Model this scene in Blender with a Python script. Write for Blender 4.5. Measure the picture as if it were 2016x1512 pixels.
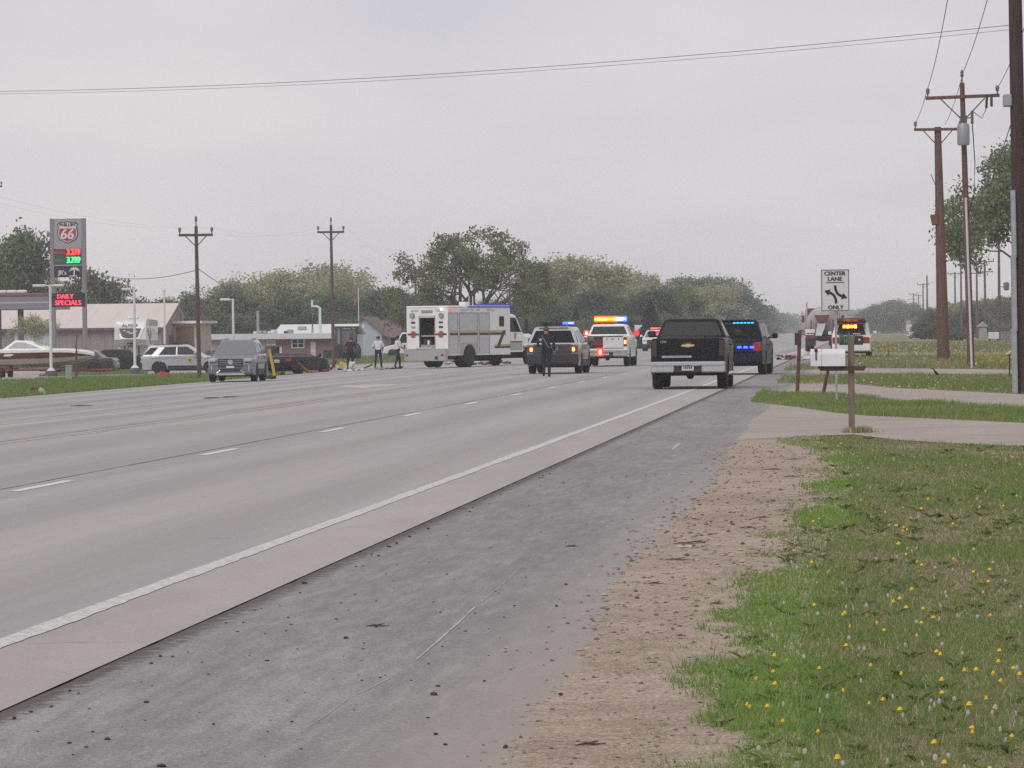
import bpy, bmesh, math, random
import numpy as np
from mathutils import Matrix, Vector

for _o in list(bpy.data.objects): bpy.data.objects.remove(_o)
SC = bpy.context.scene
COL = SC.collection
R = math.radians

# ------------------------------------------------------------------ camera
FPX = 8170.0                                   # focal length in pixels of the 2016 px wide photograph
CAMH = 1.6
cam_d = bpy.data.cameras.new('camera')
cam_d.sensor_width = 36.0
cam_d.lens = FPX / 2016.0 * 36.0
cam_d.clip_start = 0.1
cam_d.clip_end = 12000
cam = bpy.data.objects.new('camera', cam_d)
COL.objects.link(cam)
CM = Matrix.Rotation(R(4.81), 4, 'Z') @ Matrix.Rotation(R(90 - 0.721), 4, 'X') @ Matrix.Rotation(R(-0.6), 4, 'Z')
CM.translation = (0, 0, CAMH)
cam.matrix_world = CM
SC.camera = cam

# ------------------------------------------------------------------ sky, sun, exposure
SUN_EL, SUN_AZ = 42.0, 205.0                    # azimuth clockwise from +Y: behind the camera, a little left
wd = bpy.data.worlds.new('World'); SC.world = wd; wd.use_nodes = True
nt = wd.node_tree; nt.nodes.clear()
wo = nt.nodes.new('ShaderNodeOutputWorld'); bg = nt.nodes.new('ShaderNodeBackground')
sky = nt.nodes.new('ShaderNodeTexSky'); sky.sky_type = 'NISHITA'; sky.sun_disc = False
sky.sun_elevation = R(SUN_EL); sky.sun_rotation = R(SUN_AZ)
tc = nt.nodes.new('ShaderNodeTexCoord'); mp = nt.nodes.new('ShaderNodeMapping')
mp.inputs['Scale'].default_value = (5, 5, 16)
nz = nt.nodes.new('ShaderNodeTexNoise'); nz.inputs['Scale'].default_value = 1.6; nz.inputs['Detail'].default_value = 4
nz.inputs['Roughness'].default_value = 0.45
rmp = nt.nodes.new('ShaderNodeValToRGB')
rmp.color_ramp.elements[0].position = 0.36; rmp.color_ramp.elements[0].color = (5.95, 5.75, 6.25, 1)
rmp.color_ramp.elements[1].position = 0.66; rmp.color_ramp.elements[1].color = (7.05, 6.6, 6.75, 1)
mx = nt.nodes.new('ShaderNodeMixRGB'); mx.inputs[0].default_value = 0.94
nt.links.new(tc.outputs['Generated'], mp.inputs['Vector']); nt.links.new(mp.outputs['Vector'], nz.inputs['Vector'])
nt.links.new(nz.outputs['Fac'], rmp.inputs['Fac'])
nt.links.new(sky.outputs['Color'], mx.inputs[1]); nt.links.new(rmp.outputs['Color'], mx.inputs[2])
nt.links.new(mx.outputs['Color'], bg.inputs['Color']); bg.inputs['Strength'].default_value = 0.1
nt.links.new(bg.outputs['Background'], wo.inputs['Surface'])

sd = bpy.data.lights.new('sun', 'SUN'); sd.energy = 1.3; sd.angle = R(40); sd.color = (1.0, 0.955, 0.92)
sun = bpy.data.objects.new('sun', sd); COL.objects.link(sun)
az, el = R(SUN_AZ), R(SUN_EL)
to_sun = Vector((math.sin(az) * math.cos(el), math.cos(az) * math.cos(el), math.sin(el)))
sun.rotation_euler = (-to_sun).to_track_quat('-Z', 'Y').to_euler()
sun.location = (0, 0, 60)
SC.view_settings.view_transform = 'Standard'; SC.view_settings.look = 'None'
SC.view_settings.exposure = 0.10; SC.view_settings.gamma = 1.0; SC.view_settings.use_curve_mapping = False
SC.cycles.use_denoising = False
SC.cycles.max_bounces = 6; SC.cycles.diffuse_bounces = 3; SC.cycles.glossy_bounces = 3
SC.cycles.transparent_max_bounces = 8; SC.cycles.volume_bounces = 1
SC.cycles.sample_clamp_indirect = 4.0

# ------------------------------------------------------------------ geometry of the place
# x = metres to the right of the camera, across the road; y = metres along the road; z up
GP = [(-4000, -.7), (-38, -.7), (-31, -.6), (-26.8, -.33), (-21, -.25), (-12, 0.0), (4000, 0.0)]
def G(x):
    for (a, za), (b, zb) in zip(GP, GP[1:]):
        if x <= b: return za + (zb - za) * (x - a) / (b - a)
    return 0.0
_CI = CM.inverted()
def proj(x, y, z):
    c = _CI @ Vector((x, y, z))
    return 1008 + FPX * c.x / -c.z, 756 - FPX * c.y / -c.z
def ray(px, py):
    d = (CM.to_3x3() @ Vector(((px - 1008) / FPX, (756 - py) / FPX, -1.0)))
    return d
def on_y(px, py, Y):                            # the point of a pixel's ray at road distance Y
    d = ray(px, py); t = Y / d.y
    return Vector((d.x * t, Y, CAMH + d.z * t))
def on_g(px, py):                               # the point of a pixel's ray on the ground
    d = ray(px, py); g = 0.0; p = None
    for _ in range(12):
        t = (g - CAMH) / d.z; p = Vector((d.x * t, d.y * t, g)); g = G(p.x)
    return p
def gx(px, Y):                                  # ground point at distance Y seen in pixel column px
    p = on_y(px, 700, Y)
    for _ in range(6):
        q = proj(p.x, Y, G(p.x)); p.x += (px - q[0]) * Y / FPX
    return Vector((p.x, Y, G(p.x)))

# ------------------------------------------------------------------ materials
MATS = {}
def mat(name, color, rough=.6, metal=0.0, var=0.0, scale=4.0, bump=0.0, emit=None, estr=0.0, coat=0.0, spec=.5, stretch=None, color2=None):
    if name in MATS: return MATS[name]
    m = bpy.data.materials.new(name); m.use_nodes = True
    n = m.node_tree.nodes; l = m.node_tree.links; b = n['Principled BSDF']
    b.inputs['Base Color'].default_value = (*color, 1); b.inputs['Roughness'].default_value = rough
    b.inputs['Metallic'].default_value = metal; b.inputs['Specular IOR Level'].default_value = spec
    b.inputs['Coat Weight'].default_value = coat
    if emit:
        b.inputs['Emission Color'].default_value = (*emit, 1); b.inputs['Emission Strength'].default_value = estr
    if var or bump or color2:
        t = n.new('ShaderNodeTexCoord'); mpn = n.new('ShaderNodeMapping')
        if stretch: mpn.inputs['Scale'].default_value = stretch
        z = n.new('ShaderNodeTexNoise'); z.inputs['Scale'].default_value = scale; z.inputs['Detail'].default_value = 6
        l.new(t.outputs['Object'], mpn.inputs['Vector']); l.new(mpn.outputs['Vector'], z.inputs['Vector'])
        if var or color2:
            rp = n.new('ShaderNodeValToRGB')
            c2 = color2 if color2 else tuple(min(1, c * (1 + var)) for c in color)
            c1 = color if color2 else tuple(c * (1 - var) for c in color)
            rp.color_ramp.elements[0].position = .32; rp.color_ramp.elements[0].color = (*c1, 1)
            rp.color_ramp.elements[1].position = .68; rp.color_ramp.elements[1].color = (*c2, 1)
            l.new(z.outputs['Fac'], rp.inputs['Fac']); l.new(rp.outputs['Color'], b.inputs['Base Color'])
        if bump:
            bp = n.new('ShaderNodeBump'); bp.inputs['Strength'].default_value = bump; bp.inputs['Distance'].default_value = .02
            l.new(z.outputs['Fac'], bp.inputs['Height']); l.new(bp.outputs['Normal'], b.inputs['Normal'])
    MATS[name] = m
    return m
def paint(name, c, metal=0.0, rough=.28):
    return mat('paint_' + name, c, rough=rough, metal=metal, coat=.6, var=.05, scale=2.5)
def glow(name, c, s, base=(.05, .05, .05)):
    return mat('glow_' + name, base, rough=.3, emit=c, estr=s)
def leafmat(name, c1, c2):
    m = bpy.data.materials.new(name); m.use_nodes = True
    n = m.node_tree.nodes; l = m.node_tree.links; b = n['Principled BSDF']
    a = n.new('ShaderNodeAttribute'); a.attribute_name = 'shade'
    rp = n.new('ShaderNodeValToRGB')
    rp.color_ramp.elements[0].color = (*c1, 1); rp.color_ramp.elements[1].color = (*c2, 1)
    l.new(a.outputs['Fac'], rp.inputs['Fac']); l.new(rp.outputs['Color'], b.inputs['Base Color'])
    b.inputs['Roughness'].default_value = .7; b.inputs['Specular IOR Level'].default_value = .2
    tr = n.new('ShaderNodeBsdfTranslucent'); l.new(rp.outputs['Color'], tr.inputs['Color'])
    ms = n.new('ShaderNodeMixShader'); ms.inputs[0].default_value = .3
    l.new(b.outputs[0], ms.inputs[1]); l.new(tr.outputs[0], ms.inputs[2])
    l.new(ms.outputs[0], n['Material Output'].inputs['Surface'])
    MATS[name] = m
    return m

# ------------------------------------------------------------------ mesh helpers
class MB:
    def __init__(s): s.v = []; s.f = []; s.m = []
    def add(s, vs, fs, mi=0):
        o = len(s.v); s.v += [tuple(v) for v in vs]; s.f += [tuple(i + o for i in f) for f in fs]; s.m += [mi] * len(fs); return s
    def box(s, c, d, bev=0.0, mi=0, rot=None, seg=1):
        bm = bmesh.new(); bmesh.ops.create_cube(bm, size=1.0)
        bmesh.ops.scale(bm, vec=d, verts=bm.verts)
        if bev: bmesh.ops.bevel(bm, geom=bm.edges[:], offset=min(bev, min(d) * .45), segments=seg, affect='EDGES', profile=.5)
        if rot is not None: bmesh.ops.transform(bm, matrix=rot, verts=bm.verts)
        bm.verts.ensure_lookup_table(); c = Vector(c)
        for i, v in enumerate(bm.verts): v.index = i
        s.add([v.co + c for v in bm.verts], [[v.index for v in f.verts] for f in bm.faces], mi); bm.free(); return s
    def bb(s, x0, x1, y0, y1, z0, z1, bev=0.0, mi=0):
        return s.box(((x0 + x1) / 2, (y0 + y1) / 2, (z0 + z1) / 2), (abs(x1 - x0), abs(y1 - y0), abs(z1 - z0)), bev, mi)
    def tube(s, pts, rad, n=8, mi=0, cap=True):
        pts = [Vector(p) for p in pts]
        if not hasattr(rad, '__len__'): rad = [rad] * len(pts)
        rings = []; up = Vector((0, 0, 1))
        for i, p in enumerate(pts):
            d = (pts[min(i + 1, len(pts) - 1)] - pts[max(i - 1, 0)]).normalized()
            a = d.cross(up)
            if a.length < .05: a = d.cross(Vector((1, 0, 0)))
            a.normalize(); b = d.cross(a)
            rings.append([p + (a * math.cos(2 * math.pi * k / n) + b * math.sin(2 * math.pi * k / n)) * rad[i] for k in range(n)])
        vs = [v for r in rings for v in r]; fs = []
        for i in range(len(rings) - 1):
            for k in range(n):
                fs.append((i * n + k, i * n + (k + 1) % n, (i + 1) * n + (k + 1) % n, (i + 1) * n + k))
        if cap: fs.append(tuple(range(n))[::-1]); fs.append(tuple((len(rings) - 1) * n + k for k in range(n)))
        return s.add(vs, fs, mi)
    def lathe(s, prof, axis='Z', o=(0, 0, 0), n=20, mi=0):
        vs = []; o = Vector(o)
        for (r, h) in prof:
            for k in range(n):
                a = 2 * math.pi * k / n; u, w = r * math.cos(a), r * math.sin(a)
                vs.append(o + (Vector((u, w, h)) if axis == 'Z' else Vector((h, u, w)) if axis == 'X' else Vector((u, h, w))))
        fs = []
        for i in range(len(prof) - 1):
            for k in range(n): fs.append((i * n + k, i * n + (k + 1) % n, (i + 1) * n + (k + 1) % n, (i + 1) * n + k))
        fs.append(tuple(range(n))[::-1]); fs.append(tuple((len(prof) - 1) * n + k for k in range(n)))
        return s.add(vs, fs, mi)
    def prism(s, poly, fn0, fn1, mi=0):          # a polygon carried to two surfaces
        n = len(poly); vs = [fn0(*p) for p in poly] + [fn1(*p) for p in poly]
        fs = [tuple(range(n)), tuple(range(n, 2 * n))[::-1]] + [(i, i + n, (i + 1) % n + n, (i + 1) % n) for i in range(n)]
        return s.add(vs, fs, mi)
    def loft(s, rings, mi=0, cap=True, close=True):
        n = len(rings[0]); vs = [v for r in rings for v in r]; fs = []
        for i in range(len(rings) - 1):
            for k in range(n if close else n - 1):
                fs.append((i * n + k, i * n + (k + 1) % n, (i + 1) * n + (k + 1) % n, (i + 1) * n + k))
        if cap: fs.append(tuple(range(n))[::-1]); fs.append(tuple((len(rings) - 1) * n + k for k in range(n)))
        return s.add(vs, fs, mi)
    def xf(s, M):
        s.v = [tuple(M @ Vector(v)) for v in s.v]; return s
    def mesh(s, name, mats, ang=35, fix=True):
        me = bpy.data.meshes.new(name); me.from_pydata(s.v, [], s.f)
        for m in (mats if isinstance(mats, (list, tuple)) else [mats]): me.materials.append(m)
        me.polygons.foreach_set('material_index', s.m)
        if fix:
            bm = bmesh.new(); bm.from_mesh(me); bmesh.ops.recalc_face_normals(bm, faces=bm.faces); bm.to_mesh(me); bm.free()
        if ang:
            me.polygons.foreach_set('use_smooth', [True] * len(me.polygons)); me.set_sharp_from_angle(angle=R(ang))
        me.update(); return me
    def build(s, name, mats, parent=None, ang=35, fix=True, loc=None):
        return link(name, s.mesh(name, mats, ang, fix), parent, loc)
def link(name, data, parent=None, loc=None):
    o = bpy.data.objects.new(name, data); COL.objects.link(o)
    if parent is not None: o.parent = parent
    if loc is not None: o.location = loc
    return o
def tag(o, label, cat, group=None):
    o['label'] = label; o['category'] = cat
    if group: o['group'] = group
    return o
def thing(name, label, cat, loc=(0, 0, 0), yaw=0.0, group=None):
    o = bpy.data.objects.new(name, None); COL.objects.link(o); o.location = loc; o.rotation_euler = (0, 0, yaw)
    o.empty_display_size = .2
    return tag(o, label, cat, group)
def struct(o): o['kind'] = 'structure'; return o
def stuff(o): o['kind'] = 'stuff'; return o
def dup(o, parent=None):
    c = o.copy(); COL.objects.link(c); c.parent = parent
    for ch in o.children: dup(ch, c)
    return c
_TXT = {}
def text_geo(s, size, ext=.004):
    key = (s, size, ext)
    if key not in _TXT:
        cu = bpy.data.curves.new('t', 'FONT'); cu.body = s; cu.size = size; cu.extrude = ext
        cu.align_x = 'CENTER'; cu.align_y = 'CENTER'; cu.resolution_u = 2
        ob = bpy.data.objects.new('t', cu); COL.objects.link(ob); dg = bpy.context.evaluated_depsgraph_get()
        me = bpy.data.meshes.new_from_object(ob.evaluated_get(dg))
        _TXT[key] = ([v.co.copy() for v in me.vertices], [tuple(p.vertices) for p in me.polygons])
        bpy.data.objects.remove(ob); bpy.data.meshes.remove(me); bpy.data.curves.remove(cu)
    return _TXT[key]
def lettering(parent, s, size, o, right, up, material, sx=1.0, bold=0.0, name='lettering', ext=.004):
    vs, fs = text_geo(s, size, ext); o, right, up = Vector(o), Vector(right).normalized(), Vector(up).normalized(); nn = right.cross(up)
    mb = MB()
    offs = [(0, 0)] if not bold else [(0, 0, ), (bold, 0), (-bold, 0)]
    for k, of in enumerate(offs):
        mb.add([o + right * (v.x * sx + of[0]) + up * (v.y + of[1]) + nn * (v.z + k * .0012) for v in vs], fs)
    return mb.build(name, material, parent, ang=0, fix=False)
def aim(root, px, Y, yaw=0.0):                  # stand a thing on the ground at distance Y in pixel column px
    root.location = gx(px, Y); root.rotation_euler = (0, 0, yaw); return root
# ------------------------------------------------------------------ ground, road, verges
rng = np.random.default_rng(7)
def vnoise(x, y, s, seed=0):                    # smooth value noise for scattering and patch colours
    x = np.asarray(x, float) / s + 1000.5 + seed * 17.3; y = np.asarray(y, float) / s + 1000.5 + seed * 5.7
    xi, yi = np.floor(x).astype(np.int64), np.floor(y).astype(np.int64); fx, fy = x - xi, y - yi
    fx, fy = fx * fx * (3 - 2 * fx), fy * fy * (3 - 2 * fy)
    def h(a, b):
        n = (a * 374761393 + b * 668265263 + seed * 1442695) & 0x7fffffff
        n = ((n ^ (n >> 13)) * 1274126177) & 0x7fffffff
        return ((n ^ (n >> 16)) & 0xffff) / 65535.0
    return (h(xi, yi) * (1 - fx) + h(xi + 1, yi) * fx) * (1 - fy) + (h(xi, yi + 1) * (1 - fx) + h(xi + 1, yi + 1) * fx) * fy

def ground_mat(name, stops, scales, rough=.95, bump=.25, bscale=60, stretch=(1, 1, 1), fine=.12, finescale=90, voro=None):
    """colour from three noises mixed (large patches, middling, fine grain) through one ramp"""
    m = bpy.data.materials.new(name); m.use_nodes = True
    n = m.node_tree.nodes; l = m.node_tree.links; b = n['Principled BSDF']
    b.inputs['Roughness'].default_value = rough; b.inputs['Specular IOR Level'].default_value = .25
    t = n.new('ShaderNodeTexCoord'); mpn = n.new('ShaderNodeMapping'); mpn.inputs['Scale'].default_value = stretch
    l.new(t.outputs['Object'], mpn.inputs['Vector'])
    acc = None; tot = sum(w for _, w in scales)
    for k, (s, w) in enumerate(scales):
        z = n.new('ShaderNodeTexNoise'); z.inputs['Scale'].default_value = s; z.inputs['Detail'].default_value = 5
        l.new(mpn.outputs['Vector'], z.inputs['Vector'])
        mu = n.new('ShaderNodeMath'); mu.operation = 'MULTIPLY_ADD'; mu.inputs[1].default_value = w / tot
        l.new(z.outputs['Fac'], mu.inputs[0])
        if acc is None: mu.inputs[2].default_value = 0
        else: l.new(acc.outputs[0], mu.inputs[2])
        acc = mu
    rp = n.new('ShaderNodeValToRGB'); cr = rp.color_ramp
    for i, (p, c) in enumerate(stops):
        e = cr.elements[i] if i < 2 else cr.elements.new(p)
        e.position = p; e.color = (*c, 1)
    l.new(acc.outputs[0], rp.inputs['Fac'])
    zf = n.new('ShaderNodeTexNoise'); zf.inputs['Scale'].default_value = finescale; zf.inputs['Detail'].default_value = 3
    l.new(t.outputs['Object'], zf.inputs['Vector'])
    mr = n.new('ShaderNodeMapRange'); mr.inputs['From Min'].default_value = .25; mr.inputs['From Max'].default_value = .75
    mr.inputs['To Min'].default_value = 1 - fine; mr.inputs['To Max'].default_value = 1 + fine
    l.new(zf.outputs['Fac'], mr.inputs['Value'])
    mm = n.new('ShaderNodeMixRGB'); mm.blend_type = 'MULTIPLY'; mm.inputs[0].default_value = 1
    l.new(rp.outputs['Color'], mm.inputs[1]); l.new(mr.outputs['Result'], mm.inputs[2])
    zg = n.new('ShaderNodeTexVoronoi'); zg.inputs['Scale'].default_value = finescale * .8; l.new(t.outputs['Object'], zg.inputs['Vector'])
    sp = n.new('ShaderNodeSeparateColor'); l.new(zg.outputs['Color'], sp.inputs[0])
    mg = n.new('ShaderNodeMapRange'); mg.inputs['To Min'].default_value = 1 - fine * .75; mg.inputs['To Max'].default_value = 1 + fine * .75; l.new(sp.outputs[0], mg.inputs['Value'])
    m2 = n.new('ShaderNodeMixRGB'); m2.blend_type = 'MULTIPLY'; m2.inputs[0].default_value = 1; l.new(mm.outputs['Color'], m2.inputs[1]); l.new(mg.outputs['Result'], m2.inputs[2]); mm = m2
    l.new(mm.outputs['Color'], b.inputs['Base Color'])
    zb = n.new('ShaderNodeTexNoise'); zb.inputs['Scale'].default_value = bscale; zb.inputs['Detail'].default_value = 4
    l.new(t.outputs['Object'], zb.inputs['Vector'])
    bp = n.new('ShaderNodeBump'); bp.inputs['Strength'].default_value = bump; bp.inputs['Distance'].default_value = .01
    l.new(zb.outputs['Fac'], bp.inputs['Height']); l.new(bp.outputs['Normal'], b.inputs['Normal'])
    m['mul'] = mm.name
    MATS[name] = m
    return m
M_ground = ground_mat('meadow_soil', [(.3, (.13, .135, .065)), (.5, (.20, .19, .10)), (.7, (.28, .25, .16))], [(.035, 2), (.25, 1.5), (2.5, 1)], finescale=9, fine=.3)
M_concrete = ground_mat('road_concrete', [(.36, (.295, .286, .282)), (.5, (.355, .342, .335)), (.64, (.415, .392, .375))], [(.35, 1.2), (.9, 1.2), (6, .6)], stretch=(1, .022, 1), bump=.12, bscale=120, fine=.14, finescale=110)
M_slab_edge = ground_mat('road_edge_concrete', [(.35, (.345, .322, .30)), (.65, (.42, .395, .37))], [(.4, 1), (2, .8)], stretch=(1, .25, 1), bump=.12, bscale=120, fine=.14, finescale=110)
M_asphalt = ground_mat('shoulder_asphalt', [(.36, (.195, .191, .189)), (.5, (.25, .245, .241)), (.64, (.325, .316, .306))], [(.9, 1), (2.5, .8), (12, 1.2)], stretch=(1, .10, 1), bump=.4, bscale=130, fine=.34, finescale=120)
M_gravel = ground_mat('sand_gravel', [(.33, (.26, .20, .15)), (.5, (.36, .29, .225)), (.68, (.45, .375, .305))], [(.5, 1), (3, 1), (14, .9)], bump=.6, bscale=90, fine=.42, finescale=95)
M_drive = ground_mat('drive_gravel', [(.34, (.30, .255, .225)), (.5, (.37, .32, .288)), (.68, (.43, .38, .345))], [(.2, 1), (1, 1), (8, .8)], bump=.4, bscale=60, fine=.2, finescale=80)
M_lot = ground_mat('lot_concrete', [(.34, (.30, .285, .27)), (.66, (.42, .40, .385))], [(.1, 1), (.7, 1)], bump=.2, fine=.15, finescale=30)
def shoulder_dirt():                             # the crumbled dark joint where asphalt meets concrete, and the dusty outer edge
    m = M_asphalt; n = m.node_tree.nodes; l = m.node_tree.links
    g = n.new('ShaderNodeNewGeometry'); sx = n.new('ShaderNodeSeparateXYZ'); l.new(g.outputs['Position'], sx.inputs[0])
    z = n.new('ShaderNodeTexNoise'); z.inputs['Scale'].default_value = 9; z.inputs['Detail'].default_value = 9; z.inputs['Roughness'].default_value = .7
    ad = n.new('ShaderNodeMath'); ad.operation = 'MULTIPLY_ADD'; ad.inputs[1].default_value = .5
    l.new(g.outputs['Position'], z.inputs['Vector']); l.new(z.outputs['Fac'], ad.inputs[0]); l.new(sx.outputs['X'], ad.inputs[2])
    base = n[m['mul']]; b = n['Principled BSDF']
    cur = base.outputs['Color']
    for (x0, x1, col, wt) in ((-3.60, -3.50, (.085, .068, .06), .8), (-1.50, -2.15, (.35, .32, .29), .7), (-1.33, -1.46, (.37, .30, .24), .7)):
        mr = n.new('ShaderNodeMapRange'); mr.inputs['From Min'].default_value = x0 + .25; mr.inputs['From Max'].default_value = x1 + .25
        mr.inputs['To Min'].default_value = wt; mr.inputs['To Max'].default_value = 0
        l.new(ad.outputs[0], mr.inputs['Value'])
        mx_ = n.new('ShaderNodeMixRGB'); l.new(mr.outputs['Result'], mx_.inputs[0]); l.new(cur, mx_.inputs[1]); mx_.inputs[2].default_value = (*col, 1)
        cur = mx_.outputs['Color']
    l.new(cur, b.inputs['Base Color'])
shoulder_dirt()
def wheel_wear():                                # rubbed wheel paths and paler strips between them, waving a little along the lanes
    m = M_concrete; n = m.node_tree.nodes; l = m.node_tree.links; b = n['Principled BSDF']
    g = n.new('ShaderNodeNewGeometry'); sx = n.new('ShaderNodeSeparateXYZ'); l.new(g.outputs['Position'], sx.inputs[0])
    mpn = n.new('ShaderNodeMapping'); mpn.inputs['Scale'].default_value = (.3, .02, 1); z = n.new('ShaderNodeTexNoise'); z.inputs['Scale'].default_value = 1.0; z.inputs['Detail'].default_value = 4
    l.new(g.outputs['Position'], mpn.inputs['Vector']); l.new(mpn.outputs['Vector'], z.inputs['Vector'])
    a = n.new('ShaderNodeMath'); a.operation = 'MULTIPLY_ADD'; a.inputs[1].default_value = 1.1; l.new(z.outputs['Fac'], a.inputs[0]); l.new(sx.outputs['X'], a.inputs[2])
    f = n.new('ShaderNodeMath'); f.operation = 'MULTIPLY'; f.inputs[1].default_value = 2 * math.pi / 2.06; l.new(a.outputs[0], f.inputs[0])
    c = n.new('ShaderNodeMath'); c.operation = 'SINE'; l.new(f.outputs[0], c.inputs[0])
    mr = n.new('ShaderNodeMapRange'); mr.inputs['From Min'].default_value = -1; mr.inputs['To Min'].default_value = .90; mr.inputs['To Max'].default_value = 1.05; l.new(c.outputs[0], mr.inputs['Value'])
    mx_ = n.new('ShaderNodeMixRGB'); mx_.blend_type = 'MULTIPLY'; mx_.inputs[0].default_value = 1; l.new(n[m['mul']].outputs['Color'], mx_.inputs[1]); l.new(mr.outputs['Result'], mx_.inputs[2]); l.new(mx_.outputs['Color'], b.inputs['Base Color'])
wheel_wear()
def paint_mat(name, c, keep):                    # worn road paint: the bare road shows where it has flaked
    m = bpy.data.materials.new(name); m.use_nodes = True
    n = m.node_tree.nodes; l = m.node_tree.links; b = n['Principled BSDF']; b.inputs['Roughness'].default_value = .8
    t = n.new('ShaderNodeTexCoord'); z = n.new('ShaderNodeTexNoise'); z.inputs['Scale'].default_value = 24; z.inputs['Detail'].default_value = 8
    z.inputs['Roughness'].default_value = .7
    l.new(t.outputs['Object'], z.inputs['Vector'])
    rp = n.new('ShaderNodeValToRGB'); rp.color_ramp.elements[0].position = .5 - keep; rp.color_ramp.elements[1].position = .62 - keep
    rp.color_ramp.elements[0].color = (.37, .345, .335, 1); rp.color_ramp.elements[1].color = (*c, 1)
    l.new(z.outputs['Fac'], rp.inputs['Fac']); l.new(rp.outputs['Color'], b.inputs['Base Color'])
    MATS[name] = m; return m
P_white = paint_mat('road_paint_white', (.60, .60, .575), .10)
P_dash = paint_mat('road_paint_dash', (.68, .68, .66), .14)
P_yel = paint_mat('road_paint_yellow', (.56, .47, .33), .08)
P_faint = paint_mat('road_paint_faint', (.52, .51, .49), .05)

def sheet(name, rows, off, m, parent=None, cols=None):      # rows: lists of (x, y) of equal length, laid on the ground profile
    n = len(rows[0]); vs = [(x, y, G(x) + (cols[i] if cols else off)) for r in rows for i, (x, y) in enumerate(r)]
    fs = [(i * n + k, i * n + k + 1, (i + 1) * n + k + 1, (i + 1) * n + k) for i in range(len(rows) - 1) for k in range(n - 1)]
    me = bpy.data.meshes.new(name); me.from_pydata(vs, [], fs); me.materials.append(m); me.update()
    return link(name, me, parent)
# ground: one sheet to the horizon
gxs = [-4000, -900, -200, -38, -31, -26.8, -21, -12, -6, -2, 0, 3, 8, 20, 200, 900, 4000]
gys = [-60, 0, 20, 60, 120, 200, 400, 900, 2000, 6000]
struct(sheet('ground', [[(x, y) for x in gxs] for y in gys], -.006, M_ground))
# road slab
rys = [-40, 0, 30, 60, 100, 150, 250, 400, 700, 1200, 2600]
road = struct(sheet('road', [[(x, y) for x in (-26.8, -21, -12, -4.53)] for y in rys], .012, M_concrete))
sheet('slab_edge', [[(x, y) for x in (-4.53, -3.66)] for y in rys], .012, M_slab_edge, road)
def jag(y, s, a, seed): return float((vnoise([0], [y], s, seed)[0] - .5) * 2 * a)
sy = list(np.arange(-10, 70, .22)) + list(np.arange(70, 180, 1.5)) + [250, 400, 700, 1200, 2600]
def sh_edge(y): return float(np.interp(y, [13, 15, 20, 26, 42, 57, 80], [-1.24, -1.28, -1.42, -1.54, -1.54, -1.76, -1.8])) + jag(y, 3.5, .06, 1) + jag(y, .6, .045, 2) + jag(y, .22, .035, 4)
struct(sheet('road_shoulder', [[(-3.66 + jag(y, .4, .012, 5), y), (-2.6, y), (-2.0, y), (sh_edge(y) - .12, y), (sh_edge(y) + .05, y)] for y in sy], .006, M_asphalt, None, (.006, .006, .006, .006, .0015)))
def gr_edge(y):                                   # where the lawn begins
    return float(np.interp(y, [13, 15, 20, 25.5, 37, 52, 60], [-.44, -.47, -.55, -.62, -.40, -.48, -.92])) + jag(y, 4, .06, 8)
struct(sheet('gravel_verge', [[(-1.9, y), (-1.2, y), (gr_edge(y) + .28 if y < 62 else -1.0 + jag(y, 3, .3, 9), y)] for y in sy], 0.003, M_gravel))

M_soil = ground_mat('lawn_soil', [(.33, (.20, .165, .105)), (.68, (.32, .265, .185))], [(1, 1), (6, 1), (20, 1)], bump=.4, fine=.35, finescale=80)
struct(sheet('lawn_soil', [[(gr_edge(y) + .22 + jag(y, .5, .08, 16), y), (3, y), (8, y)] for y in np.arange(8, 58, .4)], -.001, M_soil))
def band(name, near, far, m, off=.0, step=.5, jitter=.12):   # a drive between two outlines read off the ground
    def dens(pts):
        P = [on_g(*p) for p in pts]; out = []
        for a, b in zip(P, P[1:]):
            k = max(1, int((b - a).length / step))
            for i in range(k): out.append(a.lerp(b, i / k))
        return out + [P[-1]]
    A, B = dens(near), dens(far); n = max(len(A), len(B))
    def rs(P): return [P[min(len(P) - 1, int(round(i * (len(P) - 1) / (n - 1))))] for i in range(n)]
    A, B = rs(A), rs(B)
    A = [(p.x, p.y + jag(p.x * 3 + p.y, .9, jitter, 11)) for p in A]; B = [(p.x, p.y + jag(p.x * 3 - p.y, .9, jitter, 12)) for p in B]
    return struct(sheet(name, [A, B], off, m))
D1N = [(1400, 872), (1440, 868), (1560, 860), (1680, 856), (1760, 866), (1900, 875), (2016, 880), (2350, 892)]
D1F = [(1440, 800), (1475, 797), (1560, 800), (1640, 812), (1700, 818), (1850, 825), (2016, 833), (2350, 850)]
D2N = [(1470, 772), (1500, 772), (1560, 775), (1640, 778), (1700, 783), (1800, 793), (2016, 806), (2350, 822)]
D2F = [(1500, 757), (1530, 757), (1690, 757), (1750, 764), (1900, 771), (2016, 777), (2350, 788)]
band('driveway', D1N, D1F, M_drive, .0048)
band('driveway', D2N, D2F, M_drive, .0048)
band('driveway', [(1520, 741), (1700, 735), (1900, 737), (2100, 740), (2500, 745)], [(1530, 733), (1700, 725), (1900, 727), (2100, 729), (2500, 733)], M_drive, .0048, 1.5, .3)
band('driveway', [(1600, 702), (1900, 700), (2400, 698)], [(1600, 697), (1900, 696), (2400, 694)], M_drive, .001, 4, 1)
band('driveway', [(1620, 690), (1900, 689), (2400, 686)], [(1620, 687), (1900, 686), (2400, 683)], M_drive, .001, 6, 1)
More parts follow.
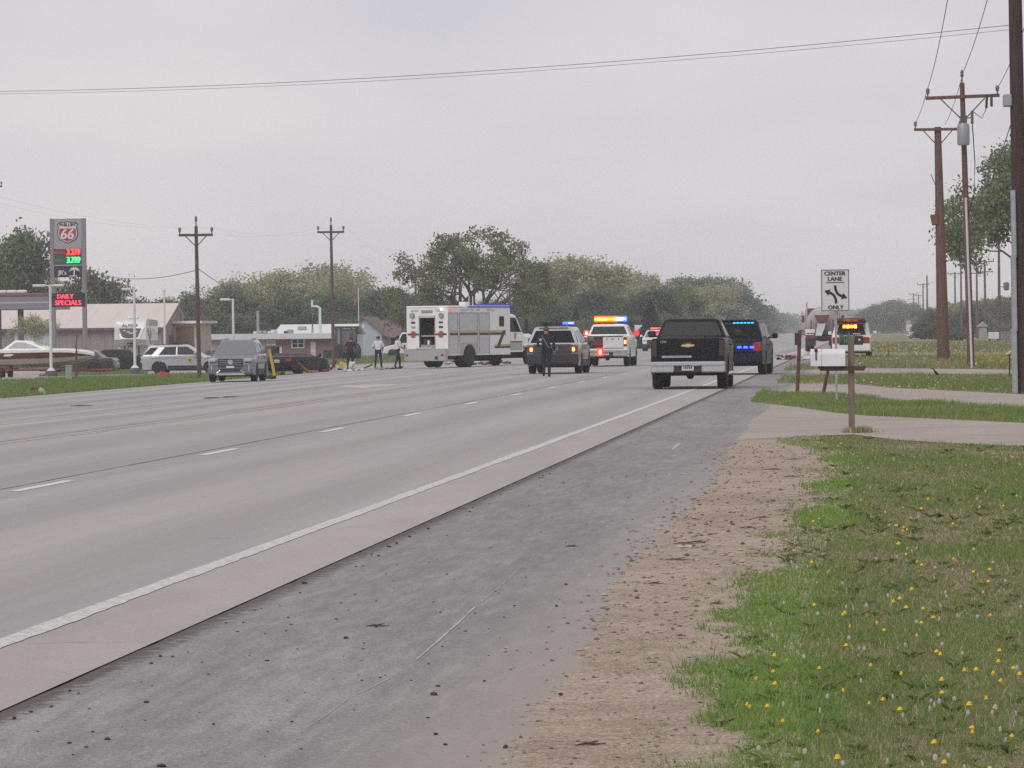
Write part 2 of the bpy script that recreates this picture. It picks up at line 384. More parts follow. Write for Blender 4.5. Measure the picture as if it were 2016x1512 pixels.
# gas station forecourt and the strip of kerb in front of it
struct(sheet('forecourt', [[(-140, y), (-60, y), (-39.5 - (y - 232) * .02, y)] for y in (232, 300, 420)], -.001, M_lot))
a, b_ = on_g(70, 748), on_g(300, 742)
dv = (b_ - a).normalized(); nn_ = Vector((-dv.y, dv.x, 0))
k = MB(); q = [a, b_, b_ + nn_ * 2.2, a + nn_ * 2.2]
k.v = [(p.x, p.y, -.75) for p in q] + [(p.x, p.y, -.56) for p in q]
k.f = [(0, 1, 2, 3), (7, 6, 5, 4), (0, 4, 5, 1), (1, 5, 6, 2), (2, 6, 7, 3), (3, 7, 4, 0)]; k.m = [0] * 6
struct(k.build('sidewalk', M_lot, ang=0))
band('gravel_approach', [(-260, 752), (0, 749), (60, 746), (90, 741)], [(-260, 738), (0, 737), (60, 736), (90, 735)], M_drive, .003, 3, .4)
# far-side paved apron where the wreckage lies
band('side_apron', [(560, 731), (700, 728), (800, 724), (1040, 716)], [(560, 722), (700, 718), (800, 714), (1040, 707)], M_lot, .004, 3, .4)

# markings, parts of the road
def mark(name, x0, x1, y0, y1, m, wob=0.0, step=3.0):
    ys = list(np.arange(y0, y1, step)) + [y1]
    rows = []
    for i, y in enumerate(ys):
        w0 = jag(y, .3, wob, 21) + jag(y, 2.2, wob, 23); w1 = jag(y, .3, wob, 22) + jag(y, 2.6, wob, 24)
        rows.append([(x0 + w0, y), (x1 + w1, y)])
    return sheet(name, rows, .016, m, road)
mark('edge_line', -4.52, -4.38, 5, 130, P_white, .009, .11); mark('edge_line', -4.52, -4.38, 130, 1500, P_white, 0, 50)
dash0 = on_g(25, 970)
yy = dash0.y - 2 * 12.19; i_ = 0
while yy < 420:
    if yy > 5: mark('lane_dash', -8.75, -8.62, yy, yy + 3.0, P_dash, .006, .5)
    yy += 12.19
mark('center_line', -13.05, -12.93, 20, 700, P_yel, .01, 4)
yy = dash0.y - 12.19
while yy < 300:
    mark('center_dash', -12.80, -12.68, yy, yy + 3.0, P_yel, .01, 1); mark('center_dash', -17.2, -17.08, yy, yy + 3.0, P_yel, .01, 1)
    mark('lane_dash', -21.2, -21.1, yy + 4, yy + 7, P_faint, .01, 1); yy += 12.19
mark('center_line', -16.95, -16.83, 20, 700, P_yel, .01, 4)
# worn turn arrow in the middle lane
ar = [on_g(*p) for p in ((660, 762), (720, 758), (775, 757), (783, 760), (735, 763), (720, 766), (700, 765))]
me = bpy.data.meshes.new('turn_arrow'); me.from_pydata([(p.x, p.y, G(p.x) + .0165) for p in ar], [], [tuple(range(len(ar)))]); me.materials.append(P_faint)
link('turn_arrow', me, road)
# thin scuffed paint streaks on the shoulder
M_streak = mat('chalky_streak', (.40, .40, .38), rough=.9, var=.2, scale=20)
def streak(p0, p1, w0, w1):
    a, b = on_g(*p0), on_g(*p1); n = 26; d = (b - a).normalized(); s = Vector((-d.y, d.x, 0)); rows = []
    for i in range(n + 1):
        t = i / n; p = a.lerp(b, t); w = (w0 + (w1 - w0) * t) * max(.12, .8 + .55 * jag(i, 1.3, 1, 31)) * (1 if 0 < i < n else .15)
        p += s * jag(i, 8, .004, 32); rows.append([(p.x - s.x * w, p.y - s.y * w), (p.x + s.x * w, p.y + s.y * w)])
    return sheet('paint_streak', rows, .0085, M_streak, road)
rk = random.Random(2)
def broken(p0, p1, w0, w1, n):
    for i in range(n):
        a = i / n + rk.uniform(0, .06); b = (i + 1) / n - rk.uniform(0, .05); L = lambda t_: (p0[0] + (p1[0] - p0[0]) * t_ + rk.uniform(-1.5, 1.5), p0[1] + (p1[1] - p0[1]) * t_)
        streak(L(a), L(b), w0 + (w1 - w0) * a, w0 + (w1 - w0) * b)
streak((818, 1303), (938, 1196), .0085, .0065); streak((946, 1189), (1040, 1107), .005, .002); streak((690, 1376), (768, 1339), .0025, .004); streak((1322, 887), (1338, 873), .02, .035); streak((470, 1156), (518, 1152), .007, .005); streak((1240, 950), (1318, 892), .002, .0035); streak((590, 1446), (688, 1379), .0015, .0025)
M_crack = mat('tar_crack', (.17, .155, .15), rough=.9)
def crack(p0, p1, w):
    a, b = on_g(*p0), on_g(*p1); n = max(6, int((b - a).length / .25)); rows = []
    for i in range(n + 1):
        p = a.lerp(b, i / n); o_ = jag(i, 3, .10, 41) + jag(i, 1, .04, 42); q = w * (.5 + abs(jag(i, 2, 1, 43))); rows.append([(p.x, p.y + o_ - q), (p.x, p.y + o_ + q)])
    sheet('road_crack', rows, .0145, M_crack, road)
for x_ in (-8.95, -13.3, -17.6): mark('slab_joint', x_ - .012, x_ + .012, 20, 160, M_crack, .006, .8)
for c_ in (((-60, 985), (95, 980), .012), ((140, 942), (215, 940), .012), ((60, 1271), (245, 1270), .006), ((300, 842), (410, 838), .02), ((560, 905), (700, 900), .012), ((820, 838), (930, 834), .02), ((330, 785), (470, 781), .03), ((380, 1065), (470, 1062), .008)): crack(*c_)
# ------------------------------------------------------------------ grass
def blades(name, x, y, h, w, shade, m, lean=.5, z0=None, parent=None):
    n = len(x); a = rng.uniform(0, 2 * math.pi, n); ca, sa = np.cos(a), np.sin(a)
    b = rng.uniform(0, 2 * math.pi, n); ln = rng.uniform(.05, lean, n) * h
    z = np.array([G(v) for v in x]) - .02 if z0 is None else z0
    V = np.zeros((n, 5, 3))
    V[:, 0] = np.stack([x - ca * w, y - sa * w, z], 1); V[:, 1] = np.stack([x + ca * w, y + sa * w, z], 1)
    mx_, my_ = x + np.cos(b) * ln * .35, y + np.sin(b) * ln * .35
    V[:, 2] = np.stack([mx_ + ca * w * .75, my_ + sa * w * .75, z + h * .6], 1); V[:, 3] = np.stack([mx_ - ca * w * .75, my_ - sa * w * .75, z + h * .6], 1)
    V[:, 4] = np.stack([x + np.cos(b) * ln, y + np.sin(b) * ln, z + h], 1)
    o = np.arange(n)[:, None] * 5
    loops = np.concatenate([o + [0, 1, 2, 3], o + [3, 2, 4]], 1).ravel()
    me = bpy.data.meshes.new(name); me.vertices.add(n * 5); me.vertices.foreach_set('co', V.ravel())
    me.loops.add(n * 7); me.loops.foreach_set('vertex_index', loops.astype(np.int32))
    st = (np.arange(n)[:, None] * 7 + [0, 4]).ravel(); me.polygons.add(n * 2)
    me.polygons.foreach_set('loop_start', st.astype(np.int32)); me.update(calc_edges=True)
    at = me.attributes.new('shade', 'FLOAT', 'POINT'); at.data.foreach_set('value', np.repeat(np.clip(shade, 0, 1), 5).astype(np.float32))
    me.materials.append(m)
    return stuff(link(name, me, parent))
def grassmat(name, stops):
    m = leafmat(name, (0, 0, 0), (1, 1, 1)); cr = [x for x in m.node_tree.nodes if x.type == 'VALTORGB'][0].color_ramp
    for i, (p, c) in enumerate(stops):
        e = cr.elements[i] if i < 2 else cr.elements.new(p)
        e.position = p; e.color = (*c, 1)
    return m
M_grass = grassmat('lawn_blades', [(0, (.56, .48, .33)), (.22, (.30, .27, .145)), (.5, (.185, .23, .085)), (.75, (.165, .27, .068)), (1, (.18, .33, .06))])
_gy = np.arange(12, 66, .1); _ge = np.array([gr_edge(v) for v in _gy])
def gre(y): return np.interp(y, _gy, _ge)
def lawn():
    n = 470000; u = rng.random(n); Y = 13.5 * (62 / 13.5) ** u
    X = gre(Y) - .58 + rng.random(n) * (1.62 + .045 * Y)
    edge = X - gre(Y)
    p1 = vnoise(X, Y * .5, 1.3, 3); p2 = vnoise(X, Y * .5, .45, 4); p3 = vnoise(X, Y * .7, .12, 6)
    fr = np.clip((edge + .58) / .70, 0, 1); dens = np.where(fr < 1, np.clip((p2 * .7 + p3 * .5 + fr * 1.05 - 1.22) * 3.2, 0, 1), np.clip(.35 + p2 * .9 + .3 * p3, 0, 1))
    keep = rng.random(n) < dens
    keep &= X > -1.36
    # the drive cuts the lawn off
    dy = np.array([on_g(*p).y for p in D1N]); dx = np.array([on_g(*p).x for p in D1N])
    keep &= Y < np.interp(X, dx, dy) - .05
    X, Y, p1, p2, p3, edge = [v[keep] for v in (X, Y, p1, p2, p3, edge)]
    n = len(X)
    green = np.clip(1 - abs(edge - .12) / .42, 0, 1) * np.clip(p1 * 2.2 - .25, 0, 1)
    sh = .37 + .34 * p1 + .3 * (p2 - .5) + .48 * green + rng.normal(0, .19, n)
    sh = np.where(rng.random(n) < .075, rng.random(n) * .15, sh)
    h = (.016 + .042 * rng.random(n) ** 1.6) * (.7 + .6 * p1) * np.where(rng.random(n) < .03, 1.9, 1)
    w = .0026 * np.clip(Y / 18, .8, 2.6) * rng.uniform(.7, 1.3, n)
    o = blades('lawn_grass', X, Y, h, w, sh, M_grass, .9); o['label'] = 'weedy mown lawn beside the sandy gravel edge'; o['category'] = 'grass'
    # tufts straggling over the gravel
    n = 26000; Y = 13.5 * (60 / 13.5) ** rng.random(n); X = gre(Y) - .25 - rng.random(n) ** 1.6 * .6
    c = vnoise(X, Y * .45, .16, 9) * .6 + vnoise(X, Y * .5, .5, 10) * .6; k = c > .70 + .12 * rng.random(n)
    k &= X > -1.32
    X, Y = X[k], Y[k]; n = len(X)
    o = blades('gravel_weeds', X, Y, .012 + .028 * rng.random(n), .0022 * np.clip(Y / 18, .8, 2.4), .45 + .2 * rng.normal(0, 1, n), M_grass, 1.1)
    o['label'] = 'thin weeds straggling over the sandy gravel'; o['category'] = 'grass'
lawn()
def patch(name, label, n, poly, hmin, hmax, w, sh, m=None, spread=.15):
    P = [on_g(*p) for p in poly]; xs = np.array([p.x for p in P]); ys = np.array([p.y for p in P])
    X = rng.uniform(xs.min(), xs.max(), n * 4); Y = rng.uniform(ys.min(), ys.max(), n * 4); ins = np.zeros(len(X), bool); j = len(P) - 1
    for i in range(len(P)):
        c = ((ys[i] > Y) != (ys[j] > Y)) & (X < (xs[j] - xs[i]) * (Y - ys[i]) / (ys[j] - ys[i] + 1e-9) + xs[i]); ins ^= c; j = i
    X, Y = X[ins][:n], Y[ins][:n]; p = vnoise(X, Y, 1.6, 5); n = len(X)
    o = blades(name, X, Y, rng.uniform(hmin, hmax, n) * (.5 + p), w * rng.uniform(.7, 1.3, n), sh + .35 * (p - .5) + rng.normal(0, spread, n), m or M_grass, .6)
    o['label'] = label; o['category'] = 'grass'
    return o
patch('grass_strip', 'green grass strip between the two gravel driveways', 42000, [(1478, 792)] + [(x, y + 1) for x, y in D1F[2:]] + [(x, y - 1) for x, y in D2N[::-1][:-1]], .05, .13, .006, .58, None, .24)
patch('grass_patch', 'weedy grass beyond the second driveway', 26000, [(x, y - 1) for x, y in D2F[1:]] + [(2500, 748), (2100, 742), (1900, 739), (1700, 737), (1540, 742)], .06, .17, .009, .5)
patch('verge_grass', 'pale seedy grass around the roadside poles', 30000, [(1540, 731), (1700, 724), (1900, 726), (2300, 730), (2300, 704), (1900, 702), (1640, 704)], .08, .26, .016, .36)
patch('far_verge_grass', 'far mown verge along the highway', 16000, [(1640, 695), (1900, 694), (2400, 692), (2400, 672), (1900, 674), (1690, 676)], .1, .3, .05, .38)
patch('median_grass', 'green roadside grass before the gas station', 60000, [(-150, 795), (0, 784), (200, 768), (400, 751), (560, 737), (560, 728), (400, 738), (200, 742), (60, 749), (-150, 753)], .08, .2, .018, .58)
patch('kerb_grass', 'grass behind the narrow kerb at the gas station', 16000, [(75, 744), (290, 738), (290, 730), (120, 731)], .08, .22, .02, .55)
patch('lot_grass', 'grass in front of the brick building', 16000, [(555, 721), (700, 716), (800, 712), (800, 702), (560, 707)], .08, .25, .03, .52)

# stones in the gravel
def stones():
    n = 9000; Y = 13.5 * (58 / 13.5) ** rng.random(n); e = np.interp(Y, _gy, [sh_edge(v) for v in _gy]); g = gre(np.round(Y, 1))
    X = np.where(rng.random(n) < .22, e - np.abs(rng.normal(0, .16, n)), e - .05 + (g + .2 - e) * rng.random(n)); s = (.0025 + .013 * rng.random(n) ** 5) * np.clip(Y / 20, .8, 1.6)
    O = np.array([(1, 0, 0), (0, 1, 0), (-1, 0, 0), (0, -1, 0), (0, 0, .6), (0, 0, -.6)]); F = [(0, 1, 4), (1, 2, 4), (2, 3, 4), (3, 0, 4), (1, 0, 5), (2, 1, 5), (3, 2, 5), (0, 3, 5)]
    V = O[None] * (s[:, None, None] * rng.uniform(.6, 1.3, (n, 6, 1))); V[:, :, 0] += X[:, None]; V[:, :, 1] += Y[:, None]; V[:, :, 2] += .002 + s[:, None] * .3
    Fs = (np.arange(n)[:, None, None] * 6 + np.array(F)[None]).reshape(-1, 3)
    me = bpy.data.meshes.new('gravel_stones'); me.from_pydata(V.reshape(-1, 3).tolist(), [], Fs.tolist())
    at = me.attributes.new('shade', 'FLOAT', 'POINT'); at.data.foreach_set('value', np.repeat(rng.random(n), 6).astype(np.float32))
    m = leafmat('stone_mix', (.20, .145, .115), (.62, .54, .46)); me.materials.append(m)
    o = stuff(link('gravel_stones', me)); o['label'] = 'loose small stones along the gravel edge'; o['category'] = 'gravel'
stones()
def weeds():                                      # flat rosettes of broad leaves among the grass
    n = 700; Y = 14 * (60 / 14) ** rng.random(n); X = gre(Y) - .15 + rng.random(n) * (1.0 + .045 * Y); k = (vnoise(X, Y * .6, .8, 31) > .42) & (X > gre(Y) - .05) & (Y < np.interp(X, [on_g(*p).x for p in D1N], [on_g(*p).y for p in D1N]) - .3); X, Y = X[k], Y[k]
    V, F, S = [], [], []
    for x, y in zip(X, Y):
        m = rng.integers(5, 9); sh = rng.random(); sc = rng.uniform(.03, .065) * min(1.5, .8 + y / 60)
        for j in range(m):
            a = 6.283 * j / m + rng.normal(0, .25); L = sc * rng.uniform(.7, 1.25); w = L * rng.uniform(.16, .3); ca, sa = math.cos(a), math.sin(a); up = rng.uniform(.25, .8); o = len(V)
            V += [(x, y, .0), (x + ca * L * .5 - sa * w, y + sa * L * .5 + ca * w, L * up * .6), (x + ca * L, y + sa * L, L * up * .75), (x + ca * L * .5 + sa * w, y + sa * L * .5 - ca * w, L * up * .6)]; F += [(o, o + 1, o + 2, o + 3)]; S += [min(1, max(0, sh + rng.normal(0, .15)))] * 4
    me = bpy.data.meshes.new('broadleaf_weeds'); me.from_pydata(V, [], F); at = me.attributes.new('shade', 'FLOAT', 'POINT'); at.data.foreach_set('value', np.array(S, np.float32)); me.materials.append(leafmat('weed_leaf', (.10, .15, .045), (.22, .27, .10)))
    o = stuff(link('broadleaf_weeds', me)); o['label'] = 'broad leaved weed rosettes among the lawn grass'; o['category'] = 'weeds'
weeds()
# ------------------------------------------------------------------ vehicles
GLASS = mat('tinted_glass', (.009, .011, .014), rough=.12, spec=.15, coat=0)
GLASS_L = mat('clear_windscreen', (.12, .13, .14), rough=.08, spec=.7, coat=.5)
RUBBER = mat('tyre_rubber', (.018, .018, .02), rough=.85, var=.2, scale=8)
ALLOY = mat('alloy_rim', (.42, .43, .45), rough=.35, metal=.8)
BLACKRIM = mat('black_rim', (.03, .03, .035), rough=.5)
BLACKP = mat('black_plastic', (.022, .022, .025), rough=.6, var=.15, scale=6)
CHROME = mat('chrome', (.62, .62, .63), rough=.18, metal=.9)
DULLSTEEL = mat('dull_steel', (.36, .36, .36), rough=.5, metal=.5, var=.15, scale=5)
UNDER = mat('underbody_dark', (.02, .018, .017), rough=.9)  # near black; also paints the rescue truck's wheel hollows
PLATE = mat('plate_white', (.6, .62, .62), rough=.5)
INK = mat('dark_ink', (.03, .03, .035), rough=.6)
LENS_RED = mat('red_lens', (.28, .012, .012), rough=.2, coat=.5)
LENS_CLEAR = mat('clear_lens', (.42, .43, .44), rough=.12, coat=.6)
LENS_DARK = mat('smoked_lens', (.05, .012, .012), rough=.2, coat=.5)
WHITE = paint('white', (.74, .75, .74)); SILVER = paint('silver', (.47, .49, .52), .35)
BLACK = mat('paint_black', (.006, .007, .011), rough=.4, spec=.22, coat=.04, var=.1, scale=2); GREYB = paint('grey_blue', (.15, .17, .20), .45)
NAVY = mat('paint_navy', (.006, .008, .026), rough=.4, spec=.22, coat=.04, var=.1, scale=2); DKGREY = paint('dark_grey', (.04, .036, .038), .2)
AMBER = glow('amber', (1.0, .15, .004), 7); AMBER_H = glow('amber_hot', (1.0, .42, .03), 8); REDG = glow('red', (1.0, .07, .03), 7); BLUEG = glow('blue', (.1, .2, 1.0), 6)
BLUEL = glow('blue_led', (.02, .06, 1.0), 5); CYANG = glow('cyan_led', (.01, .30, 1.0), 3); WARM = glow('tail_lamp', (1.0, .42, .10), 3); LEDR = glow('led_red', (1.0, .03, .03), 3); LEDG = glow('led_green', (.03, 1.0, .15), 3)
LENS_AMB = glow('amber_lens', (1.0, .06, .0), 4); LENS_REDL = glow('red_lens_lit', (1.0, .012, .008), 4); LENS_BLUEL = glow('blue_lens_lit', (.03, .05, 1.0), 5); CORE_RED = glow('red_core', (1.0, .35, .12), 14)  # outer lit lenses also carry the coloured halo around each hot core
WHT_B = glow('strobe_white', (.75, .8, 1.0), 6)

_WHEEL = {}
def wheel(parent, x, y, r, w, side, rim=ALLOY, name='wheel'):
    key = (round(r, 3), round(w, 3), rim.name)
    if key not in _WHEEL:
        t = MB().lathe([(r * .62, -w / 2), (r * .88, -w / 2), (r * .97, -w * .42), (r, -w * .25), (r, w * .25), (r * .97, w * .42), (r * .88, w / 2), (r * .62, w / 2)], 'X', n=28)
        m = MB().lathe([(r * .63, -w * .3), (r * .63, w * .44), (r * .56, w * .36), (r * .2, w * .30), (r * .14, w * .40), (.01, w * .40)], 'X', n=20)
        for k in range(6):
            a = k * math.pi / 3; m.box((w * .37, math.cos(a) * r * .36, math.sin(a) * r * .36), (w * .1, r * .46, r * .12), .006, 0, Matrix.Rotation(a, 4, 'X'))
        _WHEEL[key] = (t.mesh('tyre', RUBBER), m.mesh('rim', rim))
    wo_ = link(name, None, parent, (x, y, r)); wo_.empty_display_size = .1
    if side < 0: wo_.rotation_euler = (0, 0, math.pi)
    link('tyre', _WHEEL[key][0], wo_); link('rim', _WHEEL[key][1], wo_)
    return wo_

class Car:
    """body lofted from stations along the length, cabin lofted upward; parts hung on its surfaces. x right, y forward."""
    def __init__(c, name, label, cat, S, body, cabin=None, lower=None, rim=ALLOY, group=None):
        c.S = S; c.body_m = body; c.root = thing(name, label, cat, group=group)
        L, W = S['L'], S['W']; c.L, c.W = L, W; c.yf, c.yr = L / 2, -L / 2
        c.wy = [c.yf - S['fo'], c.yf - S['fo'] - S['wb']]; wr = S['wr']; ar = wr * 1.17
        top = S['top']
        ys = sorted(set([round(v, 3) for v in list(np.linspace(c.yr, c.yf, 34)) + [p[0] for p in top] +
             [w + ar * math.cos(k * math.pi / 8) for w in c.wy for k in range(9)] + [w + s * (ar + .01) for w in c.wy for s in (-1, 1)]]))
        ys = [y for y in ys if c.yr <= y <= c.yf]
        def zb(y):
            z = S['sill']
            for w in c.wy:
                if abs(y - w) < ar: z = max(z, wr + math.sqrt(max(0, ar * ar - (y - w) ** 2)))
            e = max(0, (abs(y) - (L / 2 - .35)) / .35); return z + .10 * e * e
        def zt(y): return float(np.interp(y, [p[0] for p in top], [p[1] for p in top]))
        c.zt = zt
        rings = []
        for y in ys:
            b, t = zb(y), zt(y); t = max(t, b + .06); r = []
            zs = [b + (t - b) * f for f in (0, .3, .6, .85)]
            for z in zs: r.append((c.hw(y, z), y, z))
            r += [(c.hw(y, t) - .012, y, t - .03), (c.hw(y, t) - .05, y, t - .006), (c.hw(y, t) - .16, y, t)]
            r = r + [(-x, yy, z) for (x, yy, z) in r[::-1]]
            rings.append(r)
        c.body = MB().loft(rings).build('body', body, c.root, 32)
        MB().bb(-W * .36, W * .36, c.yr + .25, c.yf - .25, S['sill'] - .06, S['sill'] + .3).build('chassis', UNDER, c.root)
        tw = S.get('tw', .26)
        for w in c.wy:
            for s in (-1, 1): wheel(c.root, s * (W / 2 - tw / 2 - .01), w, wr, tw, s, rim)
        if lower:                                   # unpainted cladding round the bottom
            for s in (-1, 1):
                a = [(c.wy[1] + ar + .02, S['sill']), (c.wy[0] - ar - .02, S['sill']), (c.wy[0] - ar - .04, S['sill'] + .24), (c.wy[1] + ar + .04, S['sill'] + .24), ]
                c.side('sill_trim', a, s, lower, .012)
        c.cab = None
        if 'cab' in S:
            yr0, yf0, yr1, yf1 = S['cab']; c.zb0, c.zr = S['belt'], S['H']
            rings = []
            for t in (0, .35, .7, .9, .965, 1.0):
                tt = t; a, b = yr0 + (yr1 - yr0) * tt, yf0 + (yf1 - yf0) * tt; z = c.zb0 - .04 + (c.zr - c.zb0 + .04) * t
                h = c.cw(z); ins = {.965: .03, 1.0: .11}.get(t, 0); h -= ins; a += ins; b -= ins; cr = .12
                ring = []
                for (cx, cy, a0) in ((h - cr, b - cr, 0), (-h + cr, b - cr, 90), (-h + cr, a + cr, 180), (h - cr, a + cr, 270)):
                    for k in range(4): an = R(a0 + k * 30); ring.append((cx + cr * math.cos(an), cy + cr * math.sin(an), z))
                rings.append(ring)
            c.cab = MB().loft(rings).build('cabin', cabin or body, c.root, 32)
    def hw(c, y, z):
        S = c.S; h = c.W / 2; zb_ = S['belt']
        h *= 1 - .035 * ((zb_ - z) / zb_) ** 2 if z < zb_ else 1 - .10 * (z - zb_)
        e = max(0, (abs(y) - c.L * .36) / (c.L * .14)); return h * (1 - S.get('nose', .07) * e * e * (1.6 if y > 0 else .8))
    def cw(c, z):
        S = c.S; t = (z - c.zb0) / (c.zr - c.zb0); a, b = S['cabw']; return a + (b - a) * t
    def cabx(c, z): return c.cw(z)
    def caby(c, z, front):
        yr0, yf0, yr1, yf1 = c.S['cab']; t = (z - c.zb0 + .04) / (c.zr - c.zb0 + .04); return yf0 + (yf1 - yf0) * t if front else yr0 + (yr1 - yr0) * t
    def side(c, name, poly, s, m, off=.008, parent=None, deep=.02):
        return MB().prism(poly, lambda y, z: (s * (c.hw(y, z) + off), y, z), lambda y, z: (s * (c.hw(y, z) - deep), y, z)).build(name, m, parent or c.root, 20)
    def swin(c, poly, s, m=None, name='side_window'):
        return MB().prism(poly, lambda y, z: (s * (c.cw(z) + .006), y, z), lambda y, z: (s * (c.cw(z) - .02), y, z)).build(name, m or GLASS, c.root, 20)
    def ewin(c, front, z0, z1, inset, name, m=None):
        sg = 1 if front else -1; pts = []
        for z, s in ((z0, -1), (z0, 1), (z1, 1), (z1, -1)): pts.append((s * (c.cw(z) - inset), z))
        return MB().prism(pts, lambda x, z: (x, c.caby(z, front) + sg * .008, z), lambda x, z: (x, c.caby(z, front) - sg * .02, z)).build(name, m or GLASS, c.root, 20)
    def end(c, name, x0, x1, z0, z1, front, m, t=.03, bev=.012, parent=None, off=0.0):
        y = c.yf if front else c.yr; sg = 1 if front else -1
        return MB().bb(x0, x1, y - sg * .03 + sg * off, y + sg * (t + off), z0, z1, bev).build(name, m, parent or c.root)
    def mirrors(c, y, z, m, w=.2):
        for s in (-1, 1):
            x = c.hw(y, z - .1)
            MB().box((s * (x + .06 + w / 2), y, z), (w, .12, .19), .04).bb(s * (x - .06), s * (x + .1), y - .03, y + .03, z - .09, z - .03).build('mirror', m, c.root)
    def plate(c, front, z, w=.31, h=.155, ink=True):
        p = c.end('license_plate', -w / 2, w / 2, z, z + h, front, PLATE, .045, .004)
        sg = 1 if front else -1; y = (c.yf if front else c.yr) + sg * .0465
        for k in range(5): MB().box((-.1 + k * .05, y, z + h * .48), (.026, .004, h * .42)).build('plate_mark', INK, p)
        return p
    def place(c, px, Y, heading=0.0, at='rear'):
        """heading: degrees to the right of the road's direction; px, Y locate the middle of its rear (or front) at the ground"""
        p = gx(px, Y); yw = -R(heading); d = Vector((-math.sin(yw), math.cos(yw), 0)); k = {'rear': c.L / 2, 'front': -c.L / 2, 'mid': 0}[at]
        q = Vector((p.x, p.y, 0)) + d * k; c.root.location = (q.x, q.y, G(q.x) + .014 if -26.8 < q.x < -1.4 else G(q.x)); c.root.rotation_euler = (0, 0, yw)
        sl = math.atan2(G(q.x + .8) - G(q.x - .8), 1.6); c.root.rotation_euler = Matrix.Rotation(yw, 3, 'Z').to_euler()
        return c
    def doors(c, spans, z0, z1, m, handles=True):
        for s in (-1, 1):
            for (a, b, ca, cb) in spans:
                d = c.side('door', [(a, z0 + ca), (b, z0 + cb), (b, z1), (a, z1)], s, m, .006)
                if handles:
                    x = c.hw(a + .15, z1 - .12); MB().bb(s * (x + .006), s * (x + .04), a + .08, a + .28, z1 - .15, z1 - .115, .01).build('door_handle', m, d)

PICK = dict(L=5.85, W=2.05, H=1.90, fo=.98, wb=3.65, wr=.405, sill=.42, belt=1.36, nose=.05, tw=.28, cab=(-.95, 1.42, -.72, .55), cabw=(.96, .74),
            top=[(-2.925, 1.36), (-.95, 1.37), (-.9, 1.36), (1.3, 1.34), (1.45, 1.24), (2.6, 1.17), (2.8, 1.10), (2.925, .95)])
def pickup(name, label, S, body, lights, bumper=CHROME, rim=ALLOY, group=None):
    c = Car(name, label, 'pickup truck', S, body, rim=rim, group=group)
    c.ewin(False, S['belt'] + .07, S['H'] - .1, .10, 'rear_window'); c.ewin(True, S['belt'] + .02, S['H'] - .1, .10, 'windshield')
    for s in (-1, 1):
        b, H = S['belt'], S['H']
        c.swin([(-.72, b + .05), (.18, b + .05), (.18, H - .12), (-.58, H - .12)], s); c.swin([(.26, b + .05), (1.12, b + .05), (.52, H - .12), (.26, H - .12)], s)
    c.doors([(-.8, .2, .25, 0), (.24, 1.3, 0, 0)], .55, S['belt'] - .05, body)
    c.mirrors(1.1, S['belt'] + .12, BLACKP, .22)
    MB().bb(-.82, .82, -2.8, -1.0, S['belt'] - .02, S['belt'] + .012, .01).build('bed_shade_panel', BLACKP, c.root)  # dark panel on the solid bed paints the shaded hollow of an open one
    g = c.end('tailgate', -.80, .80, .80, S['belt'] - .01, False, body, .025, .02)
    MB().bb(-.13, .13, c.yr - .035, c.yr - .02, S['belt'] - .17, S['belt'] - .09, .01).build('tailgate_handle', BLACKP, g)
    bmp = MB(); bmp.bb(-1.0, 1.0, c.yr - .20, c.yr + .1, .62, .74, .03); bmp.bb(-1.0, -.36, c.yr - .20, c.yr + .05, .45, .63, .03); bmp.bb(.36, 1.0, c.yr - .20, c.yr + .05, .45, .63, .03)
    bmp.build('rear_bumper', bumper, c.root)
    b2 = MB().bb(-.38, .38, c.yr - .14, c.yr + .05, .44, .63, .02).build('plate_recess', BLACKP, c.root)
    MB().tube([(0, c.yr - .24, .47), (0, c.yr + .3, .47)], .035).bb(-.2, .2, c.yr - .05, c.yr + .4, .38, .46).build('hitch', UNDER, c.root)
    pl = MB().bb(-.16, .16, c.yr - .152, c.yr - .135, .5, .655, .003).build('license_plate', PLATE, c.root)
    for k in range(5): MB().box((-.1 + k * .05, c.yr - .154, .575), (.028, .004, .07)).build('plate_mark', INK, pl)
    for s in (-1, 1):
        MB().bb(s * .805, s * .985, c.yr - .015, c.yr + .2, .86, S['belt'] - .04, .03).build('tail_light', lights, c.root)
        MB().bb(s * .62, s * .95, c.yf - .22, c.yf - .03, .88, 1.06, .03).build('headlight', LENS_CLEAR, c.root)
    c.end('grille', -.6, .6, .72, 1.05, True, CHROME, .03, .03); MB().bb(-1, 1, c.yf - .15, c.yf + .1, .48, .7, .05).build('front_bumper', bumper, c.root)
    MB().tube([(-.6, c.wy[1], .42), (.6, c.wy[1], .42)], .06).lathe([(.05, -.12), (.16, -.06), (.16, .06), (.05, .12)], 'X', (0, c.wy[1], .42), 12).build('rear_axle', UNDER, c.root)
    return c
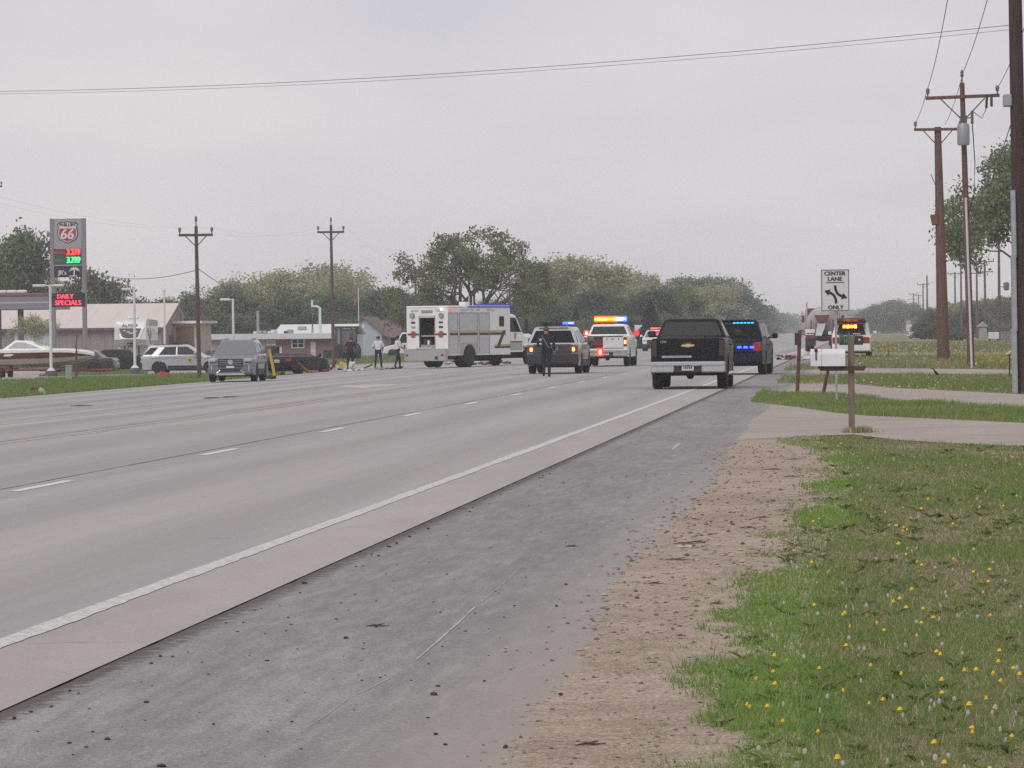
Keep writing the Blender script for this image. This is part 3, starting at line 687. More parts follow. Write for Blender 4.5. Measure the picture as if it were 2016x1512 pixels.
def suv(name, label, S, body, cabin=None, lower=None, tail=LENS_RED, rim=ALLOY, rbump=None, gate_z=None, glass=None, cat='suv', group=None, front_glass=None):
    c = Car(name, label, cat, S, body, cabin, lower, rim, group)
    b, H = S['belt'], S['H']; yr0, yf0, yr1, yf1 = S['cab']
    c.ewin(False, b + .03, H - .15, .11, 'rear_window', glass); c.ewin(True, b + .01, H - .1, .10, 'windshield', front_glass or GLASS_L)
    for s in (-1, 1):
        if S.get('swept'):
            c.swin([(yr0 + .12, b + .05), (yr0 + .62, b + .05), (yr0 + .98, H - .15), (yr1 + .06, H - .17)], s, glass)
            c.swin([(yr0 + 1.0, b + .03), (yr0 + 2.02, b + .03), (yr0 + 2.02, H - .12), (yr0 + 1.36, H - .14)], s, glass)
        else:
            c.swin([(yr0 + .26, b + .06), (yr0 + .98, b + .04), (yr0 + .98, H - .14), (yr1 + .22, H - .15)], s, glass)
            c.swin([(yr0 + 1.06, b + .04), (yr0 + 2.02, b + .04), (yr0 + 2.02, H - .13), (yr0 + 1.06, H - .14)], s, glass)
        xf = c.caby(H - .13, True) - .10; c.swin([(yr0 + 2.1, b + .04), (yf0 - .22, b + .04), (xf, H - .13), (yr0 + 2.1, H - .13)], s, glass)
    wr = S['wr'] * 1.17
    c.doors([(c.wy[1] + .1, c.wy[1] + 1.08, .38, 0), (c.wy[1] + 1.11, c.wy[0] - wr - .06, 0, 0)], S['sill'] + .1, b - .04, body)
    c.mirrors(yf0 - .42, b + .13, body if body is not BLACK else BLACKP)
    MB().bb(-S['cabw'][1] * .8, S['cabw'][1] * .8, yr1 - .1, yr1 + .3, H - .05, H - .005, .02).build('roof_spoiler', cabin or body, c.root)
    MB().bb(-.97 * c.W / 2, .97 * c.W / 2, c.yr - .06, c.yr + .12, S['sill'] + .04, .74, .05).build('rear_bumper', rbump or body, c.root)
    g = c.end('liftgate', -.72, .72, .76, b - .02, False, body, .03, .03)
    MB().bb(-.3, .3, c.yr - .04, c.yr - .02, b - .2, b - .12, .01).build('liftgate_trim', BLACKP, g)
    for s in (-1, 1):
        MB().bb(s * .62, s * (c.W / 2 - .05), c.yr - .035, c.yr + .22, .80, b - .08, .04).build('tail_light', tail, c.root)
        MB().bb(s * .56, s * (c.W / 2 - .09), c.yf - .26, c.yf + .012, S.get('hl', .82), S.get('hl', .82) + .15, .04).build('headlight', LENS_CLEAR, c.root)
    c.end('grille', -.5, .5, .62, S.get('hl', .82) + .14, True, BLACKP, .03, .03)
    MB().bb(-.95 * c.W / 2, .95 * c.W / 2, c.yf - .2, c.yf + .05, S['sill'] + .02, .6, .05).build('front_bumper', rbump or body, c.root)
    for s in (-1, 1):
        MB().tube([(s * S['cabw'][1] * .86, yr1 + .25, H + .01), (s * S['cabw'][1] * .86, yf1 - .2, H + .01)], .02).build('roof_rail', BLACKP, c.root)
    return c
EXPL = dict(swept=True, L=5.05, W=2.0, H=1.76, fo=.92, wb=3.02, wr=.385, sill=.30, belt=1.13, nose=.07, tw=.25, cab=(-2.46, 1.12, -2.02, .12), cabw=(.955, .70), hl=.80,
            top=[(-2.525, 1.02), (-2.42, 1.12), (1.0, 1.12), (1.2, 1.08), (2.2, 1.0), (2.4, .93), (2.525, .78)])
TAHOE = dict(L=5.3, W=2.04, H=1.93, fo=.95, wb=3.07, wr=.40, sill=.36, belt=1.22, nose=.05, tw=.27, cab=(-2.6, 1.25, -2.46, .5), cabw=(.985, .80), hl=.9,
             top=[(-2.65, 1.14), (-2.58, 1.21), (1.2, 1.21), (1.35, 1.16), (2.4, 1.1), (2.55, 1.02), (2.65, .88)])
EDGE = dict(swept=True, L=4.78, W=1.93, H=1.70, fo=.95, wb=2.85, wr=.37, sill=.28, belt=1.08, nose=.10, tw=.24, cab=(-2.28, 1.12, -1.85, -.1), cabw=(.90, .64), hl=.80,
            top=[(-2.39, 1.0), (-2.3, 1.07), (1.05, 1.07), (1.2, 1.03), (2.05, .94), (2.28, .86), (2.39, .70)])
SEDAN = dict(L=4.9, W=1.85, H=1.45, fo=.95, wb=2.8, wr=.34, sill=.24, belt=.93, nose=.09, tw=.22, cab=(-1.85, 1.0, -1.15, .2), cabw=(.88, .60),
             top=[(-2.45, .80), (-2.35, .96), (-1.7, .99), (.95, .93), (1.1, .89), (2.2, .78), (2.38, .68), (2.45, .55)])
def sedan(name, label, body, S=SEDAN, group=None):
    c = Car(name, label, 'car', S, body, group=group)
    b, H = S['belt'], S['H']; c.ewin(False, b + .06, H - .1, .1, 'rear_window'); c.ewin(True, b + .03, H - .08, .1, 'windshield')
    yr0, yf0, yr1, yf1 = S['cab']
    for s in (-1, 1):
        m = (yr0 + yf0) / 2 - .05
        c.swin([(yr0 + .42, b + .05), (m - .03, b + .04), (m - .03, H - .1), (yr1 + .12, H - .1)], s); c.swin([(m + .04, b + .04), (yf0 - .25, b + .04), (yf1 - .05, H - .1), (m + .04, H - .1)], s)
        MB().bb(s * .5, s * .86, c.yr - .02, c.yr + .2, .68, .86, .03).build('tail_light', LENS_RED, c.root)
        MB().bb(s * .5, s * .82, c.yf - .3, c.yf - .02, .56, .68, .03).build('headlight', LENS_CLEAR, c.root)
    c.doors([(-1.0, -.02, .2, 0), (.02, 1.0, 0, 0)], .34, b - .04, body)
    c.mirrors(.72, b + .08, body, .15)
    MB().bb(-.86, .86, c.yr - .06, c.yr + .1, .32, .62, .05).build('rear_bumper', body, c.root); MB().bb(-.84, .84, c.yf - .15, c.yf + .05, .26, .5, .05).build('front_bumper', body, c.root)
    c.plate(False, .65)
    return c
def lightbar(c, y, z, w, cells, depth=.3, h=.11):
    b = MB().bb(-w / 2, w / 2, y - depth / 2, y + depth / 2, z, z + .035, .01).bb(-w * .4, -w * .34, y - .05, y + .05, z - .07, z + .01).bb(w * .34, w * .4, y - .05, y + .05, z - .07, z + .01).build('light_bar', BLACKP, c.root)
    n = len(cells); cw = w / n
    for i, m in enumerate(cells):
        x0 = -w / 2 + i * cw; lit = m.name.startswith('glow'); lens = LENS_AMB if 'amber' in m.name else LENS_BLUEL if ('blue' in m.name or 'strobe' in m.name) else LENS_REDL if 'red' in m.name else m
        q = MB().bb(x0 + .004, x0 + cw - .004, y - depth / 2 + .01, y + depth / 2 - .01, z + .036, z + .036 + h, .018).build('light_module', lens, b)
        if lit: MB().bb(x0 + .004, x0 + cw - .004, y - depth / 2 - .004, y - depth / 2 + .012, z + .036 + h * .28, z + .036 + h * .72, .006).bb(x0 + .004, x0 + cw - .004, y + depth / 2 - .012, y + depth / 2 + .004, z + .036 + h * .28, z + .036 + h * .72, .006).build('light_core', m, q)
    return b

# black pickup on the shoulder lane
c = pickup('pickup_truck', 'black pickup truck with chrome rear bumper and gold bow tie badge', PICK, BLACK, LENS_DARK)
gate = [o for o in c.root.children if o.name.startswith('tailgate')][0]
bow = [(-.17, -.03), (-.06, -.03), (-.06, -.05), (.06, -.05), (.07, -.03), (.17, -.03), (.17, .03), (.06, .03), (.06, .05), (-.06, .05), (-.07, .03), (-.17, .03)]
bow = [(x * (1.0 if abs(z) > .04 else 1) + z * .35, z) for x, z in bow]
GOLD = mat('gold_badge', (.62, .50, .22), rough=.3, metal=.3)
MB().prism(bow, lambda x, z: (x, c.yr - .045, 1.17 + z * .9), lambda x, z: (x, c.yr - .02, 1.17 + z * .9)).build('badge', GOLD, gate)
lettering(gate, '1500', .09, (-.66, c.yr - .03, 1.27), (1, 0, 0), (0, 0, 1), CHROME)
MB().bb(-.7, .1, c.yr - .035, c.yr - .02, .84, .90, .006).build('tailgate_trim', DULLSTEEL, gate)
for s in (-1, 1): MB().tube([(s * 1.0, -1.5, .40), (s * 1.02, 1.3, .40)], .045).build('running_board', CHROME, c.root)
for s in (-1, 1): c.side('wheel_arch_trim', [(c.wy[1] + .56 * math.cos(R(a)), .40 + .56 * math.sin(R(a))) for a in range(0, 181, 20)] + [(c.wy[1] + .49 * math.cos(R(a)), .40 + .49 * math.sin(R(a))) for a in range(180, -1, -20)], s, BLACKP, .02)
c.place(1355, 111, .4)

# dark SUV with blue strobes ahead of it
c = suv('police_suv', 'dark navy police suv with lit blue rear strobes', TAHOE, NAVY, tail=LENS_RED, rbump=NAVY, cat='police car')
g = [o for o in c.root.children if o.name.startswith('liftgate')][0]
for k in range(6): MB().bb(-.05 + k * .125, .05 + k * .125, c.caby(1.83, False) - .035, c.caby(1.83, False) - .012, 1.79, 1.835, .01).build('strobe_light', CYANG, c.root)
for k in range(3): MB().bb(.10 + k * .22, .26 + k * .22, c.yr - .07, c.yr - .028, .92, 1.0, .03).build('strobe_light', BLUEL, g)
c.plate(False, .84)
pl = [o for o in c.root.children if o.name.startswith('license_plate')][-1]; pl.location.x = -.22; pl.location.y = -.03
c.place(1446, 145, 3.0)

# officer's silver and charcoal police SUV in the travel lane
c = suv('police_suv', 'pewter grey police suv with charcoal tailgate and blue roof strobe', EXPL, paint('pewter', (.17, .165, .17), .3), cabin=SILVER, lower=BLACKP, tail=LENS_RED, rim=BLACKRIM, rbump=BLACKP, cat='police car')
g = [o for o in c.root.children if o.name.startswith('liftgate')][0]; g.data.materials[0] = DKGREY
for s in (-1, 1):
    t = [o for o in c.root.children if o.name.startswith('tail_light')][0 if s < 0 else 1]
    MB().bb(s * .74, s * .84, c.yr - .05, c.yr - .03, .84, .98, .02).build('lit_lamp', WARM, t)
lightbar(c, -.55, 1.80, 1.25, [BLACKP, BLACKP, BLACKP, BLACKP, BLUEL, BLUEG])
c.end('bumper_cover', -.9, .9, .40, .72, False, BLACKP, .065, .03)
lettering(g, 'POLICE', .14, (0, c.yr - .036, .95), (1, 0, 0), (0, 0, 1), SILVER)
c.place(1088, 154, 1.5)

# white police pickup with amber lightbar
PK2 = dict(PICK); PK2['H'] = 1.88
c = pickup('police_pickup', 'white police pickup with blazing amber light bar and white tailgate placard', PK2, WHITE, LENS_RED, bumper=DULLSTEEL)
c.root['category'] = 'pickup truck'
g = [o for o in c.root.children if o.name.startswith('tailgate')][0]; g.data.materials[0] = mat('maroon_black', (.035, .012, .016), rough=.4)
MB().bb(-.1, .80, c.yr - .05, c.yr - .027, .82, 1.30, .05).build('placard', PLATE, g)
for k, x in enumerate((.08, .33, .6)): MB().box((x, c.yr - .052, 1.22), (.03 if k != 1 else .12, .004, .08 if k != 1 else .04)).build('placard_mark', INK, g)
MB().bb(-.62, -.15, c.yr - .04, c.yr - .027, .95, 1.2, .01).build('tailgate_trim', mat('dull_red', (.12, .03, .03)), g)
lightbar(c, .15, 1.95, 1.45, [AMBER, AMBER_H, AMBER_H, AMBER_H, AMBER, AMBER, AMBER_H, WHT_B, WHT_B, BLUEG], .34, .26)  # modules made tall to take in the amber glow around the bar
q = MB().bb(-.36, -.06, c.yr - .235, c.yr - .2, .47, .82, .1).build('red_strobe', LENS_REDL, c.root); MB().bb(-.25, -.17, c.yr - .245, c.yr - .23, .55, .74, .03).build('strobe_core', CORE_RED, q)
tl = [o for o in c.root.children if o.name.startswith('tail_light')]
MB().bb(.84, .94, c.yr - .035, c.yr - .014, 1.0, 1.16, .03).build('lit_lamp', WARM, tl[1])
for s in (-1, 1):
    q = MB().bb(s * 1.0, s * 1.26, .5, .66, 1.34, 1.62, .08).build('corner_strobe', LENS_REDL if s < 0 else mat('glow_soft_red', (.3, .05, .05), emit=(1, .05, .04), estr=.9), c.root)
    if s < 0: MB().bb(s * 1.08, s * 1.18, .48, .51, 1.42, 1.54, .03).build('strobe_core', CORE_RED, q)
sp = MB().prism([(0, 0), (.36, .34), (-.02, .36)], lambda x, z: (1.02 + x, 1.16, 1.48 + z), lambda x, z: (1.02 + x, 1.20, 1.48 + z)).build('white_triangle', PLATE, c.root)  # white triangle stands in for the mirror and open door window
c.place(1192, 184, 1.2)

# white police SUV facing us beyond
c = suv('police_suv', 'far white police suv facing the scene with a red flasher', EXPL, WHITE, rim=BLACKRIM, rbump=BLACKP, cat='police car')
lightbar(c, -.1, 1.80, 1.2, [BLACKP, LENS_RED, REDG, REDG, REDG, BLACKP])
MB().bb(-.55, .55, c.yf + .05, c.yf + .12, .5, .95, .03).build('push_bumper', BLACKP, c.root)
q = MB().bb(-.80, -.2, c.yf - .9, c.yf - .55, 1.02, 1.50, .14).build('bonnet_strobe', LENS_REDL, c.root); MB().bb(-.6, -.4, c.yf - .56, c.yf - .53, 1.15, 1.38, .06).build('strobe_core', CORE_RED, q)  # lens made oversized to take in the flasher's red glow
c.place(1287, 344, 181, 'front')

# grey blue crossover facing us on the far shoulder
c = suv('crossover', 'grey blue crossover parked nose first on the roadside grass', EDGE, GREYB, lower=BLACKP, rbump=None, cat='car')
f = [o for o in c.root.children if o.name.startswith('front_bumper')][0]
MB().prism([(-.5, .36), (.5, .36), (.62, .28), (-.62, .28)], lambda x, z: (x, c.yf + .085, z), lambda x, z: (x, c.yf + .04, z)).build('skid_plate', CHROME, f)
for s in (-1, 1):
    MB().tube([(s * .40, c.yf + .07, .48), (s * .55, c.yf + .07, .36)], .022).build('bumper_trim', CHROME, f)
    MB().bb(s * .72, s * .78, c.yf - .06, c.yf + .06, .42, .66, .02).build('running_lamp', LENS_CLEAR, f)
MB().bb(-.42, .42, c.yf + .03, c.yf + .07, .42, .55, .02).build('lower_grille', BLACKP, f)
gr = [o for o in c.root.children if o.name.startswith('grille')][0]
for k in range(3): MB().bb(-.46, .46, c.yf + .028, c.yf + .042, .68 + k * .09, .70 + k * .09, .004).build('grille_bar', CHROME if k == 1 else ALLOY, gr)
MB().lathe([(.0, 0), (.10, .0), (.10, .015), (.0, .015)], 'Y', (0, c.yf + .04, .80), 16).xf(Matrix.Diagonal((1, 1, 1, 1))).build('badge', CHROME, gr)
MB().bb(-.16, .16, c.yf + .05, c.yf + .07, .56, .64, .004).build('license_plate', PLATE, c.root)
c.place(454, 164, 178.5, 'front')

# silver police SUV side-on
c = suv('police_suv', 'silver police suv side on behind the grass with a gold door shield', EXPL, SILVER, lower=BLACKP, rim=BLACKRIM, rbump=BLACKP, cat='police car')
for s in (-1, 1):
    x = c.hw(.35, .85) + .008; em = [(-.20, .16), (.20, .16), (.17, .0), (0, -.22), (-.17, .0)]
    e1 = MB().prism(em, lambda y, z: (s * (x + .004), .38 + y, .84 + z), lambda y, z: (s * (x + .012), .38 + y, .84 + z)).build('door_shield', GOLD, c.root)
    MB().prism([(a * .6, b * .6) for a, b in em], lambda y, z: (s * (x + .012), .38 + y, .84 + z), lambda y, z: (s * (x + .016), .38 + y, .84 + z)).build('shield_center', mat('shield_brown', (.22, .10, .05)), e1)
    MB().bb(s * (c.hw(-1, .98) - .01), s * (c.hw(-1, .98) + .011), -1.9, 1.7, .955, .985).build('body_stripe', mat('stripe_teal', (.16, .2, .22)), c.root)
lightbar(c, -.5, 1.79, 1.2, [BLACKP] * 6)
c.place(366, 240, 89, 'mid')

# dark cars by the gas station
c = sedan('parked_car', 'dark sedan parked behind the boat', DKGREY); c.place(152, 252, 272, 'mid')
c = sedan('parked_car', 'second dark car beside the light pole base', BLACK); c.place(222, 262, 200, 'mid')
SP = dict(SEDAN); SP['H'] = 1.16; SP['cabw'] = (.86, .62)
c = sedan('damaged_car', 'low dark damaged car behind the yellow marker post', BLACK, SP); c.place(546, 224, 18, 'rear')

# white work pickup far behind the men
c = pickup('pickup_truck', 'white pickup parked on the grass by the blue gabled house', PICK, WHITE, LENS_RED); c.place(752, 430, 270, 'mid')
# white SUV with its liftgate up, strobing amber
c = suv('responder_suv', 'white suv with raised liftgate and amber strobe bar', TAHOE, WHITE, rbump=WHITE, cat='suv')
for o in list(c.root.children):
    if o.name.split('.')[0] in ('rear_window', 'liftgate', 'roof_spoiler'):
        for q in list(o.children): bpy.data.objects.remove(q)
        bpy.data.objects.remove(o)
MAROON = mat('maroon_trim', (.16, .03, .03), rough=.5)
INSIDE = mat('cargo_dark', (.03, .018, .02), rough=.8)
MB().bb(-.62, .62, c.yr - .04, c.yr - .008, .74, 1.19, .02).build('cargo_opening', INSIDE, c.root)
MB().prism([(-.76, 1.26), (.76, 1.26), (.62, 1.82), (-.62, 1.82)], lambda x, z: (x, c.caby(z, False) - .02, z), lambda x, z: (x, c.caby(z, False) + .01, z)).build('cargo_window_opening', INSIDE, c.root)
lg = MB().prism([(-.80, 0), (.80, 0), (.72, 1.05), (-.72, 1.05)], lambda x, d: (x, c.yr + .2 - d * .97, 1.93 + d * .18), lambda x, d: (x, c.yr + .2 - d * .97, 1.86 + d * .18)).build('raised_liftgate', [MAROON], c.root)
for s in (-1, 1): MB().tube([(s * .7, c.yr + .1, 1.55), (s * .7, c.yr - .45, 1.95)], .015).build('gas_strut', BLACKP, lg)
sb = MB().bb(-.46, .34, c.yr - .16, c.yr - .10, 1.58, 1.80, .02).build('strobe_bar', BLACKP, c.root)
for k in range(4): MB().bb(-.42 + k * .19, -.27 + k * .19, c.yr - .19, c.yr - .158, 1.61, 1.77, .02).build('amber_strobe', AMBER_H if k % 2 else AMBER, sb)
TARP = mat('green_tarp', (.06, .19, .15), rough=.7, var=.45, scale=6)
t = MB()
for k in range(7): t.box((-.58 + k * .12, c.yr - .10, 1.08 + .1 * math.sin(k * 2.1)), (.10, .08, .44 + .08 * math.cos(k * 1.7)), .03, 0, Matrix.Rotation(.12 * math.sin(k * 3), 4, 'Y'))
t.build('folded_vests', TARP, c.root)
MB().bb(.10, .5, c.yr - .08, c.yr - .04, 1.28, 1.34, .005).build('white_panel', PLATE, c.root)
MB().lathe([(.0, 0), (.06, .0), (.05, .03), (0, .04)], 'Y', (.42, c.yr - .085, 1.0), 12).build('round_lamp', PLATE, c.root)
c.plate(False, .58)
c.place(1676, 216, 1.0)
# box-nosed white van partly behind the second man
VAN = dict(L=5.6, W=2.0, H=2.35, fo=.85, wb=3.4, wr=.36, sill=.35, belt=1.3, nose=.05, tw=.24, cab=(-2.75, 1.6, -2.7, 1.0), cabw=(.98, .86), hl=.85,
           top=[(-2.8, 1.25), (1.6, 1.28), (1.7, 1.2), (2.5, 1.02), (2.7, .95), (2.8, .8)])
c = suv('utility_van', 'white utility van behind the rescue truck', VAN, WHITE, cat='van'); c.place(812, 395, 262, 'mid')
# ------------------------------------------------------------------ heavy rescue truck
DIAMOND = mat('diamond_plate', (.40, .40, .385), rough=.42, metal=.35, var=.18, scale=30)
SHUTTER = mat('shutter_grey', (.50, .51, .53), rough=.45, metal=.2, var=.04, scale=3)
GOLDS = mat('gold_stripe', (.50, .34, .16), rough=.45); BLK = mat('black_stripe', (.025, .02, .02), rough=.5)
REDP = mat('red_paint', (.30, .06, .04), rough=.4)
BLUEP = mat('blue_lens', (.02, .03, .30), rough=.25, emit=(.03, .05, 1), estr=.12)
def rescue_truck():
    t = thing('rescue_truck', 'white heavy rescue truck with open rear bay and gold stripe', 'rescue truck')
    y0, y1, W = -4.1, 2.4, 1.25
    b = MB()
    # box body with an open bay in the back: walls, roof, floor and inner bulkhead
    b.bb(-W, W, y0 + 1.1, y1, .62, 3.16, .02)
    b.bb(-W, -.46, y0, y0 + 1.12, .62, 3.16, .02); b.bb(.46, W, y0, y0 + 1.12, .62, 3.16, .02)
    b.bb(-.47, .47, y0, y0 + 1.12, 2.62, 3.155); b.bb(-.47, .47, y0, y0 + 1.12, .62, 1.05)
    body = b.build('body', WHITE, t)
    MB().bb(-W - .02, W + .02, y0 - .02, y1 + .02, 3.10, 3.22, .04).build('roof_edge', WHITE, t)
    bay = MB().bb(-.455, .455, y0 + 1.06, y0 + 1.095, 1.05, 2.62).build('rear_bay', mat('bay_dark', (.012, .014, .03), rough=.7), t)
    for s in (-1, 1): MB().bb(s * .452, s * .4605, y0 + .03, y0 + 1.06, 1.06, 2.61).build('bay_shade_sheet', MATS['bay_dark'], bay)  # dark sheets paint the bay's inner shade over its white walls
    MB().bb(-.45, .45, y0 + .03, y0 + 1.06, 2.60, 2.612).build('bay_shade_sheet', MATS['bay_dark'], bay)
    MB().bb(-.44, .44, y0 + .1, y0 + 1.05, 1.62, 1.70).build('bay_shelf', DULLSTEEL, bay); MB().bb(-.44, .44, y0 + .06, y0 + .9, 1.06, 1.2, .01).build('bay_tray', DULLSTEEL, bay)
    MB().bb(-.36, .1, y0 + .2, y0 + .9, 1.2, 1.5, .03).build('stowed_bag', mat('maroon_bag', (.09, .02, .03)), bay); MB().bb(.2, .4, y0 + .3, y0 + .9, 1.7, 2.2, .03).build('stowed_case', mat('rust_case', (.16, .05, .03)), bay)
    MB().bb(-.06, .06, y0 + .1, y0 + .2, 1.2, 1.42, .02).build('stowed_bottle', WHITE, bay)
    for s in (-1, 1): MB().bb(s * .46, s * .50, y0 - .02, y0 + .01, 1.0, 2.7).build('bay_frame', DULLSTEEL, bay)
    MB().bb(-.5, .5, y0 - .02, y0 + .01, 2.6, 2.72).build('bay_frame', SHUTTER, bay)
    MB().bb(-.5, .46, y0 - .34, y0 + .03, .98, 1.06, .01).build('tail_step', SHUTTER, t)
    bm_ = MB().bb(-W, W, y0 - .3, y0, .35, 1.0, .03).build('rear_bumper', DIAMOND, t)
    for s in (-1, 1):
        MB().bb(s * 1.0, s * 1.15, y0 - .315, y0 - .29, .6, .72, .01).build('reflector', LENS_RED, bm_)
    MB().lathe([(0, 0), (.09, 0), (.09, .03), (0, .03)], 'Y', (.72, y0 - .33, .52), 14).build('tow_eye', BLACKP, bm_)
    for s in (-1, 1):                              # lamps, crest and stripe either side of the bay
        for z, m in ((2.36, LENS_DARK), (2.12, BLACKP if s > 0 else DULLSTEEL)): MB().bb(s * .72, s * .96, y0 - .04, y0, z - .05, z + .05, .01).build('rear_lamp', m, t)
        MB().lathe([(0, 0), (.13, .0), (.15, .1), (0, .1)], 'Y', (s * .88, y0 - .12, 2.72), 14).build('flood_lamp', DULLSTEEL, t)
        MB().bb(s * .55, s * .98, y0 - .02, y0, 2.92, 3.04, .01).build('marker_panel', mat('pale_gold', (.55, .47, .30)), t)
        cx = s * .84
        MB().prism([(cx - .34, 1.70), (cx + .34, 1.70), (cx + .34, 1.79), (cx - .34, 1.79)], lambda x, z: (x, y0 - .012, z), lambda x, z: (x, y0, z)).build('rear_stripe', BLK, t)
        cr = [(.05, .05), (.12, .17), (-.12, .17), (-.05, .05), (-.17, .12), (-.17, -.12), (-.05, -.05), (-.12, -.17), (.12, -.17), (.05, -.05), (.17, -.12), (.17, .12)]
        MB().prism(cr, lambda x, z: (cx + x, y0 - .02, 1.74 + z), lambda x, z: (cx + x, y0, 1.74 + z)).build('rear_crest', REDP, t)
    MB().bb(-.34, .34, y0 - .05, y0, 2.86, 3.0, .02).build('roof_lamp_bracket', DULLSTEEL, t)
    MB().tube([(.9, y0 - .06, 3.02), (.9, y0 - .02, 3.02)], .05).build('scene_lamp', glow('warm_scene', (1, .75, .45), 6), t)
    def sx(px): return y0 + (px - 885) / 128 * (y1 - y0)
    # right and left sides: roll-up compartments, stripe, wheel panel
    for s in (-1, 1):
        for (a, b2, z0, z1) in ((886, 905, .72, 2.82), (908, 945, 1.34, 2.82), (948, 969, .72, 2.82)):
            d = MB().bb(s * (W - .03), s * (W + .012), sx(a) + .03, sx(b2) - .03, z0, z1, .006).build('compartment_shutter', SHUTTER, t)
            for yy_ in (sx(a), sx(b2)): MB().bb(s * (W - .02), s * (W + .02), yy_ - .03, yy_ + .03, z0 - .03, z1 + .03).build('shutter_rail', DULLSTEEL, d)
            MB().bb(s * (W - .02), s * (W + .02), sx(a), sx(b2), z1, z1 + .05).build('shutter_head', DULLSTEEL, d)
        for (a, b2) in ((888, 905), (908, 945), (948, 1003)):
            MB().bb(s * (W - .02), s * (W + .018), sx(a) + .04, sx(b2) - .02, 1.80, 1.92).build('gold_stripe', GOLDS, t)
            MB().bb(s * (W - .02), s * (W + .0195), sx(a) + .04, sx(b2) - .02, 1.68, 1.798).build('black_stripe', BLK, t)
        z_ = [(sx(1003), 1.92), (sx(998), 1.92), (sx(983), .98), (sx(989), .98)]
        MB().prism(z_, lambda y, z: (s * (W + .022), y, z), lambda y, z: (s * (W - .02), y, z)).build('slash_stripe', BLK, t)
        MB().bb(s * (W - .02), s * (W + .018), sx(980), y1 - .03, 1.08, 1.18).build('gold_stripe', GOLDS, t); MB().bb(s * (W - .02), s * (W + .0195), sx(980), y1 - .03, .98, 1.078).build('black_stripe', BLK, t)
        wy = -1.92; ar = .66
        pan = [(sx(908), 1.3), (sx(908), .66)] + [(wy + ar * math.cos(R(a)), .55 + ar * math.sin(R(a))) for a in range(170, 9, -20)] + [(sx(946), .66), (sx(946), 1.3)]
        MB().prism(pan, lambda y, z: (s * (W + .014), y, z), lambda y, z: (s * (W - .02), y, z)).build('wheel_panel', DIAMOND, t)
        arch = [(wy + ar * .985 * math.cos(R(a)), .55 + ar * .985 * math.sin(R(a))) for a in range(0, 181, 15)]
        MB().prism(arch, lambda y, z: (s * (W + .008), y, z), lambda y, z: (s * (W - .4), y, z)).build('wheel_well_shade', UNDER, t)  # dark plate paints the shaded wheel hollow on the solid body side
        MB().bb(s * (W - .02), s * (W + .02), sx(990), sx(1000), 2.12, 2.66, .05).build('side_window', GLASS, t)
        MB().lathe([(0, 0), (.09, 0), (.09, .05), (0, .05)], 'X', (s * (W + (.0 if s > 0 else -.0)) if s > 0 else -W - .05, sx(890), 3.0), 12).build('side_flasher', mat('flasher_red', (.5, .08, .05), emit=(1, .1, .05), estr=.8), t)
        MB().bb(s * W, s * (W + .04), sx(925), y1, 3.12, 3.20, .01).build('blue_side_light', BLUEP, t)
        lettering(t, 'COUNTY  VOL  FIRE', .17, (s * (W + .004), sx(930), 2.98), (0, s, 0), (0, 0, 1), DULLSTEEL, 1.35)
        lettering(t, 'RESCUE', .19, (s * (W + .004), sx(982) - .5, 2.98), (0, s, 0), (0, 0, 1), GOLDS, 1.3)
        for yy_ in (wy,): wheel(t, s * (W - .12), yy_, .52, .32, s, ALLOY); wheel(t, s * (W - .52), yy_, .52, .30, s, BLACKRIM)
        wheel(t, s * (W - .2), 4.75, .5, .3, s, ALLOY)
    # crew cab and bonnet
    cab = MB(); CW = 1.08
    ring = lambda z, ya, yb, w: [(w, ya, z), (w, yb, z), (-w, yb, z), (-w, ya, z)]
    cab.loft([ring(.75, 2.42, 4.05, CW), ring(1.75, 2.42, 4.05, CW), ring(2.66, 2.42, 3.45, CW - .1), ring(2.78, 2.5, 3.3, CW - .22)])
    cb = cab.build('cab', WHITE, t, 25)
    hd = MB(); hd.loft([ring(.8, 4.0, 5.55, .95), ring(1.55, 4.0, 5.5, .92), ring(1.72, 4.0, 5.2, .8)]); hd.build('bonnet', WHITE, t, 25)
    MB().bb(-1.05, 1.05, 5.5, 5.85, .55, .85, .05).build('front_bumper', CHROME, t); MB().bb(-.6, .6, 5.5, 5.58, .9, 1.5, .03).build('grille', CHROME, t)
    for s in (-1, 1):
        fn = [(4.75 + .62 * math.cos(R(a)), .5 + .62 * math.sin(R(a))) for a in range(0, 181, 15)] + [(4.2, .5), (4.75 - .5, .5)]
        MB().bb(s * .9, s * 1.2, 4.1, 5.4, 1.0, 1.2, .08).build('fender', WHITE, t)
        MB().prism([(2.62, 1.82), (3.86, 1.82), (3.38, 2.58), (2.62, 2.58)], lambda y, z: (s * (CW + .012 - (z - 1.75) * .11 if z > 1.75 else CW + .012), y, z), lambda y, z: (s * (CW - .12), y, z)).build('cab_window', GLASS, cb)
        MB().bb(s * (CW - .02), s * (CW + .01), 2.5, 3.95, .85, 1.24, .01).build('cab_step_panel', DIAMOND, cb); MB().bb(s * (CW - .02), s * (CW + .012), 2.5, 3.95, 1.26, 1.33).build('cab_stripe', BLK, cb)
        MB().bb(s * (CW - .01), s * (CW + .035), 2.6, 2.66, 1.55, 1.72, .01).build('cab_handle', BLACKP, cb)
        sh = [(.0, .2), (.14, .15), (.16, -.05), (0, -.22), (-.16, -.05), (-.14, .15)]
        MB().prism(sh, lambda y, z: (s * (CW + .012), 3.2 + y, 1.6 + z), lambda y, z: (s * (CW - .01), 3.2 + y, 1.6 + z)).build('door_crest', GOLDS, cb)
        MB().box((s * (CW + .28), 3.95, 2.2), (.18, .12, .62), .03).tube([(s * (CW - .02), 3.9, 1.85), (s * (CW + .28), 3.95, 1.95)], .02).build('mirror', BLACKP, cb)
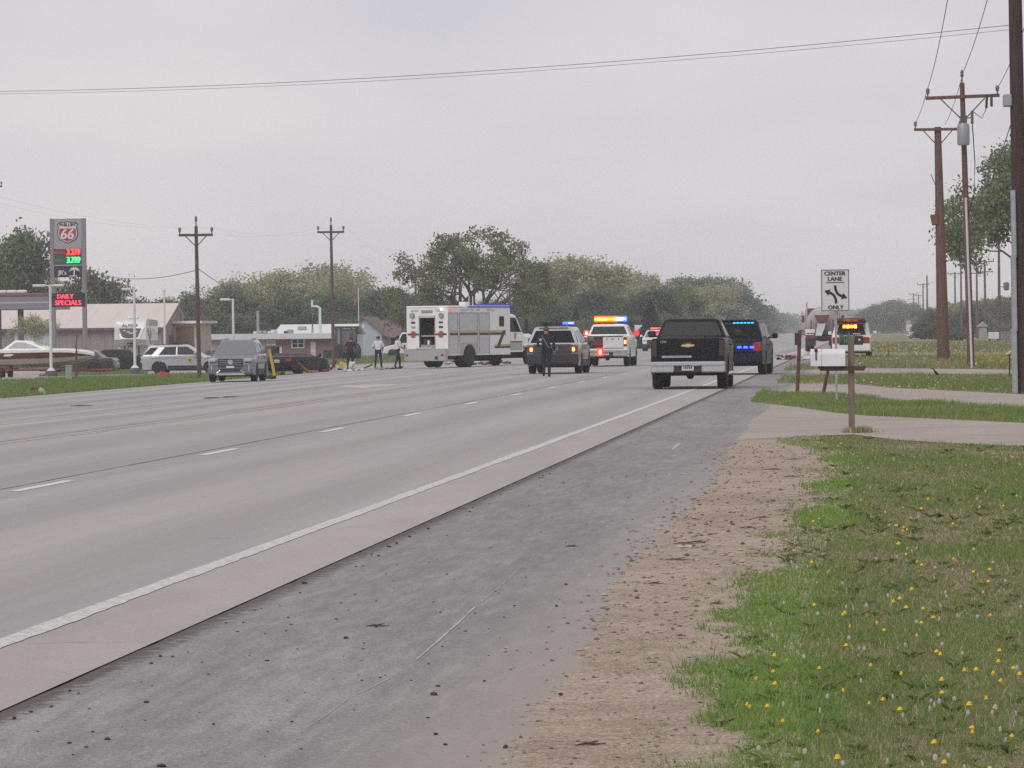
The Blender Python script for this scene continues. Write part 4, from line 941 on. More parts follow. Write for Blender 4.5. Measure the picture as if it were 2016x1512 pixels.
    MB().prism([(-.95, 1.8), (.95, 1.8), (.85, 2.58), (-.85, 2.58)], lambda x, z: (x, 4.06 - (z - 1.75) * .655 + .01, z), lambda x, z: (x, 3.95 - (z - 1.75) * .655, z)).build('windshield', GLASS, cb)
    MB().bb(-.9, .9, 2.1, 2.4, 3.21, 3.31, .03).build('blue_light_bar', BLUEP, t); MB().bb(W - .25, W + .04, y1 - .02, y1 + .16, 2.95, 3.28, .04).build('blue_corner_light', BLUEP, t)
    rb = MB().bb(.5, .9, -1.7, -1.2, 3.22, 3.42, .03).build('roof_box', WHITE, t)
    for x in (.72, .95): MB().tube([(x, -1.0, 3.2), (x, -1.0, 3.72)], .025).build('antenna', PLATE, t)
    MB().bb(-.5, .5, y0 + .3, 5.4, .42, .75).bb(-.35, .35, 1.0, 2.2, .3, .5).build('chassis', UNDER, t)
    MB().bb(-1.2, 1.2, y0 + .3, y0 + .9, .5, .64).build('rear_valance', UNDER, t)
    p = gx(832, 214); yw = -R(25); d = Vector((-math.sin(yw), math.cos(yw), 0)); q = p + d * 4.6
    t.location = (q.x, q.y, G(q.x) + .012); t.rotation_euler = (0, 0, yw)
    return t
rescue_truck()

# ------------------------------------------------------------------ red mixer truck, seen from behind
def mixer():
    t = thing('mixer_truck', 'maroon concrete mixer truck with pale grey drum', 'truck')
    RED = paint('maroon', (.15, .02, .025)); DR = mat('drum_grey', (.40, .39, .37), rough=.7, var=.15, scale=1.2)
    dr = MB().lathe([(.35, -2.5), (.55, -2.3), (.98, -1.2), (1.18, 0), (1.18, .9), (.9, 2.0), (.5, 2.4)], 'Y', n=28)
    dr.xf(Matrix.Translation((.05, -.3, 2.0)) @ Matrix.Rotation(R(-11), 4, 'X')); d_ = dr.build('drum', DR, t)
    MB().bb(-1.22, 1.22, 1.9, 4.3, 1.0, 3.05, .1).build('cab', RED, t)
    MB().bb(-.5, .5, -3.3, 4.2, .75, 1.0).build('frame_rail', UNDER, t)
    MB().prism([(-.35, 2.1), (.35, 2.1), (.55, 2.55), (-.55, 2.55)], lambda x, z: (x, -3.5, z), lambda x, z: (x, -2.9, z)).build('hopper', RED, t)
    MB().prism([(-.3, 0), (.3, 0), (.22, -1), (-.22, -1)], lambda x, d: (x - .25 * -d, -3.3 + d * .5, 2.05 + d * .95), lambda x, d: (x - .25 * -d, -3.2 + d * .5, 2.0 + d * .95)).build('chute', DULLSTEEL, t)
    for s in (-1, 1):
        MB().bb(s * .72, s * .82, -2.9, -2.75, .9, 2.2).build('pedestal', RED, t)
        MB().bb(s * .45, s * 1.18, -3.0, -2.97, .4, 1.0).build('mud_flap', BLACKP, t)
        MB().bb(s * .6, s * 1.2, -3.05, -1.2, 1.15, 1.22, .02).build('fender', WHITE, t)
        for yy_ in (-2.4, -1.1): wheel(t, s * 1.05, yy_, .52, .28, s, BLACKRIM); wheel(t, s * .72, yy_, .52, .28, s, BLACKRIM)
        wheel(t, s * 1.08, 3.5, .52, .28, s)
        MB().tube([(s * 1.12, 1.8, 1.2), (s * 1.12, 1.8, 3.5)], .07).build('exhaust_stack', CHROME, t); MB().box((s * 1.42, 3.6, 2.3), (.2, .1, .5), .03).build('mirror', RED, t)
        MB().bb(s * .75, s * .95, -3.06, -3.0, .95, 1.1, .02).build('tail_light', LENS_RED, t)
    MB().bb(-1.1, 1.1, -3.1, -2.9, .85, 1.05, .02).build('rear_bumper', RED, t)
    MB().bb(-1.16, -.5, -3.0, -2.6, 1.3, 1.55, .02).build('water_tank', WHITE, t)
    p = gx(1619, 292); t.location = (p.x, p.y + 3, G(p.x)); t.rotation_euler = (0, 0, 0)
mixer()

# ------------------------------------------------------------------ travel trailer
def trailer():
    t = thing('travel_trailer', 'white fifth wheel travel trailer before the metal building', 'trailer')
    CR = paint('cream', (.63, .62, .57)); L = 9.5
    prof = [(-L / 2, .75), (2.0, .75), (2.0, 1.55), (4.1, 1.55), (4.7, 2.0), (4.55, 3.0), (4.2, 3.45), (3.6, 3.6), (-L / 2, 3.5)]
    b = MB().prism(prof, lambda y, z: (1.22, y, z), lambda y, z: (-1.22, y, z)).build('body', CR, t, 25)
    # moulded front cap with dark graphic
    fy = lambda z: float(np.interp(z, [1.55, 2.0, 3.0, 3.45], [4.12, 4.72, 4.57, 4.22]))
    cap = [(-1.12, 3.4), (1.12, 3.4), (1.1, 2.9), (.75, 2.05), (-.75, 2.05), (-1.1, 2.9)]
    MB().prism(cap, lambda x, z: (x, fy(z) + .05, z), lambda x, z: (x, fy(z) - .03, z)).build('front_cap', WHITE, t, 20)
    gr = [(-.86, 2.88), (.86, 2.88), (.62, 2.22), (.3, 2.12), (-.3, 2.12), (-.62, 2.22)]
    g = MB().prism(gr, lambda x, z: (x, fy(z) + .07, z), lambda x, z: (x, fy(z) + .02, z)).build('cap_graphic', mat('slate_graphic', (.10, .09, .105), rough=.3), t, 20)
    for x, z, w in ((-.4, 2.66, .4), (.15, 2.6, .34), (.45, 2.7, .25), (-.1, 2.5, .5)): MB().prism([(x - w / 2, z - .03), (x + w / 2, z - .05), (x + w * .2, z + .05), (x - w * .3, z + .04)], lambda a, q: (a, fy(q) + .085, q), lambda a, q: (a, fy(q) + .065, q)).build('graphic_streak', SHUTTER, g)
    MB().prism([(-.4, 2.36), (.35, 2.36), (.25, 2.18), (-.3, 2.18)], lambda a, q: (a, fy(q) + .085, q), lambda a, q: (a, fy(q) + .065, q)).build('graphic_panel', mat('plum_graphic', (.12, .04, .06)), g)
    lettering(t, 'ALPINE', .36, (0, fy(3.1) + .06, 3.08), (-1, 0, 0), (0, -.1, 1), mat('letter_slate', (.16, .17, .2)), 1.1, .01)
    for s in (-1, 1):
        MB().bb(s * 1.18, s * 1.235, 1.2, 1.3, 1.7, 3.1).build('door_seam', BLACKP, t)
        d = MB().bb(s * 1.2, s * 1.232, .3, 1.1, 1.0, 2.9, .02).build('door', WHITE, t); MB().bb(s * 1.21, s * 1.24, .45, .95, 2.1, 2.7, .02).build('door_window', GLASS, d)
        for k in range(5): MB().tube([(s * 1.228, 3.6 - k * .5, 2.6 - .1 * k), (s * 1.228, 3.1 - k * .5, 2.9 - .35 * k), (s * 1.228, 2.6 - k * .5, 2.5 - .25 * k)], .03, 5).build('swoosh', mat('swoosh_grey', (.22, .22, .23)), t)
        for yy_ in (-1.6, -.7): wheel(t, s * 1.0, yy_, .38, .22, s)
        MB().bb(s * .5, s * .6, 3.4, 3.5, 0, 1.6).build('landing_leg', BLACKP, t)
    MB().bb(-.3, .3, 4.35, 4.42, 1.62, 1.75).build('pin_box', BLACKP, t); MB().bb(-.5, .2, 4.4, 4.62, 1.45, 1.56, .02).build('hitch_plate', BLACKP, t)
    MB().bb(-.4, .4, 1.8, 2.6, 3.6, 3.82, .08).build('roof_unit', WHITE, t); MB().bb(-1.1, 1.1, -4.5, 2.0, .5, .78).build('underframe', UNDER, t)
    p = gx(257, 318); yw = R(180 + 4); d = Vector((-math.sin(yw), math.cos(yw), 0)); q = p - d * 4.6
    t.location = (q.x, q.y, G(q.x)); t.rotation_euler = (0, 0, yw)
trailer()

# ------------------------------------------------------------------ speedboat on its trailer
def boat():
    t = thing('speedboat', 'white and maroon speedboat with a raked windscreen', 'boat'); GEL = paint('gelcoat', (.72, .74, .72)); MAR = paint('maroon_hull', (.10, .018, .022)); SAND = paint('sand_hull', (.46, .43, .37))
    def ring(x, top, mid, chine, keel, w):
        return [(x, 0, keel), (x, w * .78, chine), (x, w * .95, mid), (x, w, top), (x, -w, top), (x, -w * .95, mid), (x, -w * .78, chine)]
    st = [(-3.4, 1.45, 1.0, .72, .55, 1.1), (-1, 1.48, 1.02, .72, .5, 1.15), (1.0, 1.5, 1.05, .78, .52, 1.1), (2.2, 1.48, 1.1, .9, .64, .85), (3.0, 1.40, 1.16, 1.05, .85, .48), (3.55, 1.28, 1.2, 1.16, 1.08, .06)]
    def part(lo, hi):
        rs = []
        for (x, tp, md, ch, kl, w) in st:
            lv = {'top': (tp, w), 'str': (tp - .12, w), 'mid': (md, w * .95), 'chine': (ch, w * .78), 'keel': (kl, .03)}
            (za, wa), (zb_, wb_) = lv[lo], lv[hi]; rs.append([(x, wa, za), (x, wb_, zb_), (x, -wb_, zb_), (x, -wa, za)])
        return rs
    MB().loft(part('keel', 'chine')).build('hull_bottom', SAND, t); MB().loft(part('chine', 'mid')).build('hull_side', SAND, t); MB().loft(part('mid', 'str')).build('hull_stripe', MAR, t)
    rs = [[(x, w + .03, tp - .12), (x, w + .03, tp), (x, w * .5, tp + .1), (x, -w * .5, tp + .1), (x, -w - .03, tp), (x, -w - .03, tp - .12)] for (x, tp, md, ch, kl, w) in st]
    MB().loft(rs).build('deck', GEL, t)
    ws = MB().prism([(-1.5, 1.5), (1.3, 1.5), (-.1, 2.02), (-.75, 2.05)], lambda x, z: (x, .8 - (z - 1.5) * .25, z), lambda x, z: (x, -.8 + (z - 1.5) * .25, z)).build('windscreen', GEL, t, 20)
    for s in (-1, 1): MB().prism([(-1.15, 1.6), (.7, 1.6), (-.2, 1.93), (-.7, 1.95)], lambda x, z: (x, s * (.81 - (z - 1.5) * .25), z), lambda x, z: (x, s * (.7 - (z - 1.5) * .25), z)).build('windscreen_pane', mat('hazy_pane', (.30, .30, .33), rough=.2), ws)
    MB().prism([(-.3, -.07), (.05, -.07), (.3, .02), (.1, .07), (-.25, .05)], lambda x, z: (x - 1.0, -1.145, 1.24 + z), lambda x, z: (x - 1.0, -1.08, 1.24 + z)).build('hull_badge', PLATE, t)
    tr = thing('boat_trailer', 'maroon boat trailer under the speedboat', 'trailer')
    fr = MB()
    for s in (-1, 1): fr.tube([(-3.4, s * .75, .48), (1.8, s * .75, .48), (3.6, 0, .45)], .06, 6)
    fr.tube([(3.4, 0, .45), (4.6, 0, .45)], .06, 6).tube([(-1.4, -.95, .36), (-1.4, .95, .36)], .05, 6)
    for x in (-2.6, 0, 1.5): fr.tube([(x, -.75, .48), (x, 0, .50), (x, .75, .48)], .05, 6)
    fr.build('frame', MAROON, tr); MB().tube([(3.4, 0, .45), (3.3, 0, 1.0)], .05, 6).build('winch_post', MAROON, tr)
    for s in (-1, 1):
        wheel(tr, 0, 0, .32, .2, s).location = (-1.4, s * .98, .32)
        tr.children[-1].rotation_euler = (0, 0, s * math.pi / 2)
        MB().prism([(-1.95, .45), (-1.75, .72), (-1.05, .72), (-.85, .45)], lambda x, z: (x, s * .88, z), lambda x, z: (x, s * 1.1, z)).build('mudguard', MAROON, tr)
        for x in (-2.4, .4): MB().box((x, s * .45, .57), (1.6, .1, .12)).build('bunk', DULLSTEEL, tr)
    p = gx(62, 226)
    for o in (t, tr): o.location = (p.x, p.y, p.z); o.rotation_euler = (0, 0, R(-1))
    t.location.z += .06
boat()

# ------------------------------------------------------------------ backhoe by the utility pole
def tractor():
    t = thing('backhoe', 'dark backhoe loader cab behind the utility pole', 'tractor'); YB = mat('dusty_black', (.045, .045, .05), rough=.7, var=.3)
    for x in (-.7, .7):
        for y in (-.7, .7): MB().bb(x - .06, x + .06, y - .06, y + .06, 1.0, 2.75).build('cab_post', YB, t)
    MB().bb(-.9, .9, -.9, .9, 2.72, 2.92, .06).build('cab_roof', YB, t); MB().bb(-.66, .66, -.66, .66, 1.1, 2.7).build('cab_glass', mat('cab_glass', (.16, .18, .18), rough=.15), t)
    MB().bb(-.8, .8, -1.0, 1.0, .6, 1.1, .05).bb(-.5, .5, .9, 2.4, .8, 1.5, .08).build('body', YB, t)
    for s in (-1, 1): wheel(t, s * .8, -.4, .7, .4, s, BLACKRIM); wheel(t, s * .75, 1.9, .45, .3, s, BLACKRIM)
    MB().tube([(0, -1.0, 1.0), (0, -1.6, 2.4), (0, -2.3, 1.2)], .12).build('boom', YB, t); MB().bb(-.35, .35, -2.6, -2.1, .7, 1.25, .08).build('bucket', YB, t)
    MB().bb(-1.1, 1.1, 2.9, 3.2, .15, .9, .05).bb(-.6, -.45, 1.6, 3.0, .7, .85).bb(.45, .6, 1.6, 3.0, .7, .85).build('loader_bucket', YB, t)
    aim(t, 682, 352, R(25))
tractor()
# ------------------------------------------------------------------ buildings
BRICK = mat('brick_red', (.22, .12, .105), rough=.9, var=.25, scale=9, stretch=(1, 1, 4))
def zt_(px, py, Y): return on_y(px, py, Y).z
def metal_building():
    Y = 346; x0, x1 = gx(-40, Y).x, gx(318, Y).x; g = -.7; D = 14
    ze, zr = zt_(200, 645, Y), zt_(200, 601, Y + 7)
    t = thing('metal_building', 'tan metal building with a long cream roof', 'building', (0, 0, 0))
    W = mat('taupe_siding', (.27, .235, .215), rough=.7, var=.08, scale=1.2, stretch=(6, 1, .2)); RF = mat('cream_roof', (.62, .56, .50), rough=.55, var=.05, scale=.5, stretch=(6, .3, 1)); TR = mat('plum_trim', (.14, .08, .08))
    MB().bb(x0, x1, Y, Y + D, g, ze).build('wall', W, t)
    MB().prism([(Y, ze), (Y + D, ze), (Y + D / 2, zr)], lambda y, z: (x1 - .003, y, z - .004), lambda y, z: (x0, y, z - .004)).build('gable', mat('gable_tan', (.33, .25, .22), rough=.7), t)
    r = MB()
    for s in (0, 1):
        ya, yb = (Y - .5, Y + D / 2) if s == 0 else (Y + D + .5, Y + D / 2); za = ze - .5 * (zr - ze) / (D / 2)
        r.add([(x0 - .4, ya, za), (x1 + .4, ya, za), (x1 + .4, yb, zr), (x0 - .4, yb, zr), (x0 - .4, ya, za + .12), (x1 + .4, ya, za + .12), (x1 + .4, yb, zr + .12), (x0 - .4, yb, zr + .12)],
              [(0, 1, 2, 3), (4, 7, 6, 5), (0, 4, 5, 1), (1, 5, 6, 2), (2, 6, 7, 3), (3, 7, 4, 0)])
    r.build('roof', RF, t, 0)
    MB().bb(x0 - .4, x1 + .4, Y - .56, Y - .5, ze - .22, ze - .02).build('gutter', TR, t)
    for k in range(24): xx = x0 + (x1 - x0) * (k + .5) / 24; MB().bb(xx - .03, xx + .03, Y - .03, Y, g, ze).build('siding_rib', W, t)
    for (a, c_) in ((x0 + 3, x0 + 6),): MB().bb(a, c_, Y - .05, Y, g, g + 2.6).build('roller_door', SHUTTER, t)
    for s, yy_ in ((0, Y), (1, Y + D)): MB().tube([(x1 + .42, yy_, ze), (x1 + .42, Y + D / 2, zr + .06)], .09, 5).build('rake_trim', TR, t)
    MB().bb(x1 - .02, x1 + .05, Y + 4, Y + 6, g, g + 2.3).build('side_door', TR, t)
metal_building()
def tan_building():
    Y = 352; x0, x1 = gx(331, Y).x, gx(388, Y).x; g = -.7; zt = zt_(350, 637, Y)
    t = thing('tan_garage', 'tan garage with a wide brown door and white flat roof', 'building')
    TAN = mat('tan_stucco', (.42, .37, .30), rough=.85, var=.06); MB().bb(x0, x1, Y, Y + 8, g, zt).build('wall', TAN, t)
    MB().bb(x0 - .2, x1 + .5, Y - .4, Y + 8.2, zt, zt + .22).build('roof', WHITE, t)
    d = MB().bb(gx(348, Y).x, gx(382, Y).x, Y - .05, Y, g, zt - .25).build('garage_door', mat('brown_door', (.20, .12, .075), rough=.7), t)
    for k in range(4): MB().bb(gx(348, Y).x + .05, gx(382, Y).x - .05, Y - .075, Y - .05, g + .08 + k * .66, g + .66 + k * .66, .01).build('door_panel', MATS['brown_door'], d)
    MB().bb(gx(333, Y).x, gx(338, Y).x, Y - .04, Y, g, g + 2.2).build('side_door', mat('dark_door', (.09, .07, .07)), t)
    MB().tube([(gx(352, Y).x, Y + 2, zt + .2), (gx(352, Y).x, Y + 2, zt + .8)], .12).build('roof_vent', DULLSTEEL, t)
    MB().bb(gx(384, Y).x, gx(388.5, Y).x, Y - .06, Y, g + .0, g + 2.0).build('white_panel', PLATE, t)
tan_building()
def brick_building():
    Y = 372; x0, x1 = gx(396, Y).x, gx(664, Y).x; g = -.7; zf0, zf1 = zt_(520, 668, Y), zt_(520, 657, Y)
    t = thing('brick_building', 'low brick shop with a white flat fascia', 'building')
    MB().bb(x0, x1, Y, Y + 9, g, zf0 + .1).build('wall', BRICK, t)
    MB().bb(x0 - .3, x1 + .2, Y - .9, Y + 9, zf0, zf1, .02).build('fascia', mat('chalk_white', (.56, .56, .57), rough=.6, var=.05), t)
    xw0, xw1 = gx(400, Y).x, gx(523, Y).x; MB().bb(xw0 + .01, xw1, Y - .03, Y, g + .9, zf0).build('pale_panel', mat('pale_tan', (.40, .37, .34), rough=.8), t)
    def win(pa, pb, ya, yb, cols=2, rows=2):
        a, b = gx(pa, Y).x, gx(pb, Y).x; z1, z0 = zt_(pa, ya, Y), zt_(pa, yb, Y)
        w = MB().bb(a, b, Y - .07, Y + .02, z0, z1, .01).build('window', PLATE, t)
        cw, ch = (b - a - .12) / cols, (z1 - z0 - .12) / rows
        for i in range(cols):
            for j in range(rows): MB().bb(a + .06 + i * cw + .05, a + .06 + (i + 1) * cw - .05, Y - .085, Y - .065, z0 + .06 + j * ch + .03, z0 + .06 + (j + 1) * ch - .03).build('pane', GLASS, w)
    win(574, 600, 667, 686); win(404, 418, 672, 690, 1, 1)
    d = MB().bb(gx(534, Y).x, gx(551, Y).x, Y - .05, Y, g, zt_(540, 684, Y)).build('door', GLASS, t); MB().bb(gx(551, Y).x, gx(555, Y).x, Y - .06, Y, g, zt_(540, 683, Y)).build('door_frame', PLATE, t)
    d = MB().bb(gx(612, Y).x, gx(622, Y).x, Y - .06, Y, g, zt_(616, 673, Y)).build('side_door', SHUTTER, t); MB().tube([(gx(620, Y).x, Y - .1, g + 1), (gx(620, Y).x, Y - .05, g + 1)], .04).build('door_knob', CHROME, d)
    xs = (gx(525, Y).x + gx(543, Y).x) / 2; zs = zt_(534, 675, Y)
    sg = MB().bb(xs - .45, xs + .45, Y - .1, Y - .03, zs - .26, zs + .26, .05).build('window_sign', PLATE, t)
    lettering(sg, 'OPEN', .3, (xs, Y - .105, zs), (1, 0, 0), (0, 0, 1), INK, 1.1)
    MB().bb(gx(560, Y).x, gx(620, Y).x, Y - 1.2, Y - .6, g, g + .25, .03).build('step', MATS['lot_concrete'], t)
    # roof gear
    for k, (px, py, r_, h_) in enumerate(((508, 612, .13, 1.9),)): p = on_y(px, 650, Y + 4); MB().tube([(p.x, Y + 4, zf1 - .1), (p.x, Y + 4, zt_(px, py, Y + 4))], r_).build('vent_pipe', DULLSTEEL, t)
    pa, pb = gx(616, Y + 3).x, gx(631, Y + 3).x; zt1 = zt_(616, 604, Y + 3)
    MB().tube([(pa, Y + 3, zf1 - .1), (pa, Y + 3, zt1), ((pa + pb) / 2, Y + 3, zt1 + .05), (pb, Y + 3, zt1 - .1), (pb, Y + 3, zf1 - .1)], .13, 8).build('looped_vent', PLATE, t)
    MB().tube([(pa, Y + 3, zt1), (pa, Y + 3, zt1 + .6)], .1).build('vent_mast', PLATE, t)
    rr = random.Random(4)
    for px in (503, 512, 522, 531, 540, 563, 572):
        p = gx(px, Y + 1.5); s = rr.uniform(.2, .42); MB().box((p.x, Y + 1.5, zf1 + s * .5 - .02), (s * 1.3, s * 1.2, s), .06, 0, Matrix.Rotation(rr.random(), 4, 'Z')).build('roof_unit', rr.choice([DULLSTEEL, PLATE, BLACKP]), t)
    Y2 = 392; a, b = gx(545, Y2).x, gx(690, Y2).x
    t2 = thing('white_warehouse', 'long white roofed warehouse behind the brick shop', 'building'); z1 = zt_(600, 641, Y2 + 5); z0 = zt_(600, 660, Y2)
    MB().bb(a, b, Y2, Y2 + 10, -.7, z0).build('wall', mat('chalk_white', (.5, .5, .5)), t2)
    MB().prism([(Y2 - .3, z0), (Y2 + 5, z1), (Y2 + 10.3, z0), (Y2 + 10.3, z0 + .12), (Y2 + 5, z1 + .12), (Y2 - .3, z0 + .12)], lambda y, z: (a - .3, y, z), lambda y, z: (b + .3, y, z)).build('roof', mat('bright_metal_roof', (.7, .72, .72), rough=.5), t2, 0)
    for x in (a + 2.2, b - 1.5): MB().box((x, Y2 + 2, z0 + (z1 - z0) * .4 + .3), (.8, .5, .35), .05).build('roof_vent', DULLSTEEL, t2)
brick_building()
def house():
    Y = 408; xa, xb = gx(686, Y).x, gx(752, Y).x; g = -.7; ze = zt_(700, 657, Y); zr = zt_(718, 626, Y); xm = gx(716, Y).x
    t = thing('gabled_house', 'pale blue gabled house with a brown roof', 'house'); BL = mat('pale_blue_siding', (.36, .42, .44), rough=.75, var=.05, scale=1, stretch=(.2, .2, 14))
    MB().prism([(xa, g), (xb, g), (xb, ze), (xm, zr), (xa, ze)], lambda x, z: (x, Y, z), lambda x, z: (x, Y + 11, z)).build('wall', BL, t, 0)
    RB = mat('brown_shingle', (.16, .11, .10), rough=.9, var=.2, scale=6)
    r = MB()
    for (e, s) in ((xa, -1), (xb, 1)):
        dz = (zr - ze) / abs(xm - e); xe, zee = e + s * .5, ze - dz * .5
        r.prism([(xe, zee), (xm, zr), (xm, zr + .14), (xe, zee + .14)], lambda x, z: (x, Y - .3, z), lambda x, z: (x, Y + 11.3, z))
    r.build('roof', RB, t, 0)
    x2 = gx(776, Y).x
    MB().bb(xb - .1, x2, Y + 3, Y + 9, g, ze - .3).build('wing_wall', BL, t); MB().prism([(Y + 2.6, ze - .4), (Y + 6, ze + 1.3), (Y + 9.4, ze - .4)], lambda y, z: (xb - .8, y, z), lambda y, z: (x2 + .3, y, z)).build('wing_roof', RB, t, 0)
    w = MB().bb(xb + .5, xb + 1.4, Y + 2.95, Y + 3.02, g + 1.0, g + 2.0).build('window', PLATE, t); MB().bb(xb + .58, xb + 1.32, Y + 2.93, Y + 2.96, g + 1.08, g + 1.92).build('pane', GLASS, w)
    MB().bb(xm - .12, xm + .12, Y - .03, Y + .01, zr - 1.0, zr - .6).build('gable_vent', PLATE, t)
house()
# gas station canopy
def canopy():
    Y = 322; x1 = gx(97, Y).x; x0 = x1 - 17; g = -.7; z0, z1 = zt_(40, 609, Y), zt_(40, 577, Y)
    t = thing('gas_canopy', 'grey gas station canopy with a red top edge', 'canopy')
    GF = mat('fascia_grey', (.19, .19, .22), rough=.5); MB().bb(x0, x1, Y, Y + 9, z0, z1 - .28, .02).build('fascia', GF, t); MB().bb(x0 - .02, x1 + .02, Y - .02, Y + 9.02, z1 - .28, z1 - .12).build('red_band', mat('dull_brick_red', (.16, .06, .05)), t)
    MB().bb(x0 - .01, x1 + .01, Y - .01, Y + 9.01, z1 - .12, z1).build('top_trim', mat('brown_trim', (.2, .11, .1)), t)
    MB().bb(x0, x1, Y - .03, Y + .01, z0 + .45, z0 + .6).build('fascia_line', mat('fascia_pale', (.34, .34, .37)), t)
    for px in (-110, -2, 42): xx = gx(px, Y + 2).x; MB().bb(xx - .2, xx + .2, Y + 1.8, Y + 2.2, g, z0).build('column', mat('column_blue_grey', (.09, .10, .13), rough=.6), t)
    for k in range(3): MB().box((x1 - 2.5 - k * .8, Y + 2, z1 + .12), (.8, .6, .3), .1).build('roof_debris', PLATE, t)
canopy()

# ------------------------------------------------------------------ price sign
def price_sign():
    Y = 272; t = thing('gas_price_sign', 'tall grey gas station price sign with red shield', 'sign')
    X = lambda px: gx(px, Y).x
    Z = lambda py: zt_(137, py, Y)
    GY = mat('sign_grey', (.30, .30, .32), rough=.5); GD = mat('sign_post_grey', (.21, .20, .225), rough=.5)
    for a, b in ((102, 110), (164, 171.5)): MB().bb(X(a), X(b), Y - .12, Y + .25, -.7, Z(430), .01).build('post', GD, t)
    MB().bb(X(110), X(164), Y - .1, Y + .2, Z(546), Z(430.5)).build('cabinet', GY, t)
    cx, cz = X(137), Z(458)
    sh = [(0, .92), (.28, .82), (.55, .88), (.78, .68), (.70, .42), (.78, .1), (.76, -.3), (.62, -.56), (.3, -.72), (0, -.88)]
    sh = sh + [(-x, z) for x, z in sh[-2:0:-1]]
    k = (X(157) - X(117)) / 2 / .78; kz = (Z(436) - Z(480)) / 1.8
    def shield(f, m, y, nm, par, zmax=9):
        pts = [(x * f, min(z * f, zmax)) for x, z in sh]; return MB().prism(pts, lambda x, z: (cx + x * k, Y - y, cz + z * kz), lambda x, z: (cx + x * k, Y - y + .03, cz + z * kz)).build(nm, m, par, 0)
    s1 = shield(1.0, INK, .13, 'shield', t); shield(.92, PLATE, .145, 'shield_field', s1)
    RD = mat('sign_red', (.45, .02, .03), rough=.4); shield(.84, RD, .16, 'shield_red', s1, .34)
    lettering(s1, 'PHILLIPS', .30, (cx, Y - .165, cz + .62 * kz), (1, 0, 0), (0, 0, 1), INK, 1.0, .012)
    lettering(s1, '66', .98, (cx, Y - .175, cz - .16 * kz), (1, 0, .0), (.16, 0, 1), PLATE, .95, .03)
    def panel(pa, pb, ya, yb, m, nm): return MB().bb(X(pa), X(pb), Y - .15, Y - .08, Z(yb), Z(ya), .01).build(nm, m, t)
    p1 = panel(108.5, 163, 490, 504, mat('panel_red', (.17, .02, .03)), 'price_panel'); p2 = panel(108.5, 163, 505, 520, mat('panel_green', (.02, .10, .06)), 'price_panel'); p3 = panel(110, 164, 523.5, 545, mat('panel_navy', (.02, .018, .03)), 'brand_panel')
    for p, yc, m, s, nm in ((p1, 497, LEDR, '3.279', 'REGULAR'), (p2, 512.5, LEDG, '3.799', 'DIESEL')):
        lettering(p, s, .56, (X(148), Y - .155, Z(yc)), (1, 0, 0), (0, 0, 1), m, .72, .03, 'led_price'); lettering(p, nm, .2, (X(120), Y - .155, Z(yc)), (1, 0, 0), (0, 0, 1), mat('panel_ink', (.3, .22, .2)), .9)
    lettering(p3, "JR's", .42, (X(126), Y - .155, Z(537)), (1, 0, 0), (0, 0, 1), PLATE, .9, .01)
    tr = MB().tube([(X(149), Y - .16, Z(543)), (X(150), Y - .16, Z(531))], .05, 6)
    for a in (150, 110, 60, 20, 185, -10): tr.tube([(X(150), Y - .16, Z(531)), (X(150) + .22 * math.cos(R(a)), Y - .16, Z(531) + .2 * math.sin(R(a))), (X(150) + .38 * math.cos(R(a)), Y - .16, Z(531) + .2 * math.sin(R(a)) - .1)], [.05, .045, .01], 5)
    tr.box((X(147), Y - .16, Z(543.5)), (.5, .03, .06)); tr.build('palm_emblem', PLATE, p3)
    p4 = panel(103, 170, 577, 604, mat('panel_dark', (.02, .015, .03)), 'message_board')
    LM = glow('led_message', (1, .05, .08), 1.3)
    lettering(p4, 'DAILY', .42, (X(131), Y - .155, Z(584)), (1, 0, 0), (0, 0, 1), LM, .95, .025, 'led_text'); lettering(p4, 'SPECIALS', .46, (X(136.5), Y - .155, Z(596.5)), (1, 0, 0), (0, 0, 1), LM, .95, .025, 'led_text')
price_sign()

